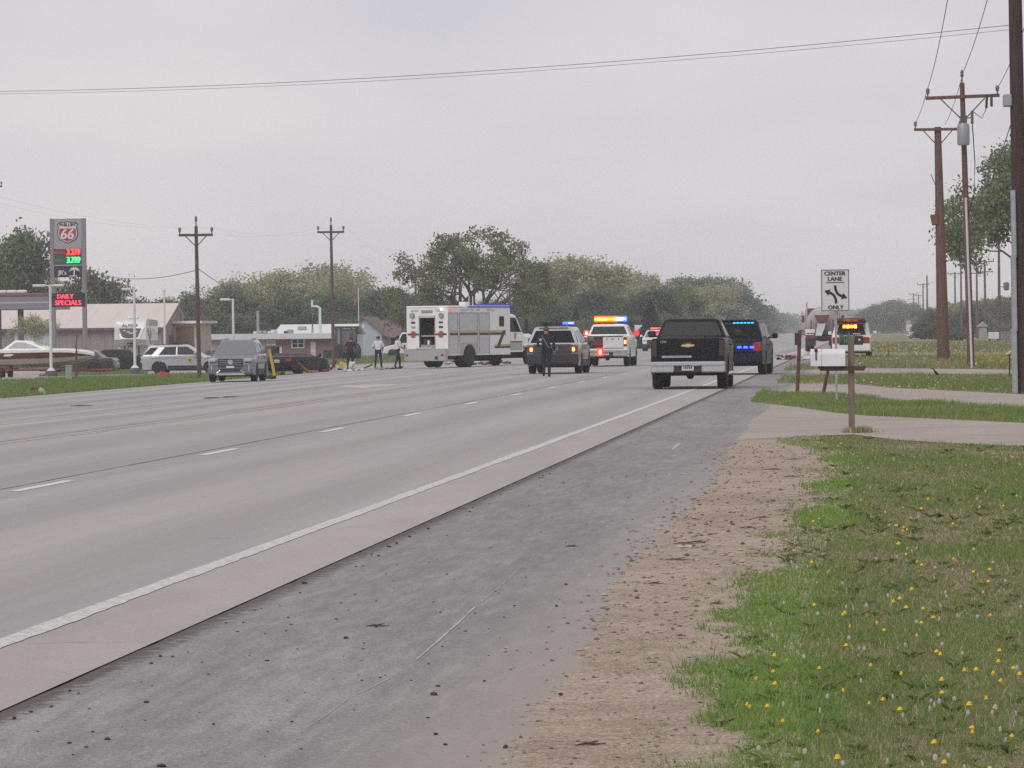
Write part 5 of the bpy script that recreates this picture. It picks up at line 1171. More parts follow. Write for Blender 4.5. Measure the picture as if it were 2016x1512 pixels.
# ------------------------------------------------------------------ poles, lamps, wires
WOODP = mat('pole_wood', (.13, .072, .058), rough=.9, var=.35, scale=3, stretch=(6, 6, .4), bump=.2)
WOODD = mat('pole_wood_dark', (.05, .032, .03), rough=.9, var=.35, scale=3, stretch=(6, 6, .4))
WOODW = mat('pole_wood_weathered', (.10, .07, .065), rough=.9, var=.3, scale=3, stretch=(6, 6, .4))
INSUL = mat('insulator_grey', (.14, .11, .11), rough=.4)
GALV = mat('galvanised', (.33, .36, .37), rough=.5, metal=.4, var=.12, scale=4)
def upole(label, base, h, r0, r1, arm=None, armz=.9, m=None, lean=(0, 0), brace=True, name='utility_pole', ins=(-1, 1), group=None, pin=True, n=12):
    m = m or WOODP; t = thing(name, label, 'utility pole', base, 0, group)
    lx, ly = lean; ax = lambda z: (lx * z / h, ly * z / h, z)
    MB().tube([ax(-.05 if k == 0 else h * k / 5) for k in range(6)], [r0 + (r1 - r0) * k / 5 for k in range(6)], n).build('pole', m, t)
    if arm:
        z = h - armz; w, tilt = arm
        a = MB().box((lx * z / h, -r1 - .05, z), (w, .11, .13), .01, 0, Matrix.Rotation(tilt, 4, 'Y')).build('crossarm', m, t)
        for s in ins:
            xx = s * w * .47; zz = z - math.tan(tilt) * xx
            MB().lathe([(.03, 0), (.03, .1), (.075, .13), (.06, .2), (.09, .22), (.05, .32), (.01, .33)], 'Z', (lx * z / h + xx, -r1 - .05, zz + .06), 10).build('insulator', INSUL, a)
        if brace:
            for s in (-1, 1): MB().tube([(lx * z / h + s * w * .30, -r1 - .02, z - .06), (lx * (z - .8) / h + s * r1 * .8, -r1, z - w * .30)], .025, 5).build('brace', m, t)
    if pin: MB().tube([ax(h), (lx, ly, h + .25)], .035, 6).lathe([(.03, 0), (.08, .05), (.05, .15), (.07, .18), (.03, .28)], 'Z', (lx, ly, h + .22), 8).build('top_insulator', INSUL, t)
    return t
def pole_px(label, px0, y0, px1, y1, wb, wt, **k):      # base and top pixel, widths in pixels
    Y = on_g(px0, y0).y; b = on_g(px0, y0); s = Y / FPX; tp = on_y(px1, y1, Y)
    return upole(label, b, tp.z - b.z, wb * s / 2, wt * s / 2, lean=(tp.x - b.x, 0), **k), b, tp
pA, bA, tA = pole_px('thick reddish utility pole with a small floodlight on its side', 1857.5, 712, 1846, 250, 25.5, 13, arm=(2.2, 0), armz=.12, pin=False)
MB().box((-.36, -.12, (bA.z + 6.6)), (.32, .3, .5), .04, 0, Matrix.Rotation(R(-12), 4, 'Y')).tube([(-.3, -.05, 6.6), (.1, 0, 6.6)], .04).build('floodlight', mat('rusty_box', (.16, .06, .055), rough=.8), pA)
pB, bB, tB = pole_px('transformer pole with white conduit down its side', 1912, 725, 1894, 163, 15, 9.5, arm=(2.85, R(-1.5)), armz=.55)
LB = lambda z: (tB.x - bB.x) * z / (tB.z - bB.z)
zc = tB.z - 1.9; MB().lathe([(.05, 0), (.22, .02), (.24, .1), (.24, .75), (.2, .85), (.05, .88)], 'Z', (LB(zc) - .02, -.42, zc - .55), 16).build('transformer', mat('transformer_grey', (.30, .31, .33), rough=.45, metal=.3), pB)
for dx in (-.08, .1): MB().lathe([(.04, 0), (.06, .1), (.04, .2), (.06, .25), (.02, .3)], 'Z', (LB(zc) - .02 + dx, -.42, zc + .33), 8).build('bushing', INSUL, pB)
MB().tube([(LB(zc) + .33, -.2, zc + .3), (LB(zc) + .33, -.2, zc + .8)], .055, 8).tube([(LB(zc), -.1, zc + .5), (LB(zc) + .33, -.2, zc + .55)], .025, 6).build('fuse_cutout', INSUL, pB)
MB().tube([(.02, -.2, 0), (LB(6.6), -.17, 6.6)], .045, 8).build('conduit', mat('white_conduit', (.55, .55, .56), rough=.5), pB)
MB().tube([(LB(11) + .95, -.17, tB.z - .5), (LB(11) + .92, -.2, tB.z - 1.0)], .05, 6).tube([(LB(11) + 1.12, -.17, tB.z - .5), (LB(11) + 1.12, -.2, tB.z - .95)], .05, 6).build('lightning_arrester', BLACKP, pB)
MB().tube([(LB(zc) + .33, -.2, zc + .35), (LB(zc) + .42, -.22, zc - 1.2), (LB(zc) + .38, -.22, zc - 2.4), (LB(zc) + .1, -.14, zc - 3.4)], .022, 6).tube([(LB(11) + .92, -.2, tB.z - 1.0), (LB(zc) + .7, -.25, zc + .5), (LB(zc) + .33, -.2, zc + .8)], .018, 6).build('drop_cable', BLACKP, pB)
b = gx(2013, 100)
pC = upole('dark creosoted utility pole with a grey steel cable guard', b, 12.6, .19, .15, arm=(2.4, 0), armz=1.2, m=WOODD, lean=(-.12, 0))
gz = zt_(2004, 375, 100)
gb = MB(); 
for (z0, z1, r_) in ((0, 1.55, .10), (1.5, 3.3, .095), (3.25, gz, .085)):
    n = 7; pts = [(-.15 + r_ * math.cos(R(180 + a)), -.17 + r_ * math.sin(R(180 + a) if False else R(180 + a))) for a in np.linspace(-20, 110, n)]
    gb.prism(pts + [(-.1, -.12)], lambda x, y: (x, y, z0), lambda x, y: (x - .02, y, z1))
gb.build('cable_guard', GALV, pC)
MB().box((-.3, -.1, 7.0), (.22, .2, .3), .03).tube([(-.3, -.1, 7.0), (0, 0, 7.1)], .03).build('bracket', GALV, pC)
# far poles on the right
far = [(1968, 475, 440, 0), (1940, 511, 545, 1), (1924, 515, 575, 1), (1881, 536, 690, 1), (1826, 543, 720, 0), (1818, 558, 850, 1), (1799, 577, 1090, 2), (1809, 580, 1160, 1), (1862, 545, 640, 0), (1893, 520, 600, 0)]
flab = ['bare pole with a round transformer beside the white box trailer', 'double armed pole between the tan shed and box trailer', 'double armed pole directly before the tan shed', 'single armed pole just past the transformer pole', 'tall armless pole rising over the far notice board', 'slim single armed pole behind the tall armless pole', 'farthest double armed pole before the hazy grove', 'farthest single armed pole before the hazy grove', 'armless pole close behind the thick reddish pole', 'armless pole close behind the transformer pole']
for i, (px, py, Y, k) in enumerate(far):
    q = gx(px, Y); h = zt_(px, py, Y) - q.z
    t = upole(flab[i], q, h, .17, .12, arm=(2.4, 0) if k else None, armz=.25, name='utility_pole', group='distant poles along the highway', pin=False, n=8, m=WOODW)
    if k == 2 or i in (1, 2): MB().box((0, -.2, h - 1.6), (2.2, .1, .12)).build('crossarm', WOODW, t)
    if i == 0: MB().lathe([(.05, 0), (.3, .1), (.3, .8), (.1, .9)], 'Z', (.75, -.2, h - 5.2), 10).tube([(0, 0, h - 4.8), (.8, -.2, h - 4.8)], .04).build('transformer', INSUL, t)
# left side poles
lp = []
for (px, top, Y, arm, lab) in ((390.5, 445, 205, 1.72, 'brown crossarm pole behind the silver police suv'), (655, 443, 262, 1.72, 'leaning crossarm pole beside the backhoe'), (821, 525, 350, 1.75, 'crossarm pole rising behind the rescue truck box'), (1006, 541, 370, 1.75, 'crossarm pole behind the rescue truck cab')):
    q = gx(px + (2 if px < 700 else 0), Y); z = zt_(px, top, Y); lp.append((upole(lab, q, z - q.z, .115, .085, arm=(arm, 0), armz=.45, m=WOODW, pin=px < 700, lean=(-.08, 0), n=10), q, z))
q = gx(8, 330); z = zt_(8, 362, 330); t = upole('crossarm pole beyond the gas canopy', q, z - q.z, .16, .12, arm=(1.9, 0), armz=.2, m=WOODW, pin=False); lp.append((t, q, z))
t.location.x -= .9
# lamp posts, flag and vents
WP = mat('white_post', (.62, .63, .64), rough=.5, var=.05); 
def lamp(label, px, Y, top, heads, base=True, r=.085):
    q = gx(px, Y); h = zt_(px, top, Y) - q.z; t = thing('lamp_post', label, 'lamp post', q)
    MB().tube([(0, 0, .3 if base else 0), (0, 0, h)], [r, r * .8], 10).build('post', WP, t)
    if base: MB().lathe([(.32, -.1), (.32, .42), (.28, .45)], 'Z', n=14).build('footing', mat('dark_footing', (.10, .10, .11), rough=.9), t); MB().lathe([(.24, .45), (.2, .52), (.1, .6)], 'Z', n=12).build('base_flange', WP, t)
    for dx in heads:
        hd = MB().box((dx * .62, 0, h - .06), (abs(dx) * .75, .34, .14 if abs(dx) < 1 else .2), .03); hd.tube([(0, 0, h - .08), (dx * .4, 0, h - .05)], .04, 6); hd.build('lamp_head', WP, t)
    return t
lamp('white twin headed lamp post beside the speedboat', 101, 222, 560, (-.95, .75)); lamp('white lamp post in front of the travel trailer', 266, 236, 567, (-.72,)); lamp('tall white single arm lamp above the brick shop', 460, 356, 588, (-1.1,), False, .12)
q = gx(325, 258); t = thing('flag_mast', 'plain white mast beside the travel trailer', 'pole', q); MB().tube([(0, 0, 0), (0, 0, zt_(325, 574, 258) - q.z)], [.08, .06], 8).lathe([(.01, 0), (.08, .03), (.08, .1), (.01, .14)], 'Z', (0, 0, zt_(325, 574, 258) - q.z), 8).build('mast', WP, t)
q = gx(707, 420); hz = zt_(707, 566, 420) - q.z; t = thing('flag_pole', 'thin flagpole with a limp red flag by the house', 'flag', q); MB().tube([(0, 0, 0), (0, 0, hz)], [.06, .04], 8).build('pole', WP, t)
fl = MB(); rows = []
for i in range(6): rows.append([(-.02 - .09 * j - .05 * i, .06 * math.sin(i * 1.3 + j), hz - .1 - .33 * i - .05 * j) for j in range(4)])
for i in range(5):
    for j in range(3): fl.add([rows[i][j], rows[i][j + 1], rows[i + 1][j + 1], rows[i + 1][j]], [(0, 1, 2, 3)])
fl.build('flag', mat('flag_red', (.28, .10, .10), rough=.8, var=.5, scale=2), t, fix=False)
# wires
WIRE = mat('wire_dark', (.09, .085, .09), rough=.6)
def wire(label, p, q, sag, r=.011, n=18, m=WIRE):
    p, q = Vector(p), Vector(q); pts = [p.lerp(q, i / n) - Vector((0, 0, 4 * sag * (i / n) * (1 - i / n))) for i in range(n + 1)]
    return tag(MB().tube(pts, r, 5).build('power_wire', m), label, 'wire')
q = on_y(-350, 180, 140)
wire('upper of two thin wires spanning the whole road', on_y(2003, 48, 100), q, .5, .0075); wire('lower of two thin wires spanning the whole road', on_y(2003, 57, 100), on_y(-350, 184, 140), .5, .005)
for (px, py, X_, Z_, lb) in ((1827, 172, 2.6, 12.2, 'left'), (1894, 146, 3.95, 12.9, 'middle'), (1962, 176, 5.05, 12.2, 'right')):
    wire(f'{dict(left="outer road side", middle="pole top", right="field side")[lb]} conductor running from the transformer pole overhead', on_y(px, py, bB.y), (X_, 100, Z_), .55, .013)
wire('conductor from the transformer pole to the thick pole road side', on_y(1827, 172, bB.y), on_y(1800, 246, bA.y), .15, .012); wire('conductor from the transformer pole to the thick pole field side', on_y(1894, 150, bB.y), on_y(1860, 246, bA.y), .2, .012)
wire('service wire dropping from the dark pole towards the trees', on_y(1999, 218, 100), on_y(1925, 420, 300), .2, .014)
wire('slack service wire from the crossarm pole to the brick shop', (lp[0][1].x, 205, zt_(391, 529, 205)), on_y(545, 600, 372), .5, .018)
wire('slack cable from the price sign to the crossarm pole', (gx(172, 272).x, 272, zt_(172, 533, 272)), (lp[0][1].x, lp[0][1].y, zt_(390, 531, 205)), .5, .018)
for s, lb in ((-1, 'outer'), (1, 'inner')):
    wire(f'faint {lb} line wire strung between left crossarm poles', (lp[0][1].x + s * .8, 205, lp[0][2] - .1), (lp[1][1].x + s * .8, 262, lp[1][2] - .1), .5, .0025)
    wire(f'faint {lb} line wire running back from the first crossarm pole', (lp[0][1].x + s * .8, 205, lp[0][2] - .1), on_y(-200 + s * 20, 330, 150), .6, .002)
    wire(f'faint {lb} line wire from the leaning crossarm pole onward', (lp[1][1].x + s * .8, 262, lp[1][2] - .1), (lp[2][1].x + s * .8, 350, lp[2][2] - .4), .6, .0025)
# distant line along the right
fp = [(gx(px, Y).x, Y, zt_(px, py, Y)) for px, py, Y, k in far]
wire('distant line wire between the far highway poles', fp[1], fp[3], .5, .02); wire('second distant line wire between the far highway poles', fp[3], fp[5], .5, .02)
wire('distant line wire from the far poles to the thick pole', fp[1], (bA.x - .5, bA.y, tA.z - 2.2), 1.6, .02)

# ------------------------------------------------------------------ signs and mailboxes on the right verge
def lane_sign():
    Y = 91; t = thing('lane_sign', 'white center lane only road sign with two curved arrows', 'sign', gx(1647, Y)); X0 = t.location.x
    z1, z0 = zt_(1644, 530, Y), zt_(1644, 613, Y); xa, xb = on_y(1616, 570, Y).x - X0, on_y(1672.5, 570, Y).x - X0; cx, w, h = (xa + xb) / 2, xb - xa, z1 - z0; cz = (z0 + z1) / 2
    MB().bb(-.025, .025, .0, .05, 0, z1 - .1).build('post', GALV, t)
    p = MB().box((cx, -.02, cz), (w, .012, h), .003).build('panel', mat('sign_white', (.60, .61, .62), rough=.4, var=.03), t)
    K = mat('sign_black', (.02, .016, .02), rough=.5); f = MB()
    for a, b, c_, d in ((-w / 2 + .012, w / 2 - .012, h / 2 - .024, h / 2 - .012), (-w / 2 + .012, w / 2 - .012, -h / 2 + .012, -h / 2 + .024), (-w / 2 + .012, -w / 2 + .024, -h / 2 + .0245, h / 2 - .0245), (w / 2 - .024, w / 2 - .012, -h / 2 + .0245, h / 2 - .0245)): f.bb(cx + a, cx + b, -.031, -.027, cz + c_, cz + d)
    f.build('border', K, p)
    lettering(p, 'CENTER', .125, (cx - .005, -.030, z1 - .095), (1, 0, 0), (0, 0, 1), K, 1.0, .005); lettering(p, 'LANE', .125, (cx - .005, -.030, z1 - .215), (1, 0, 0), (0, 0, 1), K, 1.05, .005); lettering(p, 'ONLY', .125, (cx + .01, -.030, z0 + .085), (1, 0, 0), (0, 0, 1), K, 1.0, .005)
    MB().bb(cx - .2, cx + .2, -.031, -.027, z1 - .298, z1 - .282).build('underline', K, p)
    def arrow(pts, wd, tip):
        m = MB(); L, Rr = [], []
        for i, q in enumerate(pts):
            a = Vector(pts[max(0, i - 1)]); b = Vector(pts[min(len(pts) - 1, i + 1)]); d = (b - a).normalized(); n = Vector((-d.y, d.x)); L.append(Vector(q) + n * wd); Rr.append(Vector(q) - n * wd)
        for i in range(len(pts) - 1): m.prism([L[i], L[i + 1], Rr[i + 1], Rr[i]], lambda x, z: (cx + x, -.031, cz + z), lambda x, z: (cx + x, -.027, cz + z))
        e, d = Vector(pts[-1]), (Vector(pts[-1]) - Vector(pts[-2])).normalized(); n = Vector((-d.y, d.x)); m.prism([e + n * .075, e + d * .12, e - n * .075], lambda x, z: (cx + x, -.0315, cz + z), lambda x, z: (cx + x, -.0275, cz + z)); m.build('arrow', K, p, fix=False)
    FR = lambda fx, fz: (-w / 2 + fx * w, h / 2 - fz * h)
    bez = lambda a, b, c_: [tuple((1 - t_) ** 2 * Vector(a) + 2 * t_ * (1 - t_) * Vector(b) + t_ * t_ * Vector(c_)) for t_ in np.linspace(0, 1, 9)]
    arrow(bez(FR(.50, .385), FR(.50, .60), FR(.74, .64)), .028, 1); arrow(bez(FR(.53, .815), FR(.53, .60), FR(.30, .555)), .028, 1)
lane_sign()
PWOOD = mat('weathered_post', (.17, .125, .095), rough=.9, var=.25, scale=5, stretch=(5, 5, .6)); RUST = mat('rusty_steel', (.13, .05, .035), rough=.9, var=.4, scale=12)
def mailbox():
    Y = 64.5; b = gx(1677, Y); t = thing('mailbox_post', 'brown wooden mailbox post with a crosspiece', 'post', b)
    hz_ = zt_(1676, 664, Y); MB().box((0, 0, hz_ / 2), (.098, .098, hz_), .006, 0, None).build('post', PWOOD, t)
    za = zt_(1655, 725, Y); x0, x1 = on_y(1609, 725, Y).x - b.x, on_y(1706, 725, Y).x - b.x
    MB().prism([(x0, za + .035), (x0 + .05, za - .04), (x1 - .04, za - .04), (x1, za + .03)], lambda x, z: (x, -.10, z), lambda x, z: (x, -.051, z)).build('crosspiece', mat('dark_board', (.085, .05, .04), rough=.9, var=.2), t)
    m = thing('mailbox', 'white metal mailbox with a red flag on the crosspiece', 'mailbox', (b.x + (x0 + on_y(1659, 700, Y).x - b.x) / 2 - .03, Y - .09, za + .037)); WM = mat('mailbox_white', (.66, .66, .70), rough=.4, var=.04)
    L = on_y(1659, 700, Y).x - on_y(1591, 700, Y).x; h = zt_(1620, 687, Y) - za - .037; r = .095
    prof = [(-r, 0), (r, 0), (r, h - r)] + [(r * math.cos(R(a)), h - r + r * math.sin(R(a))) for a in range(15, 180, 15)] + [(-r, h - r)]
    MB().prism(prof, lambda y, z: (-L / 2 + .02, y, z), lambda y, z: (L / 2, y, z)).build('box', WM, m)
    MB().prism([(y * 1.04, z * 1.01) for y, z in prof], lambda y, z: (-L / 2, y, z), lambda y, z: (-L / 2 + .03, y, z)).build('door', WM, m)
    MB().prism([(y * 1.015, z * 1.006) for y, z in prof], lambda y, z: (-.1, y, z), lambda y, z: (-.09, y, z)).build('seam_band', DULLSTEEL, m)
    MB().box((-L / 2 + .085, -r - .012, h * .66), (.022, .008, h * .62), .002).box((-L / 2 + .085, -r - .012, h * .93), (.05, .008, .05), .002).build('flag', mat('flag_maroon', (.16, .015, .02), rough=.5), m)
mailbox()
def stake(label, px, y0, px1, y1, w, m, name='post', steel=False):
    b = on_g(px, y0); tp = on_y(px1, y1, b.y); t = thing(name, label, 'post', b); d = tp - b
    if steel: MB().loft([[(s * w, 0, 0), (s * w * .4, -w * .8, 0), (-s * w * .4, -w * .8, 0), (-s * w, 0, 0)] for s in (1,)] + [[(d.x + s * w, 0, d.z), (d.x + s * w * .4, -w * .8, d.z), (d.x - s * w * .4, -w * .8, d.z), (d.x - s * w, 0, d.z)] for s in (1,)]).build('shaft', m, t)
    else: MB().tube([(0, 0, -.05), (d.x * .5, 0, d.z * .5), (d.x, 0, d.z)], [w, w * .95, w * .9], 8).build('shaft', m, t)
    return t
t = stake('rusty steel post beside the road edge', 1569.5, 776, 1575, 650, .045, RUST, 'marker_post', True); MB().box((.0, -.06, 1.35), (.1, .01, .3), .003).build('reflector_plate', INK, t)
stake('leaning dark wooden stake behind the mailbox', 1619.5, 779, 1634, 712, .042, mat('dark_board', (.085, .05, .04)), 'leaning_post')
t = stake('small orange topped marker stake in the verge', 1749.5, 706, 1750, 682, .03, RUST, 'marker_stake'); MB().box((0, -.03, .52), (.2, .02, .16), .01).build('marker_head', mat('orange_marker', (.42, .20, .05), rough=.7), t)
t = stake('thin dark stake with a pale flower cluster by the cable guard', 1987.5, 745, 1988, 698, .025, WOODD, 'garden_stake')
for k in range(6): a = k * 1.1; MB().lathe([(.01, 0), (.05, .03), (.04, .07), (.01, .09)], 'Z', (.07 * math.cos(a), .07 * math.sin(a), .6 + .035 * k), 7).build('blossom', mat('pale_blossom', (.55, .5, .33), rough=.8), t)
b = on_g(1842, 743); t = thing('standing_crow', 'small black crow standing in the grass', 'bird', b, R(100))
bd = MB().loft([[(r_ * math.cos(a), y, z + r_ * 1.05 * math.sin(a)) for a in np.linspace(0, 2 * math.pi, 9)[:-1]] for (y, z, r_) in ((-.17, .03, .012), (-.1, .09, .035), (-.03, .14, .055), (.03, .19, .055), (.06, .25, .035), (.075, .28, .036), (.10, .30, .028), (.13, .29, .010), (.165, .28, .003))])
bd.build('body', mat('crow_black', (.015, .014, .018), rough=.5), t)
for s in (-1, 1): MB().tube([(s * .025, 0, .12), (s * .025, .01, .0)], .006, 5).build('leg', BLACKP, t)
# yellow posts and small things on the far side
YEL = mat('safety_yellow', (.50, .36, .06), rough=.6, var=.15)
t = stake('leaning yellow marker post by the crossover', 541, 739, 530, 688, .085, YEL, 'marker_post'); stake('rusty brown post beside the crossover', 524, 730, 522, 686, .07, RUST, 'marker_post')
b = gx(136, 214); t = thing('utility_box', 'pale green utility pedestal near the lamp post', 'utility box', b); MB().bb(-.17, .17, -.12, .12, 0, .75, .02).build('cabinet', mat('pale_green', (.22, .31, .25), rough=.6), t); MB().bb(-.19, .19, -.14, .14, .72, .80, .02).build('lid', MATS['pale_green'], t)
b = gx(150, 217); t = thing('bare_sapling', 'bare dark sapling trunk beside the green pedestal', 'tree', b); MB().tube([(0, 0, -.05), (.02, 0, 1.2), (.06, 0, 2.45)], [.07, .05, .02], 8).build('trunk', WOODW, t)
for a, z in ((.4, 1.3), (-.5, 1.6), (.3, 2.0)): MB().tube([(.03, 0, z), (.03 + a * .3, .1, z + .4)], [.018, .006], 5).build('twig', WOODW, t)
b = gx(322, 214); tag(MB().box((0, 0, .17), (.62, .4, .34), .09, 0, None, 2).box((-.05, 0, .36), (.3, .1, .06), .02).build('red_bag', mat('red_cloth', (.40, .07, .04), rough=.8, var=.25), None, loc=b), 'red duffel bag on the grass beside the police suv wheel', 'bag')
b = gx(290, 212); tag(MB().box((0, 0, .06), (.8, .4, .14), .05, 0, None, 2).build('black_mat', INK, None, loc=b), 'flat black bag lying on the kerb grass', 'bag')
b = on_g(70, 776); tag(MB().prism([(-.16, 0), (.14, 0), (.18, .12), (.08, .30), (.0, .22), (-.08, .34), (-.18, .2)], lambda x, z: (x, -.1, z), lambda x, z: (x * .8, .12, z * .8)).build('red_debris', mat('red_plastic', (.17, .025, .02), rough=.5, var=.3), None, loc=b), 'jagged red plastic fragment at the pavement edge', 'debris')
b = on_g(80, 777); tag(MB().prism([(-.12, 0), (.28, 0), (.1, .22), (-.02, .28)], lambda x, z: (x, -.08, z), lambda x, z: (x * .8, .1, z * .8)).build('pale_debris', mat('pale_plastic', (.5, .47, .43), rough=.7), None, loc=b), 'pale broken chunk beside the red fragment', 'debris')
# far right yards
def shed():
    Y = 430; a, b2 = gx(1929, Y).x, gx(1943, Y).x; t = thing('tan_shed', 'narrow tan shed between distant poles', 'shed'); z = zt_(1935, 643, Y); MB().bb(a, b2, Y, Y + 4, 0, z).build('wall', mat('tan_wall', (.36, .31, .24)), t)
    MB().prism([(a - .2, z), (b2 + .2, z), ((a + b2) / 2, z + .5)], lambda x, q: (x, Y - .2, q), lambda x, q: (x, Y + 4.2, q)).build('roof', DULLSTEEL, t); MB().bb((a + b2) / 2 - .2, (a + b2) / 2 + .2, Y - .03, Y, .0, 1.5).build('door', DULLSTEEL, t)
    t = thing('box_trailer', 'small white box trailer beside the tan shed', 'trailer', gx(1957, 425)); w = 20 * 425 / FPX
    MB().bb(-w / 2, w / 2, 0, 3, .35, zt_(1957, 654, 425), .04).build('box', PLATE, t); MB().bb(-w * .2, w * .2, .6, 1.0, zt_(1957, 654, 425), zt_(1957, 654, 425) + .12, .03).build('roof_vent', BLACKP, t)
    for s in (-1, 1): wheel(t, s * (w / 2 - .1), 1.4, .3, .18, s)
    for k, x in enumerate(range(6)): pass
    t = thing('board_fence', 'grey board fence beyond the verge', 'fence', gx(1972, 400)); 
    for k in range(9): MB().bb(k * .24 - .1, k * .24 + .12, -.02, .02, .05, 1.15 + .04 * math.sin(k * 2), .004).build('board', mat('fence_grey', (.19, .18, .20), rough=.9, var=.2), t)
    for z in (.35, .9): MB().bb(-.1, 2.06, .02, .07, z, z + .09).build('rail', MATS['fence_grey'], t)
    Y = 760; t = thing('white_billboard', 'small white notice board in the far yard', 'sign', gx(1790, Y)); s = Y / FPX
    MB().bb(-6 * s, 6 * s, 0, .1, zt_(1790, 652, Y), zt_(1790, 638, Y)).build('panel', PLATE, t); MB().bb(-5.5 * s, 4 * s, -.01, .09, zt_(1790, 638, Y), zt_(1790, 631, Y)).build('header', mat('pale_pink', (.45, .35, .36)), t)
    for x in (-4, 4): MB().bb(x * s - .06, x * s + .06, .02, .08, 0, zt_(1790, 652, Y)).build('leg', WOODD, t)
    c = sedan('parked_car', 'far pale blue car parked past the notice board', paint('pale_blue', (.45, .52, .55))); c.place(1812, 600, 30, 'mid')
    c = sedan('parked_car', 'far dark car parked past the thick pole', DKGREY); c.place(1836, 560, 80, 'mid')
    c = sedan('oncoming_car', 'tiny dark car far down the empty highway', DKGREY); c.place(1578, 900, 180, 'mid')
    c = suv('oncoming_suv', 'tiny white suv far down the empty highway', EXPL, WHITE, cat='suv'); c.place(1598, 800, 180, 'mid')
shed()
# ------------------------------------------------------------------ trees
BARK = mat('bark_brown', (.075, .058, .05), rough=.95, var=.3, scale=4); BARKG = mat('bark_grey', (.15, .13, .12), rough=.95, var=.3, scale=4)
def leaf_mesh(name, C, size, shade, m, seed):
    r = np.random.default_rng(seed); n = len(C)
    u = r.normal(size=(n, 3)); u /= np.linalg.norm(u, axis=1)[:, None]; v = r.normal(size=(n, 3)); v -= (v * u).sum(1)[:, None] * u; v /= np.linalg.norm(v, axis=1)[:, None]
    s = (size * r.uniform(.6, 1.4, n))[:, None]
    V = np.stack([C - u * s * .8, C + v * s * .45, C + u * s * .8, C - v * s * .45], 1).reshape(-1, 3)
    me = bpy.data.meshes.new(name); me.vertices.add(n * 4); me.vertices.foreach_set('co', V.ravel())
    me.loops.add(n * 4); me.loops.foreach_set('vertex_index', np.arange(n * 4, dtype=np.int32)); me.polygons.add(n); me.polygons.foreach_set('loop_start', (np.arange(n) * 4).astype(np.int32)); me.update(calc_edges=True)
    at = me.attributes.new('shade', 'FLOAT', 'POINT'); at.data.foreach_set('value', np.repeat(np.clip(shade, 0, 1), 4).astype(np.float32)); me.materials.append(m)
    return me
def grow(seed, H, trunk, limbs, spread, depth, ratio, r0, up=.25, wob=.25, kids=(2, 3), upright=0.0, drop=0.0):
    rd = random.Random(seed); segs = []; tips = []
    def br(p, d, L, r, k):
        pts = [p]; rad = [r]; n = 3
        for i in range(n):
            d = (d + Vector((rd.gauss(0, wob), rd.gauss(0, wob), rd.gauss(0, wob) * .7 + up * .25 - drop * (k == 0)))).normalized(); p = p + d * (L / n); pts.append(p); rad.append(r * (1 - .42 * (i + 1) / n))
            if k <= 1 and i > 0: tips.append((p, k))
        segs.append((pts, rad))
        if k == 0: tips.append((p, 0)); return
        m = rd.randint(*kids)
        for i in range(m):
            a = d.orthogonal().normalized(); a.rotate(Matrix.Rotation(rd.uniform(0, 6.283), 3, d)); ang = rd.uniform(.35, .85) * spread
            br(p, (d * math.cos(ang) + a * math.sin(ang)).normalized(), L * ratio * rd.uniform(.8, 1.2), rad[-1] * .78, k - 1)
    tp = Vector((rd.uniform(-.1, .1) * trunk, rd.uniform(-.1, .1) * trunk, trunk)); segs.append(([Vector((0, 0, -.1)), Vector((0, 0, trunk * .15)), tp], [r0 * 1.35, r0, r0 * .88]))
    a0 = rd.uniform(0, 6.28); L0 = (H - trunk) * (1 - ratio) / (1 - ratio ** (depth + 1)) * 1.25
    for i in range(limbs):
        a = a0 + 6.283 * i / limbs + rd.uniform(-.3, .3); t = rd.uniform(.35, 1.0) * spread if i > 1 else .12 + .25 * i
        br(tp, Vector((math.cos(a) * math.sin(t), math.sin(a) * math.sin(t), math.cos(t) + upright)).normalized(), L0 * rd.uniform(.85, 1.15), r0 * rd.uniform(.45, .62), depth)
    return segs, tips
_TREE = {}
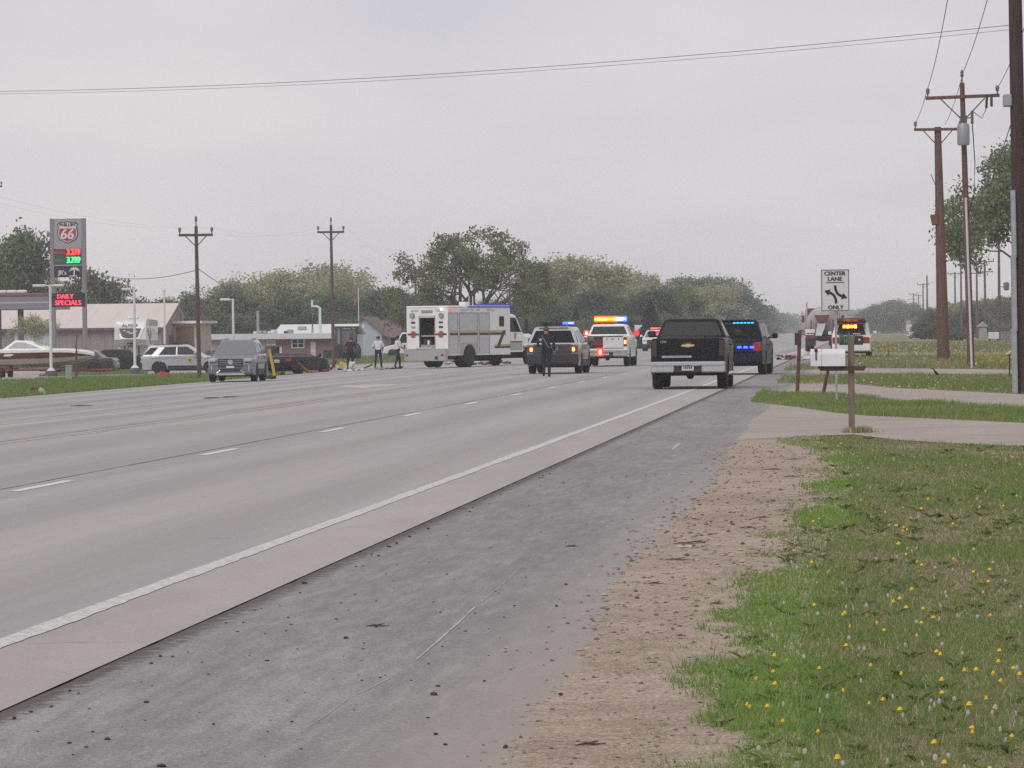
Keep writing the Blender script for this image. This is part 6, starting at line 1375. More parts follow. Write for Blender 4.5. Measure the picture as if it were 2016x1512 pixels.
def tree_proto(key, seed, H, trunk, limbs, spread, depth, ratio, r0, lm, per, clump, lsize, bark, want=None, mid_=.45, **kw):
    if want:                                                           # the most even crown of sixty
        def score(sd):
            t_ = grow(sd, H, trunk, limbs, spread, depth, ratio, r0, **kw)[1]; f_ = H / max(p.z for p, _ in t_); xs = np.array([p.x for p, _ in t_]) * f_; zs = np.array([p.z for p, _ in t_]) * f_
            nb = 8; ed = np.linspace(-want / 2, want / 2, nb + 1); top = np.array([zs[(xs > a) & (xs <= b)].max() if ((xs > a) & (xs <= b)).any() else 0 for a, b in zip(ed, ed[1:])]); cnt = np.histogram(xs, ed)[0] / len(xs)
            dome = H * np.sqrt(1 - (np.linspace(-.86, .86, nb)) ** 2 * .55)
            return np.abs(top - dome).mean() * 2 + abs(xs.mean()) + np.abs(cnt - 1 / nb).sum() * 3 + .3 * abs(np.abs(xs).max() - want / 2)
        seed = min(range(seed, seed + 60), key=score)
    segs, tips = grow(seed, H, trunk, limbs, spread, depth, ratio, r0, **kw)
    mx_ = max(p.z for p, _ in tips); f = (H - 1.6 * clump) / mx_                       # bring it to its height
    tr = MB(); bn = MB()
    for i, (pts, rad) in enumerate(segs):
        (tr if i == 0 else bn).tube([p * f for p in pts], [max(.012, r) * f for r in rad], 8 if rad[0] > .12 else 4, cap=i == 0)
    r = np.random.default_rng(seed); C = []; S = []
    for (p, k) in tips:
        n = int(per * (1 if k == 0 else mid_) * r.uniform(.4, 1.6)); c = np.array(p) * f; b = r.uniform(-.22, .22)
        C.append(c + r.normal(0, clump, (n, 3)) * [1, 1, .75]); S.append(np.clip(.5 + b + r.normal(0, .18, n), 0, 1))
    C = np.concatenate(C); S = np.concatenate(S)
    _TREE[key] = (tr.mesh('trunk', bark), bn.mesh('branches', bark, fix=False), leaf_mesh('crown', C, lsize, S, lm, seed))
L_cot = leafmat('leaf_cottonwood', (.09, .105, .05), (.25, .27, .13)); L_pale = leafmat('leaf_budding', (.26, .27, .155), (.48, .47, .31))
L_dark = leafmat('leaf_dark', (.04, .072, .05), (.155, .2, .115)); L_mid = leafmat('leaf_mid', (.07, .105, .058), (.23, .28, .135)); L_con = leafmat('leaf_conifer', (.02, .022, .026), (.05, .05, .055))
L_olive = leafmat('leaf_olive', (.10, .115, .08), (.24, .255, .155))
tree_proto('cottonwood', 5, 12.4, 2.2, 9, 1.25, 4, .72, .85, L_cot, 24, .34, .17, BARK, want=14.4, mid_=.12, up=.16, wob=.16)
for k in range(2): tree_proto(f'pale{k}', 20 + k, 10, 1.6, 6, .8, 4, .72, .24, L_pale, 9, .36, .16, BARKG, up=.4)
for k in range(3): tree_proto(f'dark{k}', 30 + k, 8, .7, 8, 1.15, 3, .74, .22, L_dark, 70, .62, .22, BARK, up=.25)
for k in range(2): tree_proto(f'mid{k}', 40 + k, 9, 1.0, 7, 1.0, 3, .74, .22, L_mid, 55, .58, .2, BARK, up=.3)
L_street = leafmat('leaf_street', (.09, .13, .06), (.27, .31, .15))
tree_proto('street', 52, 15.6, 6.2, 7, .95, 4, .70, .3, L_street, 26, .5, .2, BARK, up=.1, drop=.35)
for k in range(2): tree_proto(f'olive{k}', 60 + k, 7, .8, 7, 1.1, 3, .72, .18, L_olive, 34, .5, .18, BARKG, up=.3)
for k in range(2): tree_proto(f'thin{k}', 70 + k, 9, 1.4, 6, .7, 4, .72, .2, L_pale, 7, .36, .15, BARKG, up=.45)
def conifer(key, H, w, seed):
    r = np.random.default_rng(seed); C = []; S = []
    for z in np.arange(.2, H, .16):
        rad = w * (1 - z / H) ** .8 * (.8 + .4 * r.random()); n = int(40 + 120 * rad / w); a = r.uniform(0, 6.28, n); q = rad * np.sqrt(r.uniform(.35, 1, n)); C.append(np.stack([q * np.cos(a), q * np.sin(a), z + r.normal(0, .12, n)], 1)); S.append(r.random(n))
    bn = MB()
    for z in np.arange(.4, H * .9, .5):
        for j in range(5): an = j * 1.26 + z * 2; rr = w * (1 - z / H) * .85; bn.tube([(0, 0, z), (rr * math.cos(an), rr * math.sin(an), z - .1)], [.03, .01], 4, cap=False)
    _TREE[key] = (MB().tube([(0, 0, -.1), (0, 0, H * .5), (0, 0, H * .97)], [.16, .1, .02], 8).mesh('trunk', BARK), bn.mesh('branches', BARK, fix=False), leaf_mesh('crown', np.concatenate(C), .17, np.concatenate(S), L_con, seed))
conifer('conifer', 5.5, 1.55, 80)
def tree(key, label, loc, h=1.0, w=1.0, rot=0.0, group=None, name='tree'):
    t = thing(name, label, 'tree', loc, rot, group); t.scale = (w, w, h)
    for me in _TREE[key]: link(me.name.split('.')[0], me, t)
    return t
_KH = dict(cottonwood=12.4, pale0=10, pale1=10, dark0=8, dark1=8, dark2=8, mid0=9, mid1=9, street=15.6, olive0=7, olive1=7, thin0=9, thin1=9, conifer=5.5)
def tree_px(key, label, px, top, Y, w=1.0, rot=0.0, group=None, name='tree'):    # its distance from what stands before and behind it, its height from its top
    p = gx(px, Y); h = (zt_(px, top, Y) - p.z) / _KH[key]; return tree(key, label, p, h, w * h, rot, group, name)
tree_px('cottonwood', 'great spreading cottonwood rising behind the rescue truck', 930, 438, 385, 1.0, 0, name='cottonwood_tree')
tree_px('street', 'tall green tree overhanging behind the cable guard pole', 2012, 238, 300, .78, 1.0, name='shade_tree')
tree_px('pale0', 'pale budding tree behind the police pickup', 1150, 496, 470, 1.45, .3, name='budding_tree'); tree_px('pale1', 'second pale budding tree right of the police pickup light bar', 1215, 515, 480, 1.45, 2.0, name='budding_tree')
tree_px('pale1', 'tall pale budding tree above the brick shop', 612, 508, 500, 1.35, .5, name='budding_tree'); tree_px('thin0', 'thin leafed grey tree beside the leaning crossarm pole', 675, 528, 490, 1.2, 1.2, name='budding_tree'); tree_px('pale0', 'pale budding tree left of the tallest one over the shop', 520, 528, 505, 1.4, 4.0, name='budding_tree')
tree_px('mid0', 'leafy tree behind the gas price sign', 38, 440, 395, .72, .2, name='leafy_tree'); tree_px('olive0', 'olive tree right of the gas price sign', 196, 522, 400, .8, 1.2, name='leafy_tree'); tree_px('pale1', 'light green tree between canopy and price sign', 100, 500, 410, .8, 3, name='leafy_tree')
tree_px('thin1', 'small light tree leaning by the canopy column', 72, 612, 300, .9, 2, name='small_tree')
tree_px('conifer', 'dark purple grey conifer right of the police pickup', 1281, 592, 420, 1.25, 0, name='conifer_tree'); tree_px('conifer', 'smaller dark conifer between the two police vehicles', 1135, 608, 430, .9, 1, name='conifer_tree')
rt = random.Random(11)
def row(specs, lab, grp, name):
    for i, (px, top, Y, key, w) in enumerate(specs): tree_px(key, lab, px, top, Y, w, rt.uniform(0, 6.28), grp, name)
# the wooded line behind the buildings
wood = []
prof = [(215, 582), (260, 588), (330, 588), (370, 578), (420, 572), (470, 562), (520, 562), (560, 570), (600, 562), (650, 566), (700, 586), (740, 576), (790, 562), (840, 572), (880, 584), (930, 590), (980, 588), (1030, 574), (1060, 562), (1100, 564), (1140, 574), (1180, 572), (1230, 574), (1270, 572), (1310, 570), (1350, 556)]
px = 225
while px < 1350:
    top = np.interp(px, [p[0] for p in prof], [p[1] for p in prof]); wood.append((px, top + 12 + rt.uniform(-18, 20), rt.uniform(440, 500), rt.choice(['dark0', 'dark1', 'dark2', 'mid0', 'mid1', 'olive0']), rt.uniform(.85, 1.2))); px += rt.uniform(22, 44)
row(wood, 'leafy tree of the dark wooded line behind the buildings', 'trees of the wooded line behind the buildings', 'wood_tree')
back = [(px_, ty_, rt.uniform(500, 560), k_, rt.uniform(.95, 1.25)) for px_, ty_, k_ in ((345, 578, 'thin1'), (430, 560, 'pale1'), (480, 546, 'thin0'), (545, 537, 'pale1'), (577, 524, 'thin1'), (640, 512, 'pale0'), (690, 550, 'thin1'), (760, 560, 'thin0'), (1078, 542, 'thin0'), (1108, 522, 'pale1'), (1180, 503, 'thin0'), (1252, 532, 'pale0'), (1285, 550, 'thin1'), (1335, 545, 'pale1'), (1415, 548, 'thin0'))]
row(back, 'pale half leafed tree rising above the wooded line', 'pale trees above the wooded line', 'budding_tree')
low = []
px = 215
while px < 1340: low.append((px, rt.uniform(608, 632), rt.uniform(425, 445), rt.choice(['dark0', 'dark1', 'olive1', 'dark2', 'mid1']), rt.uniform(1.2, 1.6))); px += rt.uniform(26, 44)
row(low, 'low bushy tree at the foot of the wooded line', 'bushy trees at the foot of the wooded line', 'bushy_tree')
# trees receding along the left of the highway
far_l = []
for i in range(34):
    f = i / 33; pxx = 1320 + 235 * f ** .8; Y = 620 + 1500 * f ** 1.6; top = np.interp(pxx, [1320, 1350, 1400, 1430, 1460, 1500, 1530, 1560], [556, 544, 541, 566, 590, 600, 606, 634]); far_l.append((pxx + rt.uniform(-8, 8), top + rt.uniform(-3, 12), Y, rt.choice(['dark0', 'dark1', 'dark2', 'mid0', 'mid1']), rt.uniform(.9, 1.3)))
row(far_l, 'dark leafy tree in the row receding along the highway', 'trees receding along the highway', 'roadside_tree')
tree_px('thin0', 'tall thin tree standing out of the receding row', 1385, 538, 760, 1.0, .4, name='roadside_tree')
# hazy grove at the right horizon and yard trees
gv = [(1712 + i * 7.5 + rt.uniform(-3, 3), np.interp(1712 + i * 7.5, [1712, 1735, 1760, 1790], [606, 590, 586, 590]) + rt.uniform(0, 10), 1250 + rt.uniform(-80, 120), rt.choice(['olive0', 'dark1', 'mid1', 'dark0']), 1.1) for i in range(12)]
row(gv, 'grey green tree of the hazy grove at the horizon', 'trees of the hazy horizon grove', 'grove_tree')
yd = [(1812 + i * 15 + rt.uniform(-4, 4), rt.uniform(578, 612) + (22 if i < 3 else 0), rt.uniform(640, 760), rt.choice(['olive0', 'olive1', 'dark1', 'thin1', 'mid0']), rt.uniform(.9, 1.25)) for i in range(15)]
row(yd, 'yard tree behind the distant right hand poles', 'yard trees behind the distant poles', 'yard_tree')
for i, (px, top, Y, key, lab) in enumerate(((1820, 632, 560, 'dark2', 'round dark green bush by the pale blue car'), (1880, 655, 470, 'dark0', 'low black green hedge bush beside the thick pole'), (1893, 653, 475, 'dark1', 'low dark bush touching the hedge by the transformer pole'), (1985, 640, 520, 'olive1', 'olive bush behind the board fence'))): tree_px(key, lab, px, top, Y, 1.7, i, None, 'bush')
# far tree belts that read as one mass
def belt(name, label, x0, x1, Y0, Y1, hmin, hmax, n, m, seed, size=.7):
    r = np.random.default_rng(seed); X = r.uniform(x0, x1, n); Yy = r.uniform(Y0, Y1, n); hh = hmin + (hmax - hmin) * vnoise(X, Yy, 22, seed); z = hh * r.random(n) ** .7
    o = stuff(link(name, leaf_mesh(name, np.stack([X, Yy, z + np.array([G(v) for v in X])], 1), size, .25 + .5 * vnoise(X, z * 2 + Yy, 4, seed) + r.normal(0, .12, n), m, seed))); o['label'] = label; o['category'] = 'trees'
belt('far_trees', 'far blue hazy tree belt behind the left buildings', -330, -45, 700, 760, 3, 8, 26000, L_mid, 3, .9)
belt('far_trees', 'far hazy tree belt closing the end of the highway', -170, 20, 2250, 2350, 5, 13, 14000, L_mid, 4, 1.8)
belt('far_trees', 'far hazy tree belt behind the right hand yards', 20, 190, 1000, 1060, 4, 9, 16000, L_olive, 5, 1.1)
# ------------------------------------------------------------------ people
SKIN = mat('skin', (.36, .21, .15), rough=.6); DARKCLOTH = mat('navy_uniform', (.012, .014, .024), rough=.85, var=.2, scale=12); BLKCLOTH = mat('black_trousers', (.014, .014, .017), rough=.9, var=.2, scale=12)
WSHIRT = mat('white_shirt', (.62, .63, .66), rough=.8, var=.06, scale=9); MSHIRT = mat('maroon_shirt', (.035, .012, .018), rough=.9, var=.25, scale=10); SHOE = mat('black_shoe', (.012, .012, .012), rough=.5)
def person(label, px, Y, yaw, J, top, legs, hair, hatless=True, sleeve='long', H=1.78, extra=None):
    t = thing('person', label, 'person', gx(px, Y), yaw); t.location.z += .014; k = H / 1.78
    B = {'pelvis': (0, 0, .96), 'spine': (0, 0, 1.14), 'chest': (0, -.01, 1.34), 'neck': (0, 0, 1.49), 'hb': (0, .015, 1.55), 'hm': (0, .03, 1.645), 'ht': (0, .02, 1.735)}
    B.update(J); names = list(B); idx = {n: i for i, n in enumerate(names)}
    E = [('pelvis', 'spine', 'top'), ('spine', 'chest', 'top'), ('chest', 'neck', 'top'), ('neck', 'hb', 'skin'), ('hb', 'hm', 'skin'), ('hm', 'ht', 'skin')]
    rad = {'pelvis': (.165, .115), 'spine': (.15, .11), 'chest': (.175, .12), 'neck': (.06, .06), 'hb': (.062, .075), 'hm': (.080, .098), 'ht': (.05, .06)}
    for s in 'lr':
        E += [('chest', 'sh' + s, 'top'), ('sh' + s, 'el' + s, 'top'), ('el' + s, 'wr' + s, 'top' if sleeve == 'long' else 'skin'), ('wr' + s, 'ha' + s, 'skin'), ('pelvis', 'hi' + s, 'legs'), ('hi' + s, 'kn' + s, 'legs'), ('kn' + s, 'an' + s, 'legs'), ('an' + s, 'to' + s, 'shoe')]
        rad.update({'sh' + s: (.072, .072), 'el' + s: (.05, .05), 'wr' + s: (.034, .034), 'ha' + s: (.042, .022), 'hi' + s: (.105, .11), 'kn' + s: (.068, .068), 'an' + s: (.052, .055), 'to' + s: (.045, .035)})
    me = bpy.data.meshes.new('p'); me.from_pydata([tuple(Vector(B[n]) * k) for n in names], [(idx[a], idx[b]) for a, b, _ in E], [])
    ob = bpy.data.objects.new('p', me); COL.objects.link(ob); sk = ob.modifiers.new('s', 'SKIN'); sk.use_smooth_shade = True
    if not me.skin_vertices: bpy.context.view_layer.objects.active = ob
    sv = me.skin_vertices[0].data
    for n in names: sv[idx[n]].radius = tuple(v * k for v in rad[n]); sv[idx[n]].use_root = n == 'pelvis'
    ob.modifiers.new('u', 'SUBSURF').levels = 2
    dg = bpy.context.evaluated_depsgraph_get(); m2 = bpy.data.meshes.new_from_object(ob.evaluated_get(dg)); bpy.data.objects.remove(ob)
    mb = MB(); mb.add([v.co for v in m2.vertices], [tuple(p.vertices) for p in m2.polygons])
    for s in 'lr':                                                     # fingers, rooted in the palm
        w, h = Vector(B['wr' + s]) * k, Vector(B['ha' + s]) * k; d = (h - w).normalized(); sd_ = d.cross(Vector((0, 1, .2))).normalized(); cu = d.cross(sd_)
        for j, ln in enumerate((.065, .078, .074, .058)): o = h + sd_ * (j - 1.5) * .018; mb.tube([o - d * .01, o + d * ln * .5 + cu * .008, o + d * ln * .9 + cu * .03], [.0095, .009, .007], 6)
        o = w.lerp(h, .45) + sd_ * .03; mb.tube([o, o + sd_ * .028 + d * .03, o + sd_ * .03 + d * .06 + cu * .01], [.011, .010, .008], 6)
    segs = [(Vector(B[a]) * k, Vector(B[b]) * k, m) for a, b, m in E]; order = ['skin', 'top', 'legs', 'shoe']
    for i, f in enumerate(mb.f):
        c_ = sum((Vector(mb.v[q]) for q in f), Vector()) / len(f); best = None
        for a, b, m in segs:
            u = max(0, min(1, (c_ - a).dot(b - a) / (b - a).length_squared)); dd = (c_ - a.lerp(b, u)).length
            if best is None or dd < best[0]: best = (dd, m, u, a, b)
        m = best[1]
        if m == 'top' and abs(c_.x) < .3 and c_.z < 1.0 * k and best[3] == segs[0][0]: m = 'legs'
        mb.m[i] = order.index(m)
    bpy.data.meshes.remove(m2)
    mb.build('body', [SKIN, top, legs, SHOE], t, 180)
    hm = Vector(B['hm']) * k
    hr = MB().lathe([(.088, -.035), (.101, .01), (.098, .05), (.07, .09), (.02, .106)], 'Z', tuple(hm + Vector((0, -.012, 0))), 14); hr.build('hair', hair, t)
    MB().bb(-.13 * k, .13 * k, -.115, .115, .96 * k, 1.0 * k, .02).build('belt', BLKCLOTH, t)
    if extra: extra(t, k)
    return t
STAND = dict(shl=(-.19, 0, 1.42), elr=(.27, -.03, 1.14), shr=(.19, 0, 1.42), ell=(-.27, -.03, 1.14), wrl=(-.27, .06, .92), wrr=(.27, .06, .92), hal=(-.26, .09, .84), har=(.26, .09, .84),
             hil=(-.095, 0, .92), hir=(.095, 0, .92), knl=(-.12, .02, .50), knr=(.12, .02, .50), anl=(-.13, -.02, .09), anr=(.13, -.02, .09), tol=(-.15, .13, .035), tor=(.15, .13, .035))
W1 = dict(STAND, ell=(-.30, -.06, 1.16), wrl=(-.24, .14, 1.05), hal=(-.2, .2, 1.04), knl=(-.08, .10, .52), anl=(-.09, .0, .12), tol=(-.10, .15, .06), knr=(.10, .0, .50), anr=(.09, -.10, .09), tor=(.10, .04, .035))
BRN = mat('brown_hair', (.10, .055, .035), rough=.8, var=.2); BLH = mat('dark_hair', (.03, .022, .02), rough=.8)
def ex_officer(t, k):
    MB().tube([(-.15 * k, -.105, 1.44 * k), (-.02, -.135, 1.2 * k), (.1 * k, -.125, 1.0 * k)], .018, 6).build('strap', mat('grey_strap', (.16, .17, .19), rough=.8), t)
    MB().lathe([(0, 0), (.055, 0), (.055, .012), (0, .012)], 'Y', (-.2 * k, -.09, 1.3 * k), 12).build('shoulder_patch', mat('patch_grey', (.35, .34, .32)), t); MB().box((.19 * k, 0, .9 * k), (.05, .12, .2), .02).build('holster', BLKCLOTH, t)
person('officer in a dark navy uniform walking behind the pewter police suv', 1076, 143, R(6), W1, DARKCLOTH, DARKCLOTH, BRN, extra=ex_officer)
D1_ = dict(STAND, ell=(-.30, -.02, 1.17), elr=(.30, -.02, 1.17), wrl=(-.20, .16, 1.10), wrr=(.20, .16, 1.10), hal=(-.12, .22, 1.12), har=(.12, .22, 1.12), chest=(0, .06, 1.34), neck=(0, .12, 1.47), hb=(0, .16, 1.52), hm=(0, .20, 1.61), ht=(0, .21, 1.70), shl=(-.19, .07, 1.42), shr=(.19, .07, 1.42))
person('person in a dark maroon shirt bending over the wreckage', 690, 213, R(-8), D1_, MSHIRT, BLKCLOTH, BLH, sleeve='short')
W2 = dict(STAND, ell=(-.31, .02, 1.17), elr=(.31, .02, 1.17), wrl=(-.20, .2, 1.10), wrr=(.22, .2, 1.08), hal=(-.12, .25, 1.12), har=(.14, .25, 1.1), knl=(-.14, .02, .5), anl=(-.17, 0, .09), tol=(-.2, .14, .035), knr=(.14, .02, .5), anr=(.17, -.02, .09), tor=(.2, .12, .035))
person('man in white shirt and black trousers with hands held before him', 745, 222, R(4), W2, WSHIRT, BLKCLOTH, BLH, sleeve='short')
W3 = dict(STAND, knl=(-.07, .14, .51), anl=(-.08, .16, .09), tol=(-.08, .31, .035), knr=(.08, -.06, .50), anr=(.08, -.20, .10), tor=(.08, -.06, .035), elr=(.26, .06, 1.15), wrr=(.22, .26, 1.05), har=(.18, .33, 1.05))
def ex_board(t, k): MB().box((.16, .34, 1.1), (.22, .03, .28), .01).build('clipboard', mat('clipboard_brown', (.10, .05, .05)), t)
person('man in white shirt striding with a clipboard beside the rescue truck', 783, 219, R(-62), W3, WSHIRT, BLKCLOTH, BLH, sleeve='short', extra=ex_board)

# ------------------------------------------------------------------ wreckage
RO = mat('rust_orange', (.22, .075, .03), rough=.8, var=.4, scale=8); DR_ = mat('crushed_red', (.14, .018, .02), rough=.5, var=.4, scale=6); CHAR = mat('charred_metal', (.035, .03, .03), rough=.8, var=.4, scale=6); PALE = mat('torn_white_plastic', (.55, .55, .56), rough=.6, var=.15)
def crumple(label, px, py, size, m, seed, name='debris', flat=.5, jag_=.45):
    p = on_g(px, py); r = random.Random(seed); bm = bmesh.new(); bmesh.ops.create_icosphere(bm, subdivisions=2, radius=.5)
    for v in bm.verts: v.co *= 1 + r.uniform(-jag_, jag_); v.co = Vector((v.co.x * size[0], v.co.y * size[1], max(-.42, v.co.z) * size[2] + .42 * size[2]))
    me = bpy.data.meshes.new(name); bm.to_mesh(me); bm.free(); me.materials.append(m); o = link(name, me, None, p); o.location.z += .01; o.rotation_euler = (0, 0, r.uniform(-.6, .6)); return tag(o, label, 'debris')
def bent(label, pts, Y, r_, m, name='bent_part', flat=1.0):
    P = [on_y(px, py, Y) for px, py in pts]; zmin = min(p.z for p in P); g = G(P[0].x); P = [Vector((p.x, p.y + .2 * math.sin(i), p.z - zmin + g + r_)) for i, p in enumerate(P)]
    return tag(MB().tube(P, r_, 7).build(name, m), label, 'debris')
bent('rust orange bent bumper bar curling up from the roadside', [(588, 712), (594, 718), (603, 727), (620, 731), (636, 731)], 207, .055, RO, 'bent_bumper'); bent('crushed dark red bumper end beside the rusty bar', [(634, 731), (646, 729), (654, 723), (658, 716), (663, 711)], 209, .06, DR_, 'bent_bumper')
crumple('crushed red body panel between the bent bumpers', 645, 730, (.6, .5, .25), DR_, 1); crumple('charred engine part on the apron', 628, 729, (.7, .5, .35), CHAR, 2); crumple('yellow torn panel beside the bending person', 674, 724, (.4, .25, .4), YEL, 3)
crumple('white torn bodywork at the bending person feet', 693, 730, (.35, .25, .5), PALE, 4); crumple('flat white plastic scrap by the bending person', 683, 731, (.5, .3, .10), PALE, 5); crumple('grey scrap right of the bending person', 708, 730, (.5, .4, .12), SILVER, 6)
bent('twisted charred frame rail before the man in white', [(712, 729), (719, 725), (726, 722), (733, 719)], 214, .035, CHAR, 'twisted_frame'); bent('second twisted rail lying flat near the men', [(755, 728), (761, 726), (768, 727), (774, 725)], 214, .03, CHAR, 'twisted_frame')
rs_ = random.Random(9)
for i in range(16):
    px = rs_.uniform(575, 800); crumple('small dark wreck fragment scattered on the apron', px, 733 - (px - 575) * .033 + rs_.uniform(-3, 2), (rs_.uniform(.15, .4), rs_.uniform(.15, .3), rs_.uniform(.06, .16)), rs_.choice([CHAR, CHAR, RO, DULLSTEEL, DR_]), 20 + i, 'wreck_fragment')['group'] = 'wreck fragments on the apron'
for i in range(14):
    crumple('small grey fragment scattered beyond the rescue truck wheels', rs_.uniform(880, 1028), rs_.uniform(715.5, 719), (rs_.uniform(.25, .6), .4, rs_.uniform(.12, .3)), rs_.choice([CHAR, DULLSTEEL, RO, WOODW]), 50 + i, 'wreck_fragment')['group'] = 'fragments beyond the rescue truck'
for i in range(14):
    px = rs_.uniform(1532, 1582); crumple('small dark fragment scattered ahead of the navy police suv', px, rs_.uniform(702, 711), (rs_.uniform(.2, .5), .3, rs_.uniform(.06, .16)), rs_.choice([CHAR, DULLSTEEL, WOODW, DR_]), 80 + i, 'wreck_fragment')['group'] = 'fragments ahead of the navy suv'
crumple('dark red crushed lump ahead of the navy police suv', 1553, 708, (.5, .4, .25), DR_, 99, 'wreck_lump'); crumple('white crumpled sheet at the verge ahead of the navy suv', 1582, 709, (.8, .5, .5), PALE, 98, 'crumpled_sheet')
crumple('small brown lump by the yellow marker post foot', 533, 747, (.45, .35, .2), CHAR, 97, 'wreck_lump')
for i, (px, py) in enumerate(((455, 783), (415, 785), (160, 800))): crumple('thin dark scrap flattened on the far lane', px, py, (.5, .3, .03), CHAR, 110 + i, 'flat_scrap')['group'] = 'flat scraps on the far lane'

# ------------------------------------------------------------------ clods, twigs and flowers near the camera
def on_z(px, py, z): d = ray(px, py); t = (z - CAMH) / d.z; return Vector((d.x * t, d.y * t, z))
CL = [mat('clod_brown', (.075, .05, .042), rough=.95, var=.3, scale=60), mat('clod_dark', (.055, .05, .048), rough=.95, var=.3, scale=60), mat('clod_red', (.10, .04, .034), rough=.95, var=.3, scale=60)]
clod_me = []
for k in range(6):
    r = random.Random(k); bm = bmesh.new(); bmesh.ops.create_icosphere(bm, subdivisions=1, radius=1)
    for v in bm.verts: v.co *= r.uniform(.6, 1.25); v.co.z = max(-.35, v.co.z * .7)
    me = bpy.data.meshes.new('clod'); bm.to_mesh(me); bm.free(); me.materials.append(CL[k % 3]); clod_me.append(me)
def clod(p, s, k, lab, grp, z=.006):
    o = link('dirt_clod', clod_me[k % 6], None, (p.x, p.y, z + s * .3)); o.scale = (s, s * rs_.uniform(.8, 1.6), s); o.rotation_euler = (0, 0, rs_.uniform(0, 6)); tag(o, lab, 'clod', grp)
BIG = [(853, 1367, .017), (1096, 1193, .014), (1114, 1150, .013), (682, 1256, .015), (740, 1234, .010), (526, 1300, .011), (288, 1382, .012), (213, 1455, .014), (318, 1508, .016), (995, 1470, .014), (954, 1340, .009), (445, 1226, .009), (862, 1350, .009), (1103, 1366, .012), (760, 1130, .008), (880, 1130, .009), (1013, 1192, .008), (170, 1470, .008), (183, 1440, .008), (136, 1462, .009), (575, 1420, .008), (420, 1425, .008), (858, 1445, .012), (877, 1465, .010), (567, 1215, .008), (479, 1225, .008), (662, 1218, .009), (699, 1170, .007)]
for i, (px, py, s) in enumerate(BIG): clod(on_z(px, py, .01), s, i, 'larger dark dirt clod lying on the asphalt shoulder', 'larger clods on the shoulder')
for i in range(115):
    Y = 15.3 * (46 / 15.3) ** rs_.random(); clod(Vector((rs_.uniform(-3.5, -1.62), Y, 0)), rs_.uniform(.003, .0065) * (.8 + Y / 45), i, 'tiny dark dirt crumb lying on the asphalt shoulder', 'dirt crumbs on the shoulder')
for i in range(26):
    Y = 15.3 * (50 / 15.3) ** rs_.random(); clod(Vector((-3.55 + rs_.gauss(.05, .03), Y, 0)), rs_.uniform(.006, .012) * (.8 + Y / 60), i, 'dark crumb along the joint between slab and asphalt', 'crumbs along the joint', .008)
TW = mat('dead_twig', (.11, .07, .05), rough=.9, var=.3, scale=30)
for i, (px, py, L) in enumerate(((1350, 1071, .16), (1332, 1103, .14), (1372, 1068, .10), (1540, 1006, .12), (1290, 1150, .07), (1500, 1020, .10), (1410, 1190, .06), (742, 1234, .10), (1125, 1077, .08), (1160, 1468, .09), (1470, 1040, .1), (1560, 905, .16), (1520, 925, .16), (1555, 940, .14))):
    p = on_z(px, py, .004); a = rs_.uniform(-.35, .35)
    m = MB().tube([(-L * .6, -L * a, .004), (-L * .15, 0, .010), (L * .2, L * a * .2, .006), (L * .7, L * a, .006)], [.002, .006, .0045, .002], 5).tube([(0, 0, .01), (L * .4, L * .35, .016)], [.005, .002], 5)
    tag(m.build('twig', TW, None, loc=p), 'dead twig lying flat at the gravel edge', 'twig', 'twigs on the gravel')
tag(MB().box((0, 0, .006), (.11, .05, .006), .002).build('paper_scrap', PLATE, None, loc=on_z(1348, 1077, .0)), 'small white paper scrap beside a twig on the gravel', 'litter')
YF = mat('dandelion_yellow', (.72, .52, .03), rough=.8); PF = mat('seed_puff', (.52, .54, .50), rough=.9); ST = mat('flower_stem', (.19, .18, .08), rough=.8)
def see_through(m, f):                                               # airy seed puff: light passes between its hairs
    n = m.node_tree.nodes; l = m.node_tree.links; tp = n.new('ShaderNodeBsdfTransparent'); ms = n.new('ShaderNodeMixShader'); ms.inputs[0].default_value = f
    l.new(n['Principled BSDF'].outputs[0], ms.inputs[1]); l.new(tp.outputs[0], ms.inputs[2]); l.new(ms.outputs[0], n['Material Output'].inputs['Surface'])
see_through(PF, .4)
def flower(k, h, puff):
    m = MB().tube([(0, 0, -.02), (.006, .004, h * .5), (.0, .012, h)], [.0028, .0024, .002], 5, 0)
    if puff:
        ic = bmesh.new(); bmesh.ops.create_icosphere(ic, subdivisions=2, radius=.0125); m.add([v.co + Vector((0, .012, h + .012)) for v in ic.verts], [[v.index for v in f.verts] for f in ic.faces], 1); ic.free()
    else:
        for j in range(9): a = j * .698; c_, s_ = math.cos(a), math.sin(a); m.add([(0, .012, h), (c_ * .019 - s_ * .007, .012 + s_ * .019 + c_ * .007, h + .004), (c_ * .019 + s_ * .007, .012 + s_ * .019 - c_ * .007, h + .006), (c_ * .006, .012 + s_ * .006, h + .014)], [(0, 1, 2), (0, 3, 1), (1, 3, 2)], 1)
        m.lathe([(.006, -.004), (.015, .003), (.013, .013), (.005, .018)], 'Z', (0, .012, h), 7, 1)
    return m.mesh('dandelion', [ST, PF if puff else YF], 0, False)
YM = [flower(k, .05 + .015 * k, False) for k in range(4)]; PM = [flower(k, .075 + .025 * k, True) for k in range(4)]
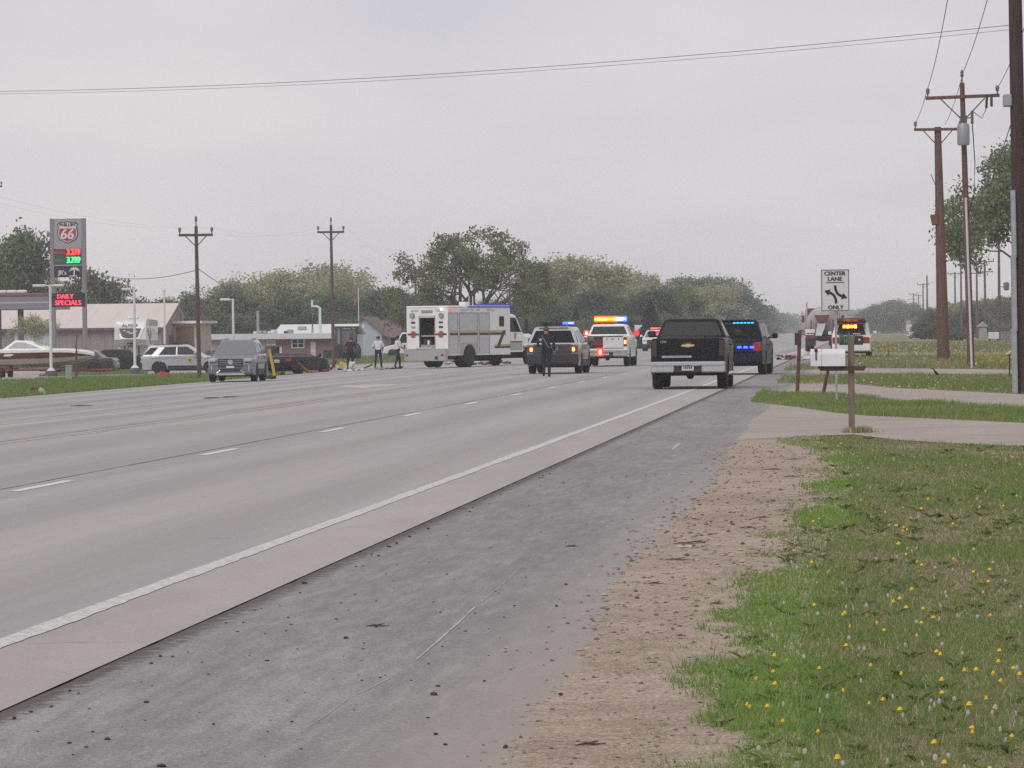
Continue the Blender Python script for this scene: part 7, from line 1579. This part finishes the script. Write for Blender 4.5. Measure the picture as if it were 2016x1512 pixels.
YX = [(690, 400), (715, 380), (1060, 410), (1085, 440), (1115, 435), (1095, 428), (600, 523), (690, 580), (1150, 580), (1175, 590), (1475, 612), (1460, 703), (1075, 745), (1060, 760), (1105, 772), (980, 858), (1010, 885), (1168, 853), (1162, 900), (512, 990), (555, 1015), (507, 1058), (425, 1107), (497, 1115), (400, 1225), (380, 1215), (480, 1215), (1253, 995), (1250, 980), (1530, 965), (1525, 1030), (1580, 1050), (1470, 818), (930, 1035), (1270, 1150), (1500, 1225), (1410, 1335), (1232, 1385), (1205, 293), (1178, 340), (940, 1205), (553, 1283), (820, 1503), (1485, 1507), (1285, 1475), (1385, 1215), (1330, 563), (1390, 625), (1480, 1190), (1520, 1110)]
PX = [(675, 355), (628, 425), (600, 465), (880, 190), (860, 196), (925, 155), (930, 250), (870, 250), (915, 262), (800, 65), (815, 48), (1005, 350), (1420, 303), (1580, 422), (1590, 340), (1150, 518), (1130, 535), (1418, 518), (812, 670), (1033, 742), (1272, 772), (830, 785), (520, 912), (466, 948), (905, 975), (1097, 950), (1348, 975), (850, 920), (656, 1007), (1250, 912), (1035, 1170), (1200, 1175), (1265, 1210), (1235, 1222), (525, 1220), (1320, 1165), (458, 1408), (630, 1440), (820, 1475), (1215, 1480), (1305, 1435), (1385, 1495), (598, 590), (622, 604), (660, 597), (575, 763), (1310, 607), (1355, 825), (1245, 950), (730, 1185), (1560, 660), (1600, 760), (1110, 520)]
for puff, LST, MS, lab, grp in ((False, YX, YM, 'yellow dandelion in flower in the weedy lawn', 'yellow dandelions'), (True, PX, PM, 'white dandelion seed head standing in the weedy lawn', 'dandelion seed heads')):
    pts = [(1300 + a * .438, 850 + b * .438) for a, b in LST] + [(rs_.uniform(1600, 2016), rs_.uniform(875, 1500)) for _ in range(38 if puff else 32)]
    for i, (px, py) in enumerate(pts):
        k = i % 4; h = (.075 + .025 * k) if puff else (.05 + .015 * k); p = on_z(px, py, h); sc = min(1.3, .55 + p.y / 75) * rs_.uniform(.45, .95)
        if p.y > 61: continue
        o = link('dandelion', MS[k], None, (p.x, p.y, -.012)); o.scale = (sc, sc, rs_.uniform(.8, 1.05)); o.rotation_euler = (rs_.uniform(-.18, .18), rs_.uniform(-.18, .18), rs_.uniform(0, 6.28)); tag(o, lab, 'flower', grp)
# weed clump at the mailbox post and pale seed heads over the far verge
b0 = gx(1690, 63.6); n = 450; X = b0.x + rng.normal(0, .11, n); Yv = b0.y + rng.normal(0, .15, n)
o = blades('weed_clump', X, Yv, rng.uniform(.05, .15, n), np.full(n, .006), .35 + rng.normal(0, .2, n), M_grass, .7); o['label'] = 'low weed clump at the foot of the mailbox post'; o['category'] = 'weeds'
def specks(name, label, n, poly, z0, z1, s, m):
    P = [on_g(*p) for p in poly]; xs = [p.x for p in P]; ys = [p.y for p in P]; X = rng.uniform(min(xs), max(xs), n); Y = rng.uniform(min(ys), max(ys), n); k = vnoise(X, Y, 1.2, 15) > .45; X, Y = X[k], Y[k]
    Z = np.array([G(v) for v in X]) + rng.uniform(z0, z1, len(X)); o = stuff(link(name, leaf_mesh(name, np.stack([X, Y, Z], 1), s, rng.random(len(X)), m, 3))); o['label'] = label; o['category'] = 'weeds'
L_seed = leafmat('leaf_seed_head', (.40, .40, .27), (.62, .60, .46)); L_mus = leafmat('leaf_mustard', (.30, .30, .06), (.42, .40, .10))
specks('seed_heads', 'pale seed heads over the grass between the driveways', 700, [(1490, 790), (2050, 776), (2050, 742), (1560, 738)], .05, .2, .035, L_seed); specks('seed_heads', 'pale seed heads around the roadside poles', 1500, [(1580, 730), (2200, 730), (2200, 700), (1640, 700)], .08, .32, .05, L_seed)
specks('mustard_flowers', 'yellow flowering weeds beyond the transformer pole', 2200, [(1915, 722), (1990, 722), (1990, 712), (1915, 712)], .05, .4, .05, L_mus)
specks('seed_heads', 'pale seed heads in the far verge', 1800, [(1650, 694), (2300, 694), (2300, 676), (1690, 676)], .1, .4, .09, L_seed)

# ------------------------------------------------------------------ haze
hz_m = bpy.data.materials.new('haze_air'); hz_m.use_nodes = True; hn = hz_m.node_tree; hn.nodes.clear()
ho = hn.nodes.new('ShaderNodeOutputMaterial'); pv = hn.nodes.new('ShaderNodeVolumePrincipled'); pv.inputs['Color'].default_value = (.92, .96, 1.0, 1); pv.inputs['Density'].default_value = .00029
hn.links.new(pv.outputs['Volume'], ho.inputs['Volume'])
hb = MB().bb(-4050, 4050, -110, 6050, -2.2, 24).build('haze', hz_m, None, 0); stuff(hb); hb['label'] = 'pale haze over the fields and highway'; hb['category'] = 'haze'
